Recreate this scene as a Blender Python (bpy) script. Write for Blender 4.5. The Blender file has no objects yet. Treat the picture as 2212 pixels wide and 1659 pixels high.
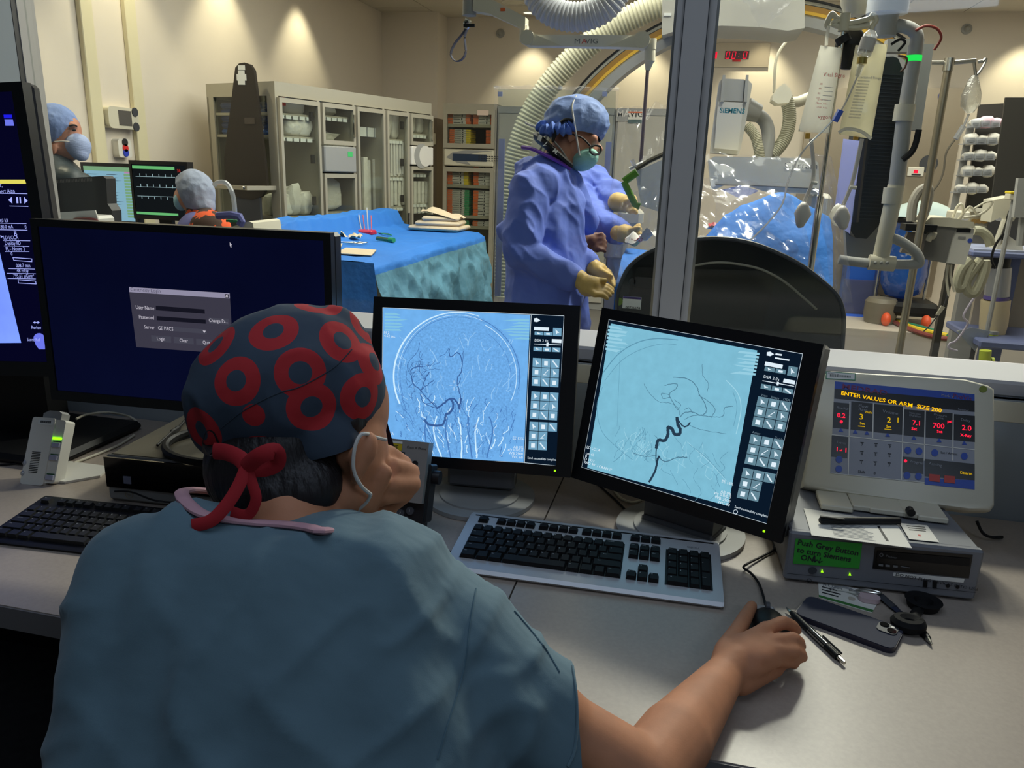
import bpy, bmesh, math, random
from math import sin, cos, pi, radians, atan, atan2, sqrt
from mathutils import Vector, Matrix, noise
from mathutils.bvhtree import BVHTree
V = Vector
SC = bpy.context.scene
COL = SC.collection
rnd = random.Random(11)

# ------------------------------------------------------------------ camera
FPX = 1650.0
YAW, ROLL, PITCH = radians(12.8), atan(0.033), atan(465 / 1650.0)
CAM = V((0, 0, 1.42))
_fh = V((-sin(YAW), cos(YAW), 0)); _r0 = V((cos(YAW), sin(YAW), 0)); _z = V((0, 0, 1))
FW = _fh * cos(PITCH) - _z * sin(PITCH); _u0 = _fh * sin(PITCH) + _z * cos(PITCH)
RT = _r0 * cos(ROLL) + _u0 * sin(ROLL); UP = -_r0 * sin(ROLL) + _u0 * cos(ROLL)
cam = bpy.data.cameras.new('camera'); camo = bpy.data.objects.new('camera', cam); COL.objects.link(camo)
cam.sensor_width = 36; cam.lens = FPX / 2212 * 36; cam.clip_start = 0.02; cam.clip_end = 60
camo.matrix_world = Matrix(((RT.x, UP.x, -FW.x, CAM.x), (RT.y, UP.y, -FW.y, CAM.y), (RT.z, UP.z, -FW.z, CAM.z), (0, 0, 0, 1)))
SC.camera = camo

# ------------------------------------------------------------------ world, exposure, big lamps
w = bpy.data.worlds.new('world'); SC.world = w; w.use_nodes = True
w.node_tree.nodes['Background'].inputs[0].default_value = (0.02, 0.025, 0.035, 1)
w.node_tree.nodes['Background'].inputs[1].default_value = 0.3
SC.view_settings.view_transform = 'Standard'; SC.view_settings.look = 'None'
SC.view_settings.exposure = 0.0; SC.view_settings.gamma = 1.0; SC.view_settings.use_curve_mapping = False
SC.cycles.use_denoising = True
SC.cycles.max_bounces = 7; SC.cycles.diffuse_bounces = 4; SC.cycles.glossy_bounces = 3
SC.cycles.transparent_max_bounces = 28; SC.cycles.transmission_bounces = 4
SC.cycles.sample_clamp_indirect = 4.0
SC.cycles.caustics_reflective = False; SC.cycles.caustics_refractive = False
ZC, YB, XL, XR = 3.075, 9.2, -3.67, 4.4        # procedure room: ceiling, back wall, left wall, right wall

def lamp(name, kind, loc, energy, color, aim=None, **kw):
    l = bpy.data.lights.new(name, kind); l.energy = energy; l.color = color
    for k, v in kw.items(): setattr(l, k, v)
    o = bpy.data.objects.new(name, l); COL.objects.link(o); o.location = loc
    if aim is not None: o.rotation_euler = (V(aim) - V(loc)).to_track_quat('-Z', 'Y').to_euler()
    return o
WARM, NEUT, COOL = (1, .86, .60), (1, .94, .83), (.66, .80, 1.0)
lamp('lamp_procedure', 'AREA', (-.6, 4.6, ZC - .03), 180, NEUT, (-.6, 4.6, 0), shape='RECTANGLE', size=3.6, size_y=2.2)
lamp('lamp_procedure', 'AREA', (2.2, 6.4, ZC - .03), 115, NEUT, (2.2, 6.4, 0), shape='RECTANGLE', size=2.4, size_y=2.0)
lamp('lamp_window_side', 'AREA', (.55, 3.5, ZC - .05), 135, NEUT, (.35, 1.1, .74), shape='RECTANGLE', size=.5, size_y=.3)
lamp('fill_control', 'AREA', (-.2, .6, 2.58), 11, COOL, (-.1, .9, .7), shape='RECTANGLE', size=1.8, size_y=.6)
lamp('fill_control', 'AREA', (1.0, -.7, 2.5), 7, COOL, (.2, 1.3, .85), shape='RECTANGLE', size=.6, size_y=.6)  # added fill behind the camera, lifts the upright fronts on the desk
for _x in (-1.98, -.70, .55, 1.80, 3.05):
    lamp('downlight_back', 'SPOT', (_x, 8.93, ZC - .012), 85, WARM, (_x, 9.05, 0), spot_size=radians(82), spot_blend=.55, shadow_soft_size=.05)
for _y in (3.3, 4.5, 5.7, 6.9):
    lamp('downlight_left', 'SPOT', (-3.40, _y, ZC - .012), 85, WARM, (-3.52, _y, 0), spot_size=radians(82), spot_blend=.55, shadow_soft_size=.05)

# ------------------------------------------------------------------ pixel rays -> points of the place
def ray(x, y): return FW + RT * ((x - 1106) / FPX) - UP * ((y - 829.5) / FPX)
def dep(x, y, d): return CAM + ray(x, y) * d
def at(x, y, Y): d = ray(x, y); return CAM + d * (Y / d.y)
def onz(x, y, z): d = ray(x, y); return CAM + d * ((z - CAM.z) / d.z)
def onx(x, y, X): d = ray(x, y); return CAM + d * (X / d.x)
def rect_at(x0, y0, x1, y1, Y):
    xm, ym = (x0 + x1) / 2, (y0 + y1) / 2
    return at(x0, ym, Y).x, at(x1, ym, Y).x, at(xm, y1, Y).z, at(xm, y0, Y).z
def pose(loc, yaw=0, tilt=0, roll=0):
    return Matrix.Translation(V(loc)) @ Matrix.Rotation(radians(yaw), 4, 'Z') @ Matrix.Rotation(radians(tilt), 4, 'X') @ Matrix.Rotation(radians(roll), 4, 'Y')
def on_face(M, x, y, off=0):
    """local (x, z) where the pixel's ray meets the local plane y = off"""
    Mi = M.inverted(); o = Mi @ CAM; d = Mi.to_3x3() @ ray(x, y); t = (off - o.y) / d.y; p = o + d * t
    return p.x, p.z
def on_top(M, x, y, h=0):
    Mi = M.inverted(); o = Mi @ CAM; d = Mi.to_3x3() @ ray(x, y); t = (h - o.z) / d.z; p = o + d * t
    return p.x, p.y

# ------------------------------------------------------------------ materials
def lin(c):
    c = c / 255.0
    return c / 12.92 if c <= .04045 else ((c + .055) / 1.055) ** 2.4
def rgb(c): return (lin(c[0]), lin(c[1]), lin(c[2]), 1)
_mats = {}
def mat(name, c=(128, 128, 128), rough=.5, metal=0, spec=.5, bump=None, var=None, emit=0, coat=0, sheen=0, trans=None, sss=0, alpha=None):
    if name in _mats: return _mats[name]
    m = bpy.data.materials.new(name); m.use_nodes = True; nt = m.node_tree; b = nt.nodes['Principled BSDF']
    col = rgb(c)
    b.inputs['Base Color'].default_value = col; b.inputs['Roughness'].default_value = rough
    b.inputs['Metallic'].default_value = metal; b.inputs['Specular IOR Level'].default_value = spec
    if coat: b.inputs['Coat Weight'].default_value = coat; b.inputs['Coat Roughness'].default_value = .08
    if sheen: b.inputs['Sheen Weight'].default_value = sheen
    if sss: b.inputs['Subsurface Weight'].default_value = sss; b.inputs['Subsurface Radius'].default_value = (.012, .005, .003)
    if emit: b.inputs['Emission Color'].default_value = col; b.inputs['Emission Strength'].default_value = emit
    if var or bump:
        tc = nt.nodes.new('ShaderNodeTexCoord')
    if var:                                     # (scale, amount): mottled colour of the thing itself
        n = nt.nodes.new('ShaderNodeTexNoise'); n.inputs['Scale'].default_value = var[0]; n.inputs['Detail'].default_value = 4
        nt.links.new(tc.outputs['Object'], n.inputs['Vector'])
        h = nt.nodes.new('ShaderNodeHueSaturation'); h.inputs['Color'].default_value = col
        mr = nt.nodes.new('ShaderNodeMapRange'); mr.inputs[1].default_value = .3; mr.inputs[2].default_value = .7
        mr.inputs[3].default_value = 1 - var[1]; mr.inputs[4].default_value = 1 + var[1]
        nt.links.new(n.outputs[0], mr.inputs[0]); nt.links.new(mr.outputs[0], h.inputs['Value']); nt.links.new(h.outputs[0], b.inputs['Base Color'])
    if bump:                                    # list of (scale, strength, distance[, stretch])
        prev = None
        for k in (bump if isinstance(bump, list) else [bump]):
            n = nt.nodes.new('ShaderNodeTexNoise'); n.inputs['Scale'].default_value = k[0]; n.inputs['Detail'].default_value = 3
            if len(k) > 3:
                mp = nt.nodes.new('ShaderNodeMapping'); mp.inputs['Scale'].default_value = k[3]; mp.inputs['Rotation'].default_value = (.3, .5, .4)
                nt.links.new(tc.outputs['Object'], mp.inputs[0]); nt.links.new(mp.outputs[0], n.inputs['Vector'])
            else: nt.links.new(tc.outputs['Object'], n.inputs['Vector'])
            bp = nt.nodes.new('ShaderNodeBump'); bp.inputs['Strength'].default_value = k[1]; bp.inputs['Distance'].default_value = k[2]
            nt.links.new(n.outputs[0], bp.inputs['Height'])
            if prev: nt.links.new(prev.outputs[0], bp.inputs['Normal'])
            prev = bp
        nt.links.new(prev.outputs[0], b.inputs['Normal'])
    _mats[name] = m
    return m
def screen(name, c, s=1.0, ns=0, amt=.25, detail=6):
    """a lit display: plain emission, optionally grained"""
    if name in _mats: return _mats[name]
    m = bpy.data.materials.new(name); m.use_nodes = True; nt = m.node_tree; nt.nodes.clear()
    o = nt.nodes.new('ShaderNodeOutputMaterial'); e = nt.nodes.new('ShaderNodeEmission')
    e.inputs[0].default_value = rgb(c); e.inputs[1].default_value = s
    if ns:
        tc = nt.nodes.new('ShaderNodeTexCoord'); n = nt.nodes.new('ShaderNodeTexNoise'); n.inputs['Scale'].default_value = ns; n.inputs['Detail'].default_value = detail
        nt.links.new(tc.outputs['Object'], n.inputs['Vector'])
        mr = nt.nodes.new('ShaderNodeMapRange'); mr.inputs[1].default_value = .3; mr.inputs[2].default_value = .7
        mr.inputs[3].default_value = s * (1 - amt); mr.inputs[4].default_value = s * (1 + amt)
        nt.links.new(n.outputs[0], mr.inputs[0]); nt.links.new(mr.outputs[0], e.inputs[1])
    nt.links.new(e.outputs[0], o.inputs[0]); _mats[name] = m
    return m
def clear(name, tint=(245, 245, 245), gloss=.10, white=.05, rough=.08, bump=None, wc=(220, 225, 235)):
    """thin clear sheet: see-through, a fresnel-like sheen and a little milky scatter"""
    if name in _mats: return _mats[name]
    m = bpy.data.materials.new(name); m.use_nodes = True; nt = m.node_tree; nt.nodes.clear()
    o = nt.nodes.new('ShaderNodeOutputMaterial'); t = nt.nodes.new('ShaderNodeBsdfTransparent'); g = nt.nodes.new('ShaderNodeBsdfGlossy')
    d = nt.nodes.new('ShaderNodeBsdfDiffuse'); tl = nt.nodes.new('ShaderNodeBsdfTranslucent'); md = nt.nodes.new('ShaderNodeMixShader'); tl.inputs[0].default_value = rgb(wc); nt.links.new(d.outputs[0], md.inputs[1]); nt.links.new(tl.outputs[0], md.inputs[2]); m1 = nt.nodes.new('ShaderNodeMixShader'); m2 = nt.nodes.new('ShaderNodeMixShader')
    t.inputs[0].default_value = rgb(tint); d.inputs[0].default_value = rgb(wc); g.inputs['Roughness'].default_value = rough
    lw = nt.nodes.new('ShaderNodeLayerWeight'); lw.inputs[0].default_value = .25
    mr = nt.nodes.new('ShaderNodeMapRange'); mr.inputs[3].default_value = gloss * .35; mr.inputs[4].default_value = min(1, gloss * 4)
    nt.links.new(lw.outputs['Facing'], mr.inputs[0]); nt.links.new(mr.outputs[0], m2.inputs[0])
    m1.inputs[0].default_value = white
    nt.links.new(t.outputs[0], m1.inputs[1]); nt.links.new(md.outputs[0], m1.inputs[2])
    nt.links.new(m1.outputs[0], m2.inputs[1]); nt.links.new(g.outputs[0], m2.inputs[2]); nt.links.new(m2.outputs[0], o.inputs[0])
    if bump:
        tc = nt.nodes.new('ShaderNodeTexCoord'); n = nt.nodes.new('ShaderNodeTexNoise'); n.inputs['Scale'].default_value = bump[0]; n.inputs['Detail'].default_value = 3
        bp = nt.nodes.new('ShaderNodeBump'); bp.inputs['Strength'].default_value = bump[1]; bp.inputs['Distance'].default_value = bump[2]
        nt.links.new(tc.outputs['Object'], n.inputs['Vector']); nt.links.new(n.outputs[0], bp.inputs['Height'])
        nt.links.new(bp.outputs[0], g.inputs['Normal']); nt.links.new(bp.outputs[0], lw.inputs['Normal'])
    _mats[name] = m
    return m

# ------------------------------------------------------------------ mesh builder
def rrect(w, h, r, n=4, cx=0, cy=0):
    out = []
    for sx, sy, a0 in ((1, 1, 0), (-1, 1, 90), (-1, -1, 180), (1, -1, 270)):
        for k in range(n + 1):
            a = radians(a0 + 90 * k / n); out.append((cx + sx * (w / 2 - r) + r * cos(a), cy + sy * (h / 2 - r) + r * sin(a)))
    return out
def circ(r, n=20, cx=0, cy=0, a0=0, a1=360):
    full = abs(a1 - a0) >= 360
    return [(cx + r * cos(radians(a0 + (a1 - a0) * k / (n if full else n - 1))), cy + r * sin(radians(a0 + (a1 - a0) * k / (n if full else n - 1)))) for k in range(n)]
def spline(pts, n=8):
    """Catmull-Rom through points (tuples of any length)"""
    P = [tuple(p) for p in pts]; P = [P[0]] + P + [P[-1]]; out = []
    for i in range(1, len(P) - 2):
        for k in range(n):
            t = k / n; t2 = t * t; t3 = t2 * t
            out.append(tuple(.5 * (2 * b + (c - a) * t + (2 * a - 5 * b + 4 * c - d) * t2 + (3 * b - a - 3 * c + d) * t3) for a, b, c, d in zip(P[i - 1], P[i], P[i + 1], P[i + 2])))
    out.append(P[-2]); return out
_txt = {}
class MB:
    def __init__(s, T=None): s.v = []; s.f = []; s.mi = []; s.T = T; s.cur = 0
    def add(s, vs, fs, T=None):
        b = len(s.v)
        for p in vs:
            p = V(p)
            if T is not None: p = T @ p
            if s.T is not None: p = s.T @ p
            s.v.append(p)
        for f in fs: s.f.append([b + i for i in f]); s.mi.append(s.cur)
        return s
    def box(s, c, d, T=None, bev=0):
        x, y, z = d[0] / 2, d[1] / 2, d[2] / 2
        if not bev:
            vs = [(c[0] + a * x, c[1] + b * y, c[2] + e * z) for a in (-1, 1) for b in (-1, 1) for e in (-1, 1)]
            return s.add(vs, [(0, 1, 3, 2), (4, 6, 7, 5), (0, 4, 5, 1), (2, 3, 7, 6), (0, 2, 6, 4), (1, 5, 7, 3)], T)
        r = min(bev, x * .95, y * .95, z * .95); vs = []; idx = {}
        for a in (-1, 1):
            for b in (-1, 1):
                for e in (-1, 1):
                    for ax in range(3):
                        p = [a * (x - (0 if ax == 0 else r)), b * (y - (0 if ax == 1 else r)), e * (z - (0 if ax == 2 else r))]
                        idx[(a, b, e, ax)] = len(vs); vs.append((c[0] + p[0], c[1] + p[1], c[2] + p[2]))
        fs = []
        q = [(-1, -1), (1, -1), (1, 1), (-1, 1)]
        for sg in (-1, 1):
            for ax in range(3):
                f = []
                for (u, v) in (q if sg > 0 else q[::-1]):
                    k = [0, 0, 0]; k[ax] = sg; k[(ax + 1) % 3] = u; k[(ax + 2) % 3] = v; f.append(idx[(*k, ax)])
                fs.append(f)
        for ax in range(3):
            u, v = (ax + 1) % 3, (ax + 2) % 3
            for su in (-1, 1):
                for sv in (-1, 1):
                    f = []
                    for e, g in ((-1, u), (1, u), (1, v), (-1, v)):
                        k = [0, 0, 0]; k[ax] = e; k[u] = su; k[v] = sv; f.append(idx[(*k, g)])
                    fs.append(f if su * sv < 0 else f[::-1])
        for a in (-1, 1):
            for b in (-1, 1):
                for e in (-1, 1):
                    f = [idx[(a, b, e, k)] for k in range(3)]; fs.append(f if a * b * e > 0 else f[::-1])
        return s.add(vs, fs, T)
    def b2(s, lo, hi, T=None, bev=0):
        return s.box([(a + b) / 2 for a, b in zip(lo, hi)], [abs(b - a) for a, b in zip(lo, hi)], T, bev)
    def prism(s, poly, h0, h1, axis='z', T=None, taper=None):
        """poly in the plane across the axis; 'y': poly is (x, z); 'x': poly is (y, z)"""
        def P(a, b, h): return (a, b, h) if axis == 'z' else ((a, h, b) if axis == 'y' else (h, a, b))
        n = len(poly); t = taper or 1
        vs = [P(a, b, h0) for a, b in poly] + [P(a * t, b * t, h1) for a, b in poly]
        fs = [list(range(n))[::-1], list(range(n, 2 * n))] + [(i, (i + 1) % n, n + (i + 1) % n, n + i) for i in range(n)]
        return s.add(vs, fs, T)
    def ring(s, outer, inner, h0, h1, axis='z', T=None):
        def P(a, b, h): return (a, b, h) if axis == 'z' else ((a, h, b) if axis == 'y' else (h, a, b))
        n = len(outer); vs = [P(*p, h) for h in (h0, h1) for pl in (outer, inner) for p in pl]; fs = []
        for i in range(n):
            j = (i + 1) % n
            fs += [(i, n + i, n + j, j), (2 * n + i, 2 * n + j, 3 * n + j, 3 * n + i), (i, j, 2 * n + j, 2 * n + i), (n + i, 3 * n + i, 3 * n + j, n + j)]
        return s.add(vs, fs, T)
    def poly(s, pts, T=None): return s.add(pts, [list(range(len(pts)))], T)
    def tube(s, pts, r, n=8, closed=False, T=None, flat=None, up=None):
        pts = [V(p) for p in pts]; m = len(pts); R = r if isinstance(r, (list, tuple)) else [r] * m
        vs = []; fs = []; nrm = None
        for i, p in enumerate(pts):
            a = pts[i - 1] if (i > 0 or closed) else p; b = pts[(i + 1) % m] if (i < m - 1 or closed) else p
            t = (b - a); t = t.normalized() if t.length > 1e-9 else V((0, 0, 1))
            if up is not None: nrm = (V(up) - t * t.dot(V(up)))
            elif nrm is None: nrm = t.orthogonal()
            else: nrm = nrm - t * nrm.dot(t)
            nrm = nrm.normalized() if nrm.length > 1e-9 else t.orthogonal().normalized()
            bn = t.cross(nrm)
            for k in range(n):
                q = 2 * pi * k / n; vs.append(p + (nrm * cos(q) * (flat or 1) + bn * sin(q)) * R[i])
        seg = m if closed else m - 1
        for i in range(seg):
            j = (i + 1) % m
            for k in range(n): fs.append((i * n + k, i * n + (k + 1) % n, j * n + (k + 1) % n, j * n + k))
        if not closed: fs += [list(range(n))[::-1], list(range((m - 1) * n, m * n))]
        return s.add(vs, fs, T)
    def cyl(s, p0, p1, r, n=16, r2=None, T=None): return s.tube([p0, p1], [r, r if r2 is None else r2], n, T=T)
    def lathe(s, prof, n=20, T=None):
        vs = []; fs = []; m = len(prof)
        for r, z in prof:
            for k in range(n): vs.append((r * cos(2 * pi * k / n), r * sin(2 * pi * k / n), z))
        for i in range(m - 1):
            for k in range(n): fs.append((i * n + k, i * n + (k + 1) % n, (i + 1) * n + (k + 1) % n, (i + 1) * n + k))
        fs += [list(range(n))[::-1], list(range((m - 1) * n, m * n))]
        return s.add(vs, fs, T)
    def ell(s, c, r, T=None, n=16, m=10, R=None):
        if not isinstance(r, (list, tuple)): r = (r, r, r)
        vs = [(0, 0, -1)]; c = V(c)
        for i in range(1, m):
            a = -pi / 2 + pi * i / m
            for k in range(n): vs.append((cos(a) * cos(2 * pi * k / n), cos(a) * sin(2 * pi * k / n), sin(a)))
        vs.append((0, 0, 1)); vs = [V((p[0] * r[0], p[1] * r[1], p[2] * r[2])) for p in vs]
        if R is not None: vs = [R @ p for p in vs]
        vs = [p + c for p in vs]; fs = [(0, 1 + (k + 1) % n, 1 + k) for k in range(n)]
        for i in range(m - 2):
            for k in range(n): fs.append((1 + i * n + k, 1 + i * n + (k + 1) % n, 1 + (i + 1) * n + (k + 1) % n, 1 + (i + 1) * n + k))
        L = len(vs) - 1; fs += [(L, 1 + (m - 2) * n + k, 1 + (m - 2) * n + (k + 1) % n) for k in range(n)]
        return s.add(vs, fs, T)
    def cap(s, p0, p1, r0, r1, n=22, m=5):
        """tapered capsule"""
        p0 = V(p0); p1 = V(p1); d = p1 - p0; L = d.length
        if L < 1e-6: return s.ell(p0, r0)
        t = d / L; pts = []; rs = []
        for k in range(m + 1):
            a = -pi / 2 + pi / 2 * k / m; pts.append(p0 + t * r0 * sin(a)); rs.append(max(r0 * cos(a), 1e-4))
        for k in range(m + 1):
            a = pi / 2 * k / m; pts.append(p1 + t * r1 * sin(a)); rs.append(max(r1 * cos(a), 1e-4))
        return s.tube(pts, rs, n)
    def grid(s, fn, nu, nv, T=None, closed=False):
        vs = [fn(i / nu, j / nv) for j in range(nv + 1) for i in range(nu + (0 if closed else 1))]; w = nu + (0 if closed else 1)
        fs = [(j * w + i, j * w + (i + 1) % w, (j + 1) * w + (i + 1) % w, (j + 1) * w + i) for j in range(nv) for i in range(nu)]
        return s.add(vs, fs, T)
    def text(s, txt, h, T, align='LEFT', bold=0, y=None, sx=1.0):
        """flat lettering in the local xz plane (facing -y), h = letter height"""
        key = (txt, align, bold)
        if key not in _txt:
            cu = bpy.data.curves.new('t', 'FONT'); cu.body = txt; cu.size = 1.0; cu.align_x = align; cu.resolution_u = 2; cu.offset = bold
            ob = bpy.data.objects.new('t', cu); me = bpy.data.meshes.new_from_object(ob)
            _txt[key] = ([(p.co.x, p.co.y) for p in me.vertices], [list(f.vertices) for f in me.polygons])
            bpy.data.objects.remove(ob); bpy.data.curves.remove(cu); bpy.data.meshes.remove(me)
        vs, fs = _txt[key]; k = h / .69
        return s.add([(a * k * sx, 0, b * k) for a, b in vs], fs, T)
    def mesh(s, name, mats):
        me = bpy.data.meshes.new(name); me.from_pydata([tuple(p) for p in s.v], [], s.f)
        for m in (mats if isinstance(mats, (list, tuple)) else [mats]): me.materials.append(m)
        if any(s.mi): me.polygons.foreach_set('material_index', s.mi)
        return me
MW = {}
ORDN = ('first', 'second', 'third', 'fourth', 'fifth', 'sixth', 'seventh', 'eighth', 'ninth', 'tenth', 'eleventh', 'twelfth')
def smooth(me, ang):
    if ang <= 0: return
    me.polygons.foreach_set('use_smooth', [True] * len(me.polygons)); me.set_sharp_from_angle(angle=radians(ang))
def tag(o, label=None, cat=None, group=None, kind=None):
    if label: o['label'] = label
    if cat: o['category'] = cat
    if group: o['group'] = group
    if kind: o['kind'] = kind
    return o
def thing(name, label, cat, M=None, group=None):
    if M is None: M = Matrix()
    elif not isinstance(M, Matrix): M = Matrix.Translation(V(M))
    o = bpy.data.objects.new(name, None); COL.objects.link(o); o.matrix_world = M; MW[o.name] = M; o.empty_display_size = .05
    return tag(o, label, cat, group)
def part(name, mb, mats, parent=None, ang=35, world=False, label=None, kind=None):
    """links mb as one mesh object; with world=True the coordinates of mb are world ones"""
    M = MW[parent.name] if parent is not None else Matrix()
    if isinstance(mb, MB):
        me = mb.mesh(name, mats)
        if world and parent is not None: me.transform(M.inverted())
        smooth(me, ang)
    else: me = mb
    o = bpy.data.objects.new(name, me); COL.objects.link(o)
    if parent is not None: o.parent = parent; MW[o.name] = M
    if kind is None and parent is not None and any(k in name for k in ('skull_', 'lettering', 'readout', 'blood_')): kind = 'stuff'
    return tag(o, label, kind=kind)
def solo(name, label, cat, mb, mats, loc=None, group=None, ang=35, kind=None):
    """a thing that is one mesh (coordinates of mb are world ones); its origin goes to its base"""
    me = mb.mesh(name, mats); L = V(loc) if loc is not None else V((sum(p.x for p in mb.v) / len(mb.v), sum(p.y for p in mb.v) / len(mb.v), min(p.z for p in mb.v)))
    me.transform(Matrix.Translation(-L)); smooth(me, ang)
    o = bpy.data.objects.new(name, me); COL.objects.link(o); o.location = L; MW[o.name] = Matrix.Translation(L)
    return tag(o, label, cat, group, kind)
def struct(name, label, mb, mats, parent=None, ang=35):
    o = part(name, mb, mats, parent, ang)
    if parent is None: tag(o, label, None, None, 'structure'); MW[o.name] = Matrix()
    return o
def copy_tree(src, M, label=None, group=None):
    c = src.copy(); COL.objects.link(c); c.matrix_world = M; MW[c.name] = M
    if label: c['label'] = label
    if group: c['group'] = group
    for ch in list(src.children):
        d = ch.copy(); COL.objects.link(d); d.parent = c; MW[d.name] = M
        for g in list(ch.children):
            e = g.copy(); COL.objects.link(e); e.parent = d; MW[e.name] = M
    return c
def organic(mb, voxel, iters=6, fac=.5, post=None):
    """union of overlapping solids as one continuous skin"""
    me = mb.mesh('skin', []); ob = bpy.data.objects.new('skin', me); COL.objects.link(ob)
    a = ob.modifiers.new('r', 'REMESH'); a.mode = 'VOXEL'; a.voxel_size = voxel
    b = ob.modifiers.new('s', 'SMOOTH'); b.factor = fac; b.iterations = iters
    dg = bpy.context.evaluated_depsgraph_get(); dg.update()
    out = bpy.data.meshes.new_from_object(ob.evaluated_get(dg)); bpy.data.objects.remove(ob); bpy.data.meshes.remove(me)
    if post: post(out)
    out.polygons.foreach_set('use_smooth', [True] * len(out.polygons))
    return out
def displace(me, fn):
    co = [(v, v.co.copy(), v.normal.copy()) for v in me.vertices]
    for v, p, n in co: v.co = p + n * fn(p, n)
    me.update()
def cut(me, co, no, cap=False):
    bm = bmesh.new(); bm.from_mesh(me)
    bmesh.ops.bisect_plane(bm, geom=bm.verts[:] + bm.edges[:] + bm.faces[:], plane_co=co, plane_no=no, clear_outer=True)
    bm.to_mesh(me); bm.free()
def skin_part(name, me, m, parent, label=None):
    me.materials.clear(); me.materials.append(m); me.transform(MW[parent.name].inverted()); me.name = name
    return part(name, me, None, parent, label=label)
def bvh_of(me): return BVHTree.FromPolygons([v.co.copy() for v in me.vertices], [list(p.vertices) for p in me.polygons])
def hit(bvh, x, y):
    d = ray(x, y).normalized(); h = bvh.ray_cast(CAM, d); return h[0], h[1]
# ================================================================== the setting
m_wall = mat('wall_paint', (218, 208, 194), .75, bump=[(60, .06, .002)])
m_wallc = mat('control_wall_paint', (150, 158, 165), .8)
m_floor = mat('vinyl_floor', (112, 108, 103), .45, var=(3, .06))
m_floor2 = mat('vinyl_floor_light', (190, 182, 174), .45)
m_floorc = mat('control_floor', (90, 88, 92), .6, var=(40, .15))
m_ctile = mat('ceiling_tile', (205, 198, 184), .9, bump=[(220, .3, .002)])
m_alu = mat('anodised_aluminium', (188, 184, 180), .55, 0)
m_aludark = mat('gasket', (50, 50, 52), .5)
m_sill = mat('sill_paint', (176, 176, 182), .4)
m_steel = mat('brushed_steel', (168, 156, 138), .38, .75, bump=[(30, .15, .002, (1, 1, 14))])
m_white = mat('white_plastic', (222, 219, 210), .4)
m_cream = mat('cream_enamel', (214, 208, 188), .4)
m_grey = mat('grey_enamel', (152, 152, 150), .45)
m_dgrey = mat('dark_grey_plastic', (62, 64, 70), .5)
m_neck = mat('neck_grey', (104, 106, 110), .5)
m_black = mat('black_plastic', (18, 18, 20), .5, 0, .3)
m_blackg = mat('black_gloss', (8, 8, 10), .12)
m_chrome = mat('chrome', (200, 198, 190), .22, .95)
m_glass = clear('window_glass', (236, 240, 238), .05, .0, .02)
m_led = screen('green_led', (150, 235, 20), 1.6)
m_ledr = screen('red_led', (255, 30, 60), 1.7)
m_leda = screen('amber_led', (255, 190, 10), 1.3)
m_ink = mat('dark_print', (35, 36, 40), .6)
m_inkg = mat('grey_print', (120, 122, 125), .6)
m_paper = mat('paper', (225, 222, 214), .7)
m_barcode = mat('label_stock', (225, 226, 222), .55)

struct('floor', 'mid grey vinyl floor of the procedure room', MB().b2((XL - .2, 1.9, -.1), (XR + .2, YB + .2, 0)), m_floor)
fl = MB(); p = [onz(1560, 690, 0), onz(2150, 730, 0), onz(2140, 690, 0), onz(1560, 640, 0)]
fl.b2((-.5, p[0].y, 0), (XR, p[3].y, .004)); part('floor_inlay', fl, m_floor2, bpy.data.objects['floor'], label='lighter band of vinyl')
struct('floor.001', 'dark floor of the control room', MB().b2((-2.7, -1.8, -.1), (2.8, 1.9, 0)), m_floorc)
struct('wall_back', 'cream wall at the far end of the procedure room', MB().b2((XL - .2, YB, 0), (XR + .2, YB + .15, ZC + .2)), m_wall)
struct('wall_left', 'cream long wall on the left of the procedure room', MB().b2((XL - .15, 1.9, 0), (XL, YB, ZC + .2)), m_wall)
struct('wall_right', 'cream wall on the right of the procedure room', MB().b2((XR, 1.9, 0), (XR + .15, YB, ZC + .2)), m_wall)
wn = struct('wall_corner', 'boxed-out corner of the cream back wall', MB().b2((XL, 8.86, 0), (-3.0, YB, ZC + .1)), m_wall)
part('guard_rail', MB().b2((-3.16, 8.80, 0), (-2.985, 8.86, 1.95)).b2((-2.999, 8.86, 0), (-2.985, YB, 1.95)), mat('brown_guard', (110, 96, 78), .5), wn, label='brown wall guard panel')
part('guard_cap', MB().box((-3.07, 8.79, 1.72), (.15, .04, .13), bev=.01), m_cream, wn)
wl = struct('wall_window', 'grey wall under and around the control room window', MB().b2((-2.7, 1.68, 0), (2.8, 1.93, 1.0)).b2((-2.7, 1.70, 1.0), (-1.809, 1.844, 2.7)).b2((-2.7, 1.844, 1.0), (-1.885, 1.93, 2.7)).b2((-1.809, 1.70, 2.35), (2.8, 1.93, 2.7)).b2((2.4, 1.70, 1.0), (2.8, 1.93, 2.35)), m_wallc)
struct('wall_control_left', 'side wall of the control room', MB().b2((-2.75, -1.8, 0), (-2.7, 1.7, 2.7)), m_wallc)
struct('wall_control_right', 'right wall of the control room', MB().b2((2.8, -1.8, 0), (2.85, 1.7, 2.7)), m_wallc)
struct('wall_control_rear', 'rear wall of the control room', MB().b2((-2.75, -1.85, 0), (2.85, -1.8, 2.7)), m_wallc)
struct('ceiling_control', 'ceiling of the control room', MB().b2((-2.75, -1.85, 2.6), (2.85, 1.7, 2.7)), m_wallc)
ce = struct('ceiling', 'suspended ceiling of the procedure room', MB().b2((XL, 1.93, ZC + .012), (XR, YB, ZC + .15)), mat('ceiling_bar', (150, 143, 128), .6))
tm = MB().box((0, 0, .012), (.598, .598, .024)).mesh('tile', m_ctile)
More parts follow.
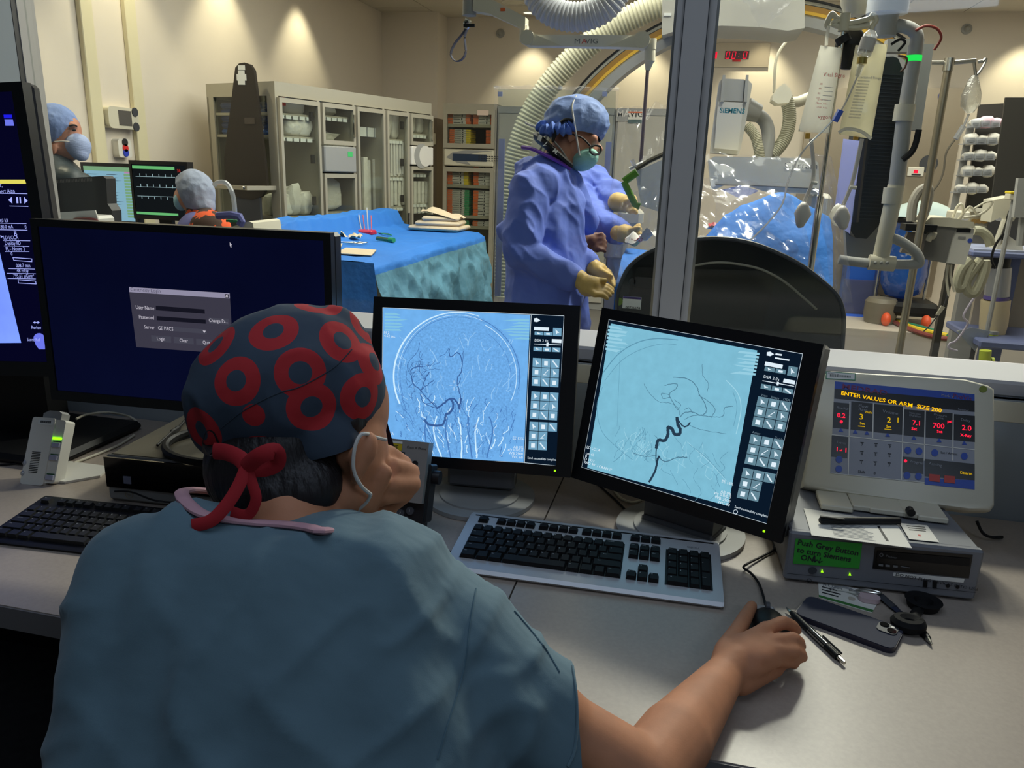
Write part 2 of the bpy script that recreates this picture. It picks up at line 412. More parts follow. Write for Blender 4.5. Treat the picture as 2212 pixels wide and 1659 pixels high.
for i in range(14):
    for j in range(8):
        x, y = XL + .305 + .61 * i, YB - .28 - .61 * j
        if x > XR - .2: continue
        o = part('tile', tm, None, ce); o.location = (x, y, ZC)
for i in (-1.98, -.70, 1.80):
    t = thing('downlight', {-1.98: 'round recessed ceiling light by the grey hose loop', -.70: 'small recessed ceiling light just left of the grey window post', 1.80: 'recessed ceiling light above the green-lit monitor stand'}[i], 'light', (i, 8.97, ZC))
    part('trim_ring', MB().ring(circ(.085, 24), circ(.065, 24), -.006, .004), m_white, t); part('lens', MB().prism(circ(.066, 24), -.003, 0), screen('lamp_lens', (255, 240, 200), 2.2), t)
p = onz(1110, 4, ZC)
t = thing('ceiling_speaker', 'round white ceiling speaker above the hanging arm', 'speaker', p); part('grille', MB().prism(circ(.11, 24), -.004, .004), m_cream, t); part('rim', MB().ring(circ(.125, 24), circ(.11, 24), -.008, .004), m_white, t)

# window: aluminium frame, mullion, two panes, sill
wf = struct('window_1', 'wide leaded-glass window with a grey aluminium post', MB().b2((-1.885, 1.845, 1.0), (-1.808, 1.86, 2.35)), m_aludark)
fr = MB().b2((-1.885, 1.861, 1.03), (-1.806, 1.92, 2.35)).b2((-1.815, 1.86, 2.29), (2.4, 1.92, 2.35)).b2((2.35, 1.86, 1.03), (2.4, 1.92, 2.29))
part('window_frame', fr, m_alu, wf)
mu = MB().b2((-.0805, 1.862, 1.035), (-.064, 1.93, 2.3)).b2((-.064, 1.852, 1.035), (-.013, 1.93, 2.3)).b2((-.013, 1.862, 1.035), (.004, 1.93, 2.3))
part('mullion', mu, m_alu, wf)
part('mullion_joint', MB().b2((-.0655, 1.8515, 1.035), (-.0635, 1.86, 2.3)).b2((-.0135, 1.8515, 1.035), (-.0115, 1.86, 2.3)), m_aludark, wf)
part('glazing_bead', MB().b2((.004, 1.872, 1.035), (.010, 1.90, 2.3)).b2((-.0865, 1.872, 1.035), (-.0805, 1.90, 2.3)), m_chrome, wf)
part('glass_pane', MB().b2((-1.806, 1.885, 1.035), (-.0865, 1.891, 2.29)), m_glass, wf); part('glass_pane', MB().b2((.010, 1.885, 1.035), (2.35, 1.891, 2.29)), m_glass, wf)
si = struct('window_sill', 'white painted sill along the window', MB().box((.25, 1.80, 1.016), (4.3, .2, .035), bev=.006), m_sill)
part('sill_apron', MB().box((.25, 1.692, .975), (4.3, .026, .05), bev=.004), m_cream, si); part('sill_rail', MB().box((.25, 1.70, .93), (4.3, .012, .02)), m_cream, si)

# ================================================================== the console desk
m_desk = mat('laminate', (166, 153, 141), .38, var=(160, .05), bump=[(300, .05, .001)])
m_edge = mat('edge_band', (120, 116, 116), .5)
for (a, b, y0, lb) in ((-2.69, -.2415, .847, 'left grey laminate worktop carrying the dark login monitor'), (-.2385, 2.79, .8065, 'right grey laminate worktop carrying the silver keyboard')):
    t = thing('worktop', lb, 'desk', (round((a + b) / 2, 3), 1.25, 0), 'control desk worktops')
    part('desktop', MB().b2((a, y0, .702), (b, 1.676, .74)), m_desk, t, world=True)
    part('front_edge', MB().b2((a, y0 - .003, .700), (b, y0 + .002, .7385)), m_edge, t, world=True)
    part('modesty_panel', MB().b2((a, 1.5, .1), (b, 1.53, .702)), m_black, t, world=True)
    for x in ((a + .05, b - .05) if a < -1 else (a + .9, b - .05)): part('leg', MB().b2((x - .03, y0 + .1, 0), (x + .03, 1.45, .702)), m_black, t, world=True)

# ------------------------------------------------------------------ screens
c_frame = mat('bezel_black', (12, 13, 16), .35); m_backg = mat('monitor_shell', (120, 118, 112), .5)
S_WHITE = screen('screen_white', (225, 240, 250), 1.0); S_DARK = screen('screen_navy', (10, 24, 40), 1.0)
def bezel(t, W, H, l, r, tp, b, depth=.05, shell=None, top_line=None):
    o = [(-W / 2 - l, -H / 2 - b), (W / 2 + r, -H / 2 - b), (W / 2 + r, H / 2 + tp), (-W / 2 - l, H / 2 + tp)]
    i = [(-W / 2, -H / 2), (W / 2, -H / 2), (W / 2, H / 2), (-W / 2, H / 2)]
    part('bezel', MB().ring(o, i, -.004, .012, 'y'), c_frame, t)
    cx, cz = (r - l) / 2, (tp - b) / 2
    part('shell', MB().box((cx, .012 + depth / 2, cz), (W + l + r - .002, depth, H + tp + b - .002), bev=.006), shell or m_backg, t)
    part('screen_glass', MB().box((0, .008, 0), (W, .004, H)), m_blackg, t)
class Face:
    """flat layers on the plane of a display; points are given where the photograph shows them"""
    def __init__(s, t, M, conv): s.t = t; s.M = M; s.c = conv; s.k = 0
    def P(s, a, b, off=.0): x, z = on_face(s.M, *s.c(a, b)); return V((x, off, z))
    def quad(s, mb, pts, off): return mb.poly([s.P(a, b, off) for a, b in pts])
    def line(s, mb, pts, w, off, closed=False):
        q = [s.P(a, b, off) for a, b in pts]; n = len(q)
        for i in range(n if closed else n - 1):
            a, b = q[i], q[(i + 1) % n]; d = (b - a)
            if d.length < 1e-6: continue
            nn = V((-d.z, 0, d.x)).normalized(); w0 = w[i] if isinstance(w, list) else w; w1 = w[min(i + 1, len(w) - 1)] if isinstance(w, list) else w
            e = d.normalized() * w0 * .3
            mb.poly([a - e + nn * w0 / 2, b + e + nn * w1 / 2, b + e - nn * w1 / 2, a - e - nn * w0 / 2])
        return mb
    def txt(s, mb, string, a, b, h, off, align='LEFT', rot=0, sx=1.0, bold=0):
        T = Matrix.Translation(s.P(a, b, off)) @ Matrix.Rotation(radians(rot), 4, 'Y'); return mb.text(string, h, T, align, bold, sx=sx)
def arc_pts(cx, cy, rx, ry, a0, a1, n=24, rot=0):
    out = []
    for k in range(n + 1):
        a = radians(a0 + (a1 - a0) * k / n); x, y = rx * cos(a), -ry * sin(a); q = radians(rot)
        out.append((cx + x * cos(q) - y * sin(q), cy + x * sin(q) + y * cos(q)))
    return out
def wob(pts, amp, n=6):
    q = spline(pts, n); return [(a + rnd.uniform(-amp, amp), b + rnd.uniform(-amp, amp)) for a, b in q]

def tool_panel(f, rows, tabs, S_BTN, S_TX, names):
    """white-edged column of tool buttons; rows of quads in the photograph"""
    mb = MB(); ic = MB()
    for (o, ux, uy, nc, nr, gap) in rows:
        for r in range(nr):
            for c in range(nc if not isinstance(nc, list) else nc[r]):
                a = V(o) + V(ux) * c + V(uy) * r
                q = [a + V(ux) * gap + V(uy) * gap, a + V(ux) * (1 - gap) + V(uy) * gap, a + V(ux) * (1 - gap) + V(uy) * (1 - gap), a + V(ux) * gap + V(uy) * (1 - gap)]
                f.quad(mb, [(p.x, p.y) for p in q], -.0012)
                def L(u, v): p = a + V(ux) * u + V(uy) * v; return (p.x, p.y)
                k = (r * 3 + c + len(rows) * 2) % 5
                if k in (0, 3): f.quad(ic, [L(.3, .3), L(.7, .3), L(.7, .75), L(.3, .75)], -.0018)
                elif k == 1: f.line(ic, [L(.3, .75), L(.75, .25)], .0012, -.0018); f.line(ic, [L(.25, .75), L(.6, .75)], .0008, -.0018)
                elif k == 2: f.quad(ic, [L(.3, .2), L(.75, .6), L(.52, .62), L(.42, .82)], -.0018)
                else: f.line(ic, [L(.25, .25), L(.75, .8)], .0025, -.0018)
    part('tool_button', mb, S_BTN, f.t, 0, kind='stuff'); part('tool_icon', ic, S_TX, f.t, 0, kind='stuff')

# ---- centre monitor: frontal angiogram
M = pose((-.4182, 1.44, .9924), 4.3, -13.07, -.76)
mc = thing('monitor', 'upright angiography monitor showing a frontal skull scan, beside the patterned cap', 'monitor', M, 'angiography monitors')
bezel(mc, .376, .301, .019, .030, .021, .022, .05)
f6 = lambda a, b: (780 + a / 3.318, 620 + b / 3.318)
F = Face(mc, M, f6)
S_B1 = screen('scan_blue', (112, 176, 236), 1.0, 60, .06); S_BL = screen('scan_light', (205, 235, 255), 1.05); S_BD = screen('scan_dark', (76, 126, 190), 1.0); S_BV = screen('scan_vessel', (58, 94, 152), 1.0)
S_BN = screen('scan_brain', (108, 170, 230), 1.0, 260, .16); S_BTN = screen('button_blue', (120, 170, 200), .9); S_TAB = screen('tab_blue', (60, 92, 130), .8)
part('desktop_area', MB().box((0, -.0001, 0), (.3755, .0004, .3005)), S_DARK, mc, 0)
scan = F.quad(MB(), [(158, 150), (1212, 200), (1165, 1255), (150, 1205)], -.0006); part('scan_image', scan, S_B1, mc, 0)
hd = arc_pts(690, 640, 460, 455, 0, 180, 30) + [(235, 760), (260, 900), (330, 1080), (420, 1195), (930, 1235), (1010, 1150), (1120, 900)]
part('scan_brain', F.quad(MB(), hd, -.0009), S_BN, mc, 0)
lt, dk, vs, lm2 = MB(), MB(), MB(), MB()
F.line(lt, arc_pts(690, 640, 455, 458, 70, 205, 40, 0), [.0012 + .0022 * min(1, k / 25) for k in range(41)], -.0013)
F.line(lt, arc_pts(690, 640, 425, 440, 65, 195, 36), .0008, -.0013); F.line(lt, arc_pts(690, 640, 425, 415, -25, 62, 24), .0012, -.0013)
F.line(dk, arc_pts(690, 640, 447, 440, -12, 80, 30), .0016, -.0012); F.line(dk, arc_pts(690, 640, 410, 425, 75, 200, 36), .0010, -.0012)
F.line(dk, arc_pts(695, 650, 380, 380, -10, 55, 20), .0008, -.0012)
for k in range(210):                                     # bone texture of the face and skull base
    x0 = rnd.uniform(250, 1110); y0 = rnd.uniform(760, 1150) if k % 4 != 2 else rnd.uniform(300, 800); L = rnd.uniform(25, 110); s0 = rnd.uniform(-.6, .6) + (690 - x0) / 900
    q = wob([(x0, y0), (x0 + s0 * L * .5 + rnd.uniform(-15, 15), y0 + L * .5), (x0 + s0 * L, min(y0 + L, 1215))], 4, 4)
    F.line((lt, dk, lm2, dk)[k % 4], q, rnd.uniform(.0005, .0016), -.0013 - .0001 * (k % 2))
for k in range(7):
    x0 = 470 + 75 * k; F.line(lt if k % 2 else dk, wob([(x0, 930), (x0 + rnd.uniform(-30, 30), 1040), (x0 + rnd.uniform(-20, 40), 1225)], 3, 5), .0028, -.0014)
for q, wd in (([(705, 870), (680, 815), (640, 798), (600, 830), (545, 868)], .0036), ([(640, 800), (662, 850), (640, 900), (610, 915), (585, 985), (490, 985), (455, 950)], .0042), ([(705, 860), (715, 790), (700, 730), (690, 655), (722, 600), (720, 510), (690, 470), (640, 500), (632, 440)], .0017), ([(720, 600), (735, 460)], .0011), ([(700, 695), (715, 650)], .0012),
              ([(545, 868), (470, 790), (430, 740), (375, 690), (365, 590), (440, 570)], .0018), ([(430, 745), (460, 660), (490, 610)], .0016), ([(430, 740), (480, 700), (520, 670)], .0014), ([(545, 868), (450, 830), (430, 760)], .0015), ([(365, 640), (330, 560), (400, 470), (420, 400)], .0009), ([(375, 690), (340, 720)], .001), ([(440, 570), (500, 560)], .001), ([(460, 660), (420, 600), (430, 520)], .001), ([(545, 860), (520, 830), (470, 835)], .001), ([(630, 440), (600, 480), (560, 500)], .0008), ([(705, 860), (720, 800)], .003)):
    F.line(vs, wob(q, 3, 6), wd, -.0016)
for k in range(34):
    x0, y0 = rnd.uniform(340, 520), rnd.uniform(480, 800); a = rnd.uniform(-2.6, -.2); L = rnd.uniform(30, 90); F.line(vs, wob([(x0, y0), (x0 + L * .5 * cos(a), y0 + L * .5 * sin(a) + 8), (x0 + L * cos(a + .4), y0 + L * sin(a + .4))], 2, 4), .0007, -.0015)
part('skull_texture', lm2, screen('scan_mid', (150, 200, 245), 1.0), mc, 0); part('skull_outline', lt, S_BL, mc, 0); part('skull_shadow', dk, S_BD, mc, 0); part('blood_vessels', vs, S_BV, mc, 0)
tx = MB()
for s_, a, b, h in (('M 2', 165, 335, .0052), ('4.52 sec', 165, 358, .0052), ('LCCA', 172, 1056, .0052)): F.txt(tx, s_, a, b, h, -.002)
for s_, a, b, h in (('EE 13%', 1165, 1095, .0052), ('AB 0%', 1163, 1160, .0052), ('x/y 0.0/0.0', 1162, 1180, .0052), ('WB 2900', 1161, 1205, .0052), ('WC 60', 1160, 1230, .0052)): F.txt(tx, s_, a, b, h, -.002, 'RIGHT')
F.line(tx, [(635, 703), (655, 703)], .0008, -.002); F.line(tx, [(680, 703), (700, 703)], .0008, -.002); F.line(tx, [(667, 670), (667, 690)], .0008, -.002); F.line(tx, [(667, 715), (667, 740)], .0008, -.002)
F.txt(tx, 'DSA 2 f/s', 1243, 390, .005, -.002); F.txt(tx, 'Send successfully complete...', 1193, 1230, .0042, -.002, sx=.9); F.txt(tx, 'PostProc', 1450, 420, .0062, -.002, rot=92, bold=.01)
F.line(tx, [(158, 148), (1455, 207), (1404, 1281), (1172, 1258)], .0008, -.002); F.line(tx, [(1220, 200), (1172, 1258)], .0008, -.002); F.line(tx, [(158, 148), (148, 1205), (1172, 1258)], .0006, -.002)
F.line(tx, [(1445, 392), (1480, 392), (1470, 566), (1440, 566)], .0007, -.002); F.line(tx, [(1243, 408), (1432, 416)], .0012, -.002); F.quad(tx, [(1330, 398), (1345, 398), (1342, 426), (1328, 426)], -.0022)
for q in ([(1242, 285), (1348, 290), (1346, 315), (1240, 310)], [(1368, 373), (1438, 376), (1436, 402), (1367, 398)], [(1242, 225), (1262, 222), (1286, 240), (1262, 252), (1240, 248)]): F.quad(tx, q, -.002)
part('lettering', tx, S_WHITE, mc, 0)
t2 = MB(); F.txt(t2, 'Examination', 1467, 225, .0052, -.002, rot=92); F.txt(t2, 'Quant', 1443, 625, .0055, -.002, rot=92)
for q in ([(1462, 207), (1490, 208), (1478, 385), (1450, 385)], [(1440, 570), (1466, 572), (1460, 745), (1432, 742)]): part('tab', F.quad(MB(), q, -.0008), S_TAB, mc, 0)
part('tab_lettering', t2, screen('tab_ink', (12, 22, 40), .8), mc, 0)
f = F
tool_panel(f, [((1242, 318), (66, 3), (-1, 26), 2, 1, .04), ((1374, 290), (66, 3), (-2, 62), 1, 1, .04), ((1234, 426), (66, 3), (-1, 34), 3, 1, .04), ((1230, 505), (65, 4), (-3, 68), 3, 3, .03), ((1220, 745), (66, 4), (-4, 67), 3, 3, .03), ((1207, 962), (67, 3), (-3, 68), [3, 2, 2], 3, .03)], None, S_BTN, S_WHITE, None)
bl = MB()
for r in range(6): F.quad(bl, [(170, 185 + r * 23), (rnd.uniform(240, 340), 187 + r * 23), (rnd.uniform(240, 340), 200 + r * 23), (170, 198 + r * 23)], -.0012)
for r in range(7): F.quad(bl, [(rnd.uniform(1000, 1150), 228 + r * 22), (1206, 232 + r * 22), (1205, 245 + r * 22), (rnd.uniform(1000, 1150), 241 + r * 22)], -.0012)
part('blurred_text', bl, screen('blur_text', (132, 196, 226), 1.0), mc, 0, kind='stuff')
part('power_led', MB().box((.1865, -.005, -.1605), (.0035, .002, .0035)), m_led, mc)
nk = pose((-.395, 1.475, .74), 4.3)
part('neck', MB(M.inverted() @ nk).box((0, .01, .085), (.145, .05, .13), bev=.006), m_neck, mc)
part('base', MB(M.inverted() @ nk).prism([(a, b - .02) for a, b in circ(.118, 40)], .001, .010).prism([(a, b - .02) for a, b in circ(.085, 40)], .010, .014), m_grey, mc, 30)

# ---- right monitor: lateral angiogram
M = pose((.0124, 1.3907, .9891), -22.55, -12.1, 1.03)
mr_ = thing('monitor', 'tilted angiography monitor showing a side view of neck vessels, beside the injector', 'monitor', M, 'angiography monitors')
bezel(mr_, .376, .301, .019, .030, .021, .026, .05)
f7 = lambda a, b: (1220 + a / 2.86, 640 + b / 2.86)
F = Face(mr_, M, f7)
S_C1 = screen('scan_teal', (128, 192, 216), .95, 50, .05); S_CD = screen('scan_teal_dark', (96, 152, 178), .95); S_CL = screen('scan_teal_light', (160, 212, 230), 1.0); S_CV = screen('vessel_dark', (40, 62, 82), .9); S_CM = screen('vessel_mid', (82, 128, 152), .9)
part('desktop_area', MB().box((0, -.0001, 0), (.3755, .0004, .3005)), S_DARK, mr_, 0)
part('scan_image', F.quad(MB(), [(285, 168), (1190, 335), (1010, 1295), (140, 1060), (160, 930)], -.0006), S_C1, mr_, 0)
lt, dk, vs, vm = MB(), MB(), MB(), MB()
F.line(dk, spline([(240, 470), (330, 360), (440, 290), (560, 262), (700, 270)], 8), .0018, -.0012); F.line(dk, spline([(250, 520), (350, 400), (470, 330), (600, 295), (690, 300)], 8), .0009, -.0012)
F.line(dk, spline([(235, 560), (200, 680), (230, 830), (320, 930), (420, 1010)], 8), .001, -.0012); F.line(lt, spline([(1000, 520), (1070, 600), (1090, 700), (1060, 850)], 8), .0014, -.0012); F.line(dk, spline([(1040, 590), (1065, 680), (1045, 800)], 8), .0008, -.0013)
F.line(dk, [(345, 320), (325, 800)], .0006, -.0012); F.line(lt, spline([(760, 900), (900, 1030), (1000, 1140)], 6), .001, -.0012); F.line(dk, spline([(770, 915), (880, 1000), (990, 1120)], 6), .0008, -.0013)
F.line(dk, spline([(1010, 960), (960, 1010), (990, 1060), (940, 1110), (960, 1180)], 6), .0009, -.0012)
for k in range(44):
    x0 = rnd.uniform(330, 540); y0 = rnd.uniform(790, 960); F.line(lt if k % 2 else dk, wob([(x0, y0), (x0 + rnd.uniform(-40, 10), y0 + 30), (x0 + rnd.uniform(-60, 20), y0 + 70)], 3, 3), .0008, -.0012)
for k in range(26):
    x0 = rnd.uniform(560, 950); y0 = rnd.uniform(850, 1180); F.line(lt if k % 2 else dk, wob([(x0, y0), (x0 + rnd.uniform(-40, 40), y0 + 50), (x0 + rnd.uniform(-30, 60), y0 + 90)], 4, 3), .0007, -.0012)
F.line(vs, wob([(525, 1145), (560, 1080), (575, 1010), (585, 990)], 1, 6), .004, -.0016); F.line(vs, wob([(568, 935), (580, 890), (620, 890), (640, 850), (640, 810), (665, 820), (680, 850), (710, 850), (715, 820), (700, 790), (695, 750)], 1, 6), .0058, -.0016)
F.line(vs, wob([(695, 750), (730, 800), (760, 800), (775, 780)], 2, 5), .0026, -.0016); F.line(vs, wob([(568, 935), (565, 1000), (570, 1050)], 1, 4), .0022, -.0016)
for q, wd in (([(715, 745), (740, 720), (790, 715), (840, 735), (875, 715), (870, 670), (830, 600), (820, 560), (760, 510), (670, 500)], .0014), ([(740, 760), (800, 735), (870, 740), (930, 745), (980, 740), (990, 690), (1040, 680)], .0011), ([(830, 610), (890, 650), (930, 700), (905, 750)], .001), ([(700, 700), (660, 640), (650, 600), (690, 570), (690, 540), (620, 550)], .0012), ([(650, 610), (600, 600), (610, 630), (655, 625)], .001), ([(700, 700), (720, 670), (680, 640)], .0009), ([(715, 745), (700, 690), (650, 660), (580, 650), (520, 590), (490, 540)], .0008), ([(880, 590), (890, 540), (855, 490), (850, 420)], .0008), ([(790, 720), (770, 690), (740, 700)], .001), ([(585, 990), (620, 1020), (700, 995), (755, 995)], .0018), ([(580, 980), (500, 990), (430, 970)], .0012), ([(760, 790), (830, 820), (900, 835), (1000, 850)], .0009), ([(575, 930), (590, 900), (560, 860)], .001)):
    F.line(vm, wob(q, 2, 6), wd, -.0015)
part('skull_outline', lt, S_CL, mr_, 0); part('skull_shadow', dk, S_CD, mr_, 0); part('carotid_artery', vs, S_CV, mr_, 0); part('blood_vessels', vm, S_CM, mr_, 0)
tx = MB()
for s_, a, b, h in (('LD LCCA', 137, 938, .0052), ('cm 42', 132, 975, .0052), ('B', 128, 992, .0052), ('D 1927', 124, 1010, .0052), ('RAO 90° / CRAN 1°', 120, 1030, .0052)): F.txt(tx, s_, a, b, h, -.002)
for s_, a, b, h in (('EE 16%', 1043, 1170, .0052), ('AB 0%', 1030, 1232, .0052), ('x/y 0.0/0.0', 1027, 1251, .0052), ('WB 2900', 1024, 1275, .0052), ('WC 60', 1020, 1298, .0052)): F.txt(tx, s_, a, b, h, -.002, 'RIGHT')
F.txt(tx, 'DSA 2 f/s', 1228, 503, .005, -.002); F.txt(tx, 'Send successfully complete...', 1050, 1305, .0042, -.002, sx=.9); F.txt(tx, 'PostProc', 1436, 572, .0062, -.002, rot=90, bold=.01)
F.line(tx, [(275, 144), (1472, 356), (1250, 1404), (107, 1056)], .0008, -.002, True); F.line(tx, [(1225, 522), (1417, 556)], .0012, -.002); F.quad(tx, [(1313, 528), (1326, 530), (1322, 552), (1310, 550)], -.0022)
F.line(tx, [(1440, 535), (1455, 540)], .0007, -.002); F.line(tx, [(1398, 710), (1428, 714)], .0007, -.002); F.line(tx, arc_pts(1057, 1331, 13, 13, 0, 360, 14), .0008, -.002)
for q in ([(1242, 403), (1350, 424), (1345, 448), (1236, 427)], [(1356, 508), (1426, 522), (1422, 545), (1350, 532)], [(1250, 345), (1272, 342), (1295, 358), (1272, 370), (1250, 366)], [(1305, 352), (1345, 358), (1342, 368), (1302, 362)], [(1302, 376), (1392, 392), (1388, 400), (1300, 386)]): F.quad(tx, q, -.002)
part('lettering', tx, S_WHITE, mr_, 0)
S_BT2 = screen('button_teal', (110, 148, 165), .8)
tool_panel(F, [((1236, 432), (68, 12), (-6, 28), 2, 1, .04), ((1383, 426), (62, 12), (-12, 64), 1, 1, .04), ((1213, 538), (68, 13), (-6, 32), 3, 1, .04), ((1195, 615), (69, 13), (-14, 62), 3, 3, .03), ((1150, 848), (71, 14), (-14, 62), 3, 3, .03), ((1103, 1055), (68, 14), (-14, 63), [3, 2, 2], 3, .03)], None, S_BT2, S_WHITE, None)
for q in ([(1478, 360), (1505, 365), (1470, 540), (1440, 535)], [(1400, 712), (1428, 716), (1395, 890), (1366, 885)], [(1366, 890), (1392, 893), (1355, 1065), (1330, 1060)]): part('tab', F.quad(MB(), q, -.0008), S_TAB, mr_, 0)
t2 = MB(); F.txt(t2, 'Examination', 1480, 378, .0056, -.002, rot=90); F.txt(t2, 'Quant', 1396, 770, .0058, -.002, rot=90); F.txt(t2, 'Filming', 1360, 935, .0058, -.002, rot=90); F.txt(t2, 'View', 1212, 615, .0042, -.002); F.txt(t2, 'Image', 1275, 628, .0042, -.002); F.txt(t2, 'DSA', 1350, 642, .0042, -.002); F.txt(t2, 'Adapt', 1158, 845, .0042, -.002); F.txt(t2, 'Tools', 1298, 880, .0042, -.002)
part('tab_lettering', t2, screen('tab_grey', (120, 145, 160), .7), mr_, 0)
bl = MB()
for r in range(7): F.quad(bl, [(272 - r * 3, 180 + r * 23), (rnd.uniform(320, 400), 195 + r * 23), (rnd.uniform(320, 400), 208 + r * 23), (270 - r * 3, 193 + r * 23)], -.0012)
for r in range(7): F.quad(bl, [(rnd.uniform(1000, 1130), 338 + r * 21), (1205 - r * 4, 350 + r * 21), (1203 - r * 4, 363 + r * 21), (rnd.uniform(1000, 1130), 350 + r * 21)], -.0012)
part('blurred_text', bl, screen('blur_text_teal', (150, 205, 225), 1.0), mr_, 0, kind='stuff')
part('power_led', MB().box((.1865, -.005, -.164), (.0035, .002, .0035)), m_led, mr_)
nk = pose((.035, 1.435, .74), -24)
part('neck', MB(M.inverted() @ nk).prism([(-.0725, .0), (.0725, .0), (.0725, .13), (-.0725, .13)], -.035, .02, 'y').box((0, -.005, .012), (.15, .075, .022), bev=.004), m_neck, mr_)
part('nameplate', MB(M.inverted() @ nk).box((0, -.0365, .075), (.028, .002, .013)), m_grey, mr_)
part('base', MB(M.inverted() @ nk).prism([(a, b - .02) for a, b in circ(.125, 40)], .001, .010).prism([(a, b - .02) for a, b in circ(.09, 40)], .010, .014), m_grey, mr_, 30)

# ---- dark login monitor
M = pose((-.8499, 1.1441, 1.1489), 3.29, -1.17, 0)
hm = thing('monitor', 'wide dark monitor with a grey login window, standing on the small black computer', 'monitor', M)
bezel(hm, .527, .296, .013, .013, .013, .018, .035, c_frame)
f3 = lambda a, b: (a / 2.989, 420 + b / 2.989)
F = Face(hm, M, f3)
part('desktop_area', MB().box((0, -.0001, 0), (.527, .0004, .296)), screen('login_navy', (7, 11, 38), .85, 3, .22), hm, 0)
g1, g2, g3, g4 = MB(), MB(), MB(), MB()
F.quad(g1, [(836, 630), (1486, 672), (1508, 1030), (882, 985)], -.0006); F.quad(g2, [(835, 597), (1484, 637), (1486, 672), (837, 630)], -.0008)
for q in ([(1008, 718), (1323, 742), (1325, 770), (1010, 747)], [(1014, 785), (1330, 808), (1331, 834), (1015, 812)]): F.quad(g3, q, -.001)
F.quad(g3, [(1455, 642), (1478, 644), (1479, 668), (1456, 666)], -.001)
for q in ([(1020, 846), (1335, 872), (1337, 900), (1022, 874)], [(978, 908), (1106, 917), (1107, 957), (980, 947)], [(1123, 919), (1251, 929), (1253, 968), (1125, 958)], [(1268, 931), (1398, 941), (1400, 980), (1270, 969)], [(1350, 795), (1477, 803), (1479, 840), (1351, 832)]): F.quad(g4, q, -.001)
g5 = MB()
for s_, a, b in (('User Name', 880, 738), ('Password', 900, 800), ('Server', 934, 865), ('GE PACS', 1024, 873)): F.txt(g5, s_, a, b, .0066, -.0014, sx=.80)
for s_, a, b in (('Login', 1043, 942), ('Clear', 1189, 953), ('Quit', 1335, 965), ('Change Pa...', 1413, 826)): F.txt(g5, s_, a, b, .0060, -.0014, 'CENTER', sx=.84)
F.quad(g5, [(1312, 878), (1332, 880), (1322, 894)], -.0014); F.line(g5, [(1461, 648), (1473, 662)], .0012, -.0014); F.line(g5, [(1473, 648), (1461, 662)], .0012, -.0014); F.quad(g5, [(1486, 308), (1500, 326), (1494, 328), (1498, 340), (1492, 342), (1487, 330)], -.0014)
part('login_window', g1, screen('login_grey', (62, 60, 74), .9), hm, 0); part('title_bar', g2, screen('login_bar', (150, 146, 170), .9), hm, 0); part('text_field', g3, screen('login_field', (24, 24, 36), .8), hm, 0); part('button', g4, screen('login_button', (74, 74, 88), .8), hm, 0); part('lettering', g5, screen('login_text', (205, 200, 212), .9), hm, 0)
g6 = MB(); F.txt(g6, 'Centricity Login', 845, 622, .0062, -.0014); part('title_lettering', g6, screen('login_title', (95, 92, 112), .8), hm, 0)
sd = pose((-.905, 1.33, .838), 3)
part('stand_ring', MB(M.inverted() @ sd).tube([(.128 * cos(k / 36 * 2 * pi), .105 * sin(k / 36 * 2 * pi), .009) for k in range(36)], .0085, 8, True), m_black, hm)
part('stand_post', MB(M.inverted() @ sd).box((0, .075, .17), (.07, .03, .34), bev=.008).box((0, -.02, .31), (.07, .2, .07), bev=.008), m_black, hm)
part('logo', MB().box((.02, -.0045, -.157), (.007, .001, .007)), m_inkg, hm)

# ---- tall side monitor at the far left (live image)
pt = at(46, 197, 1.36)
LW, LH = .62, .62
M = pose((pt.x - LW / 2, 1.36, pt.z - LH / 2 + .004), 3.0, -2, -3.2)
lm = thing('monitor', 'large monitor with a live scan and white readings at the left edge of the desk', 'monitor', M)
part('bezel', MB().ring([(-.31, -.305), (.31, -.305), (.31, .31), (-.31, .31)], [(-.29, -.272), (.283, -.272), (.283, .292), (-.29, .292)], -.004, .02, 'y'), c_frame, lm)
part('shell', MB().box((-.0, .034, .002), (.62, .03, .615), bev=.008), mat('warm_black', (44, 40, 38), .6), lm)
fl_ = lambda a, b: (a, b); F = Face(lm, M, fl_)
part('desktop_area', MB().box((-.0035, -.001, .01), (.573, .002, .564)), screen('live_navy', (6, 6, 34), .9), lm, 0)
part('scan_image', F.quad(MB(), [(-220, 540), (2, 545), (24, 640), (48, 740), (-220, 742)], -.003), screen('live_blue', (120, 150, 255), 1.15, 8, .12), lm, 0)
g, g2, g3 = MB(), MB(), MB()
for s_, a, b, h, al in (('Miller,', 9, 404, .0105, 'RIGHT'), ('Robert Alan', 36, 417, .0105, 'RIGHT'), ('79.0 kV', 22, 480, .009, 'RIGHT'), ('180.0 mA', 32, 493, .009, 'RIGHT'), ('0', 61, 494, .009, 'RIGHT'), ('B', 34, 510, .014, 'LEFT'), ('LD LCCA', 11, 517, .009, 'LEFT'), ('Deploy FD', 14, 529, .009, 'LEFT'), ('FL - Neuro 2', 16, 541, .009, 'LEFT'), ('0', 27, 552, .009, 'LEFT'), ('008.7 min', 38, 577, .009, 'LEFT'), ('48 mGy', 40, 588, .009, 'LEFT'), ('795.61 µGym²', 32, 599, .009, 'LEFT'), ('Review', 71, 710, .0085, 'LEFT'), ('Store Ref', 62, 736, .0085, 'LEFT')): F.txt(g, s_, a, b, h * .86, -.004, al, sx=.8)
for a, b, c, d in ((0, 417.5, 62, 418.5), (24, 445, 64, 446), (0, 482, 60, 483), (0, 496, 62, 497), (10, 519, 68, 520), (12, 531, 66, 532), (14, 543, 66, 543), (22, 580, 78, 581), (18, 590, 80, 591), (20, 601, 80, 602)): F.line(g, [(a, b), (c, d)], .0012, -.004)
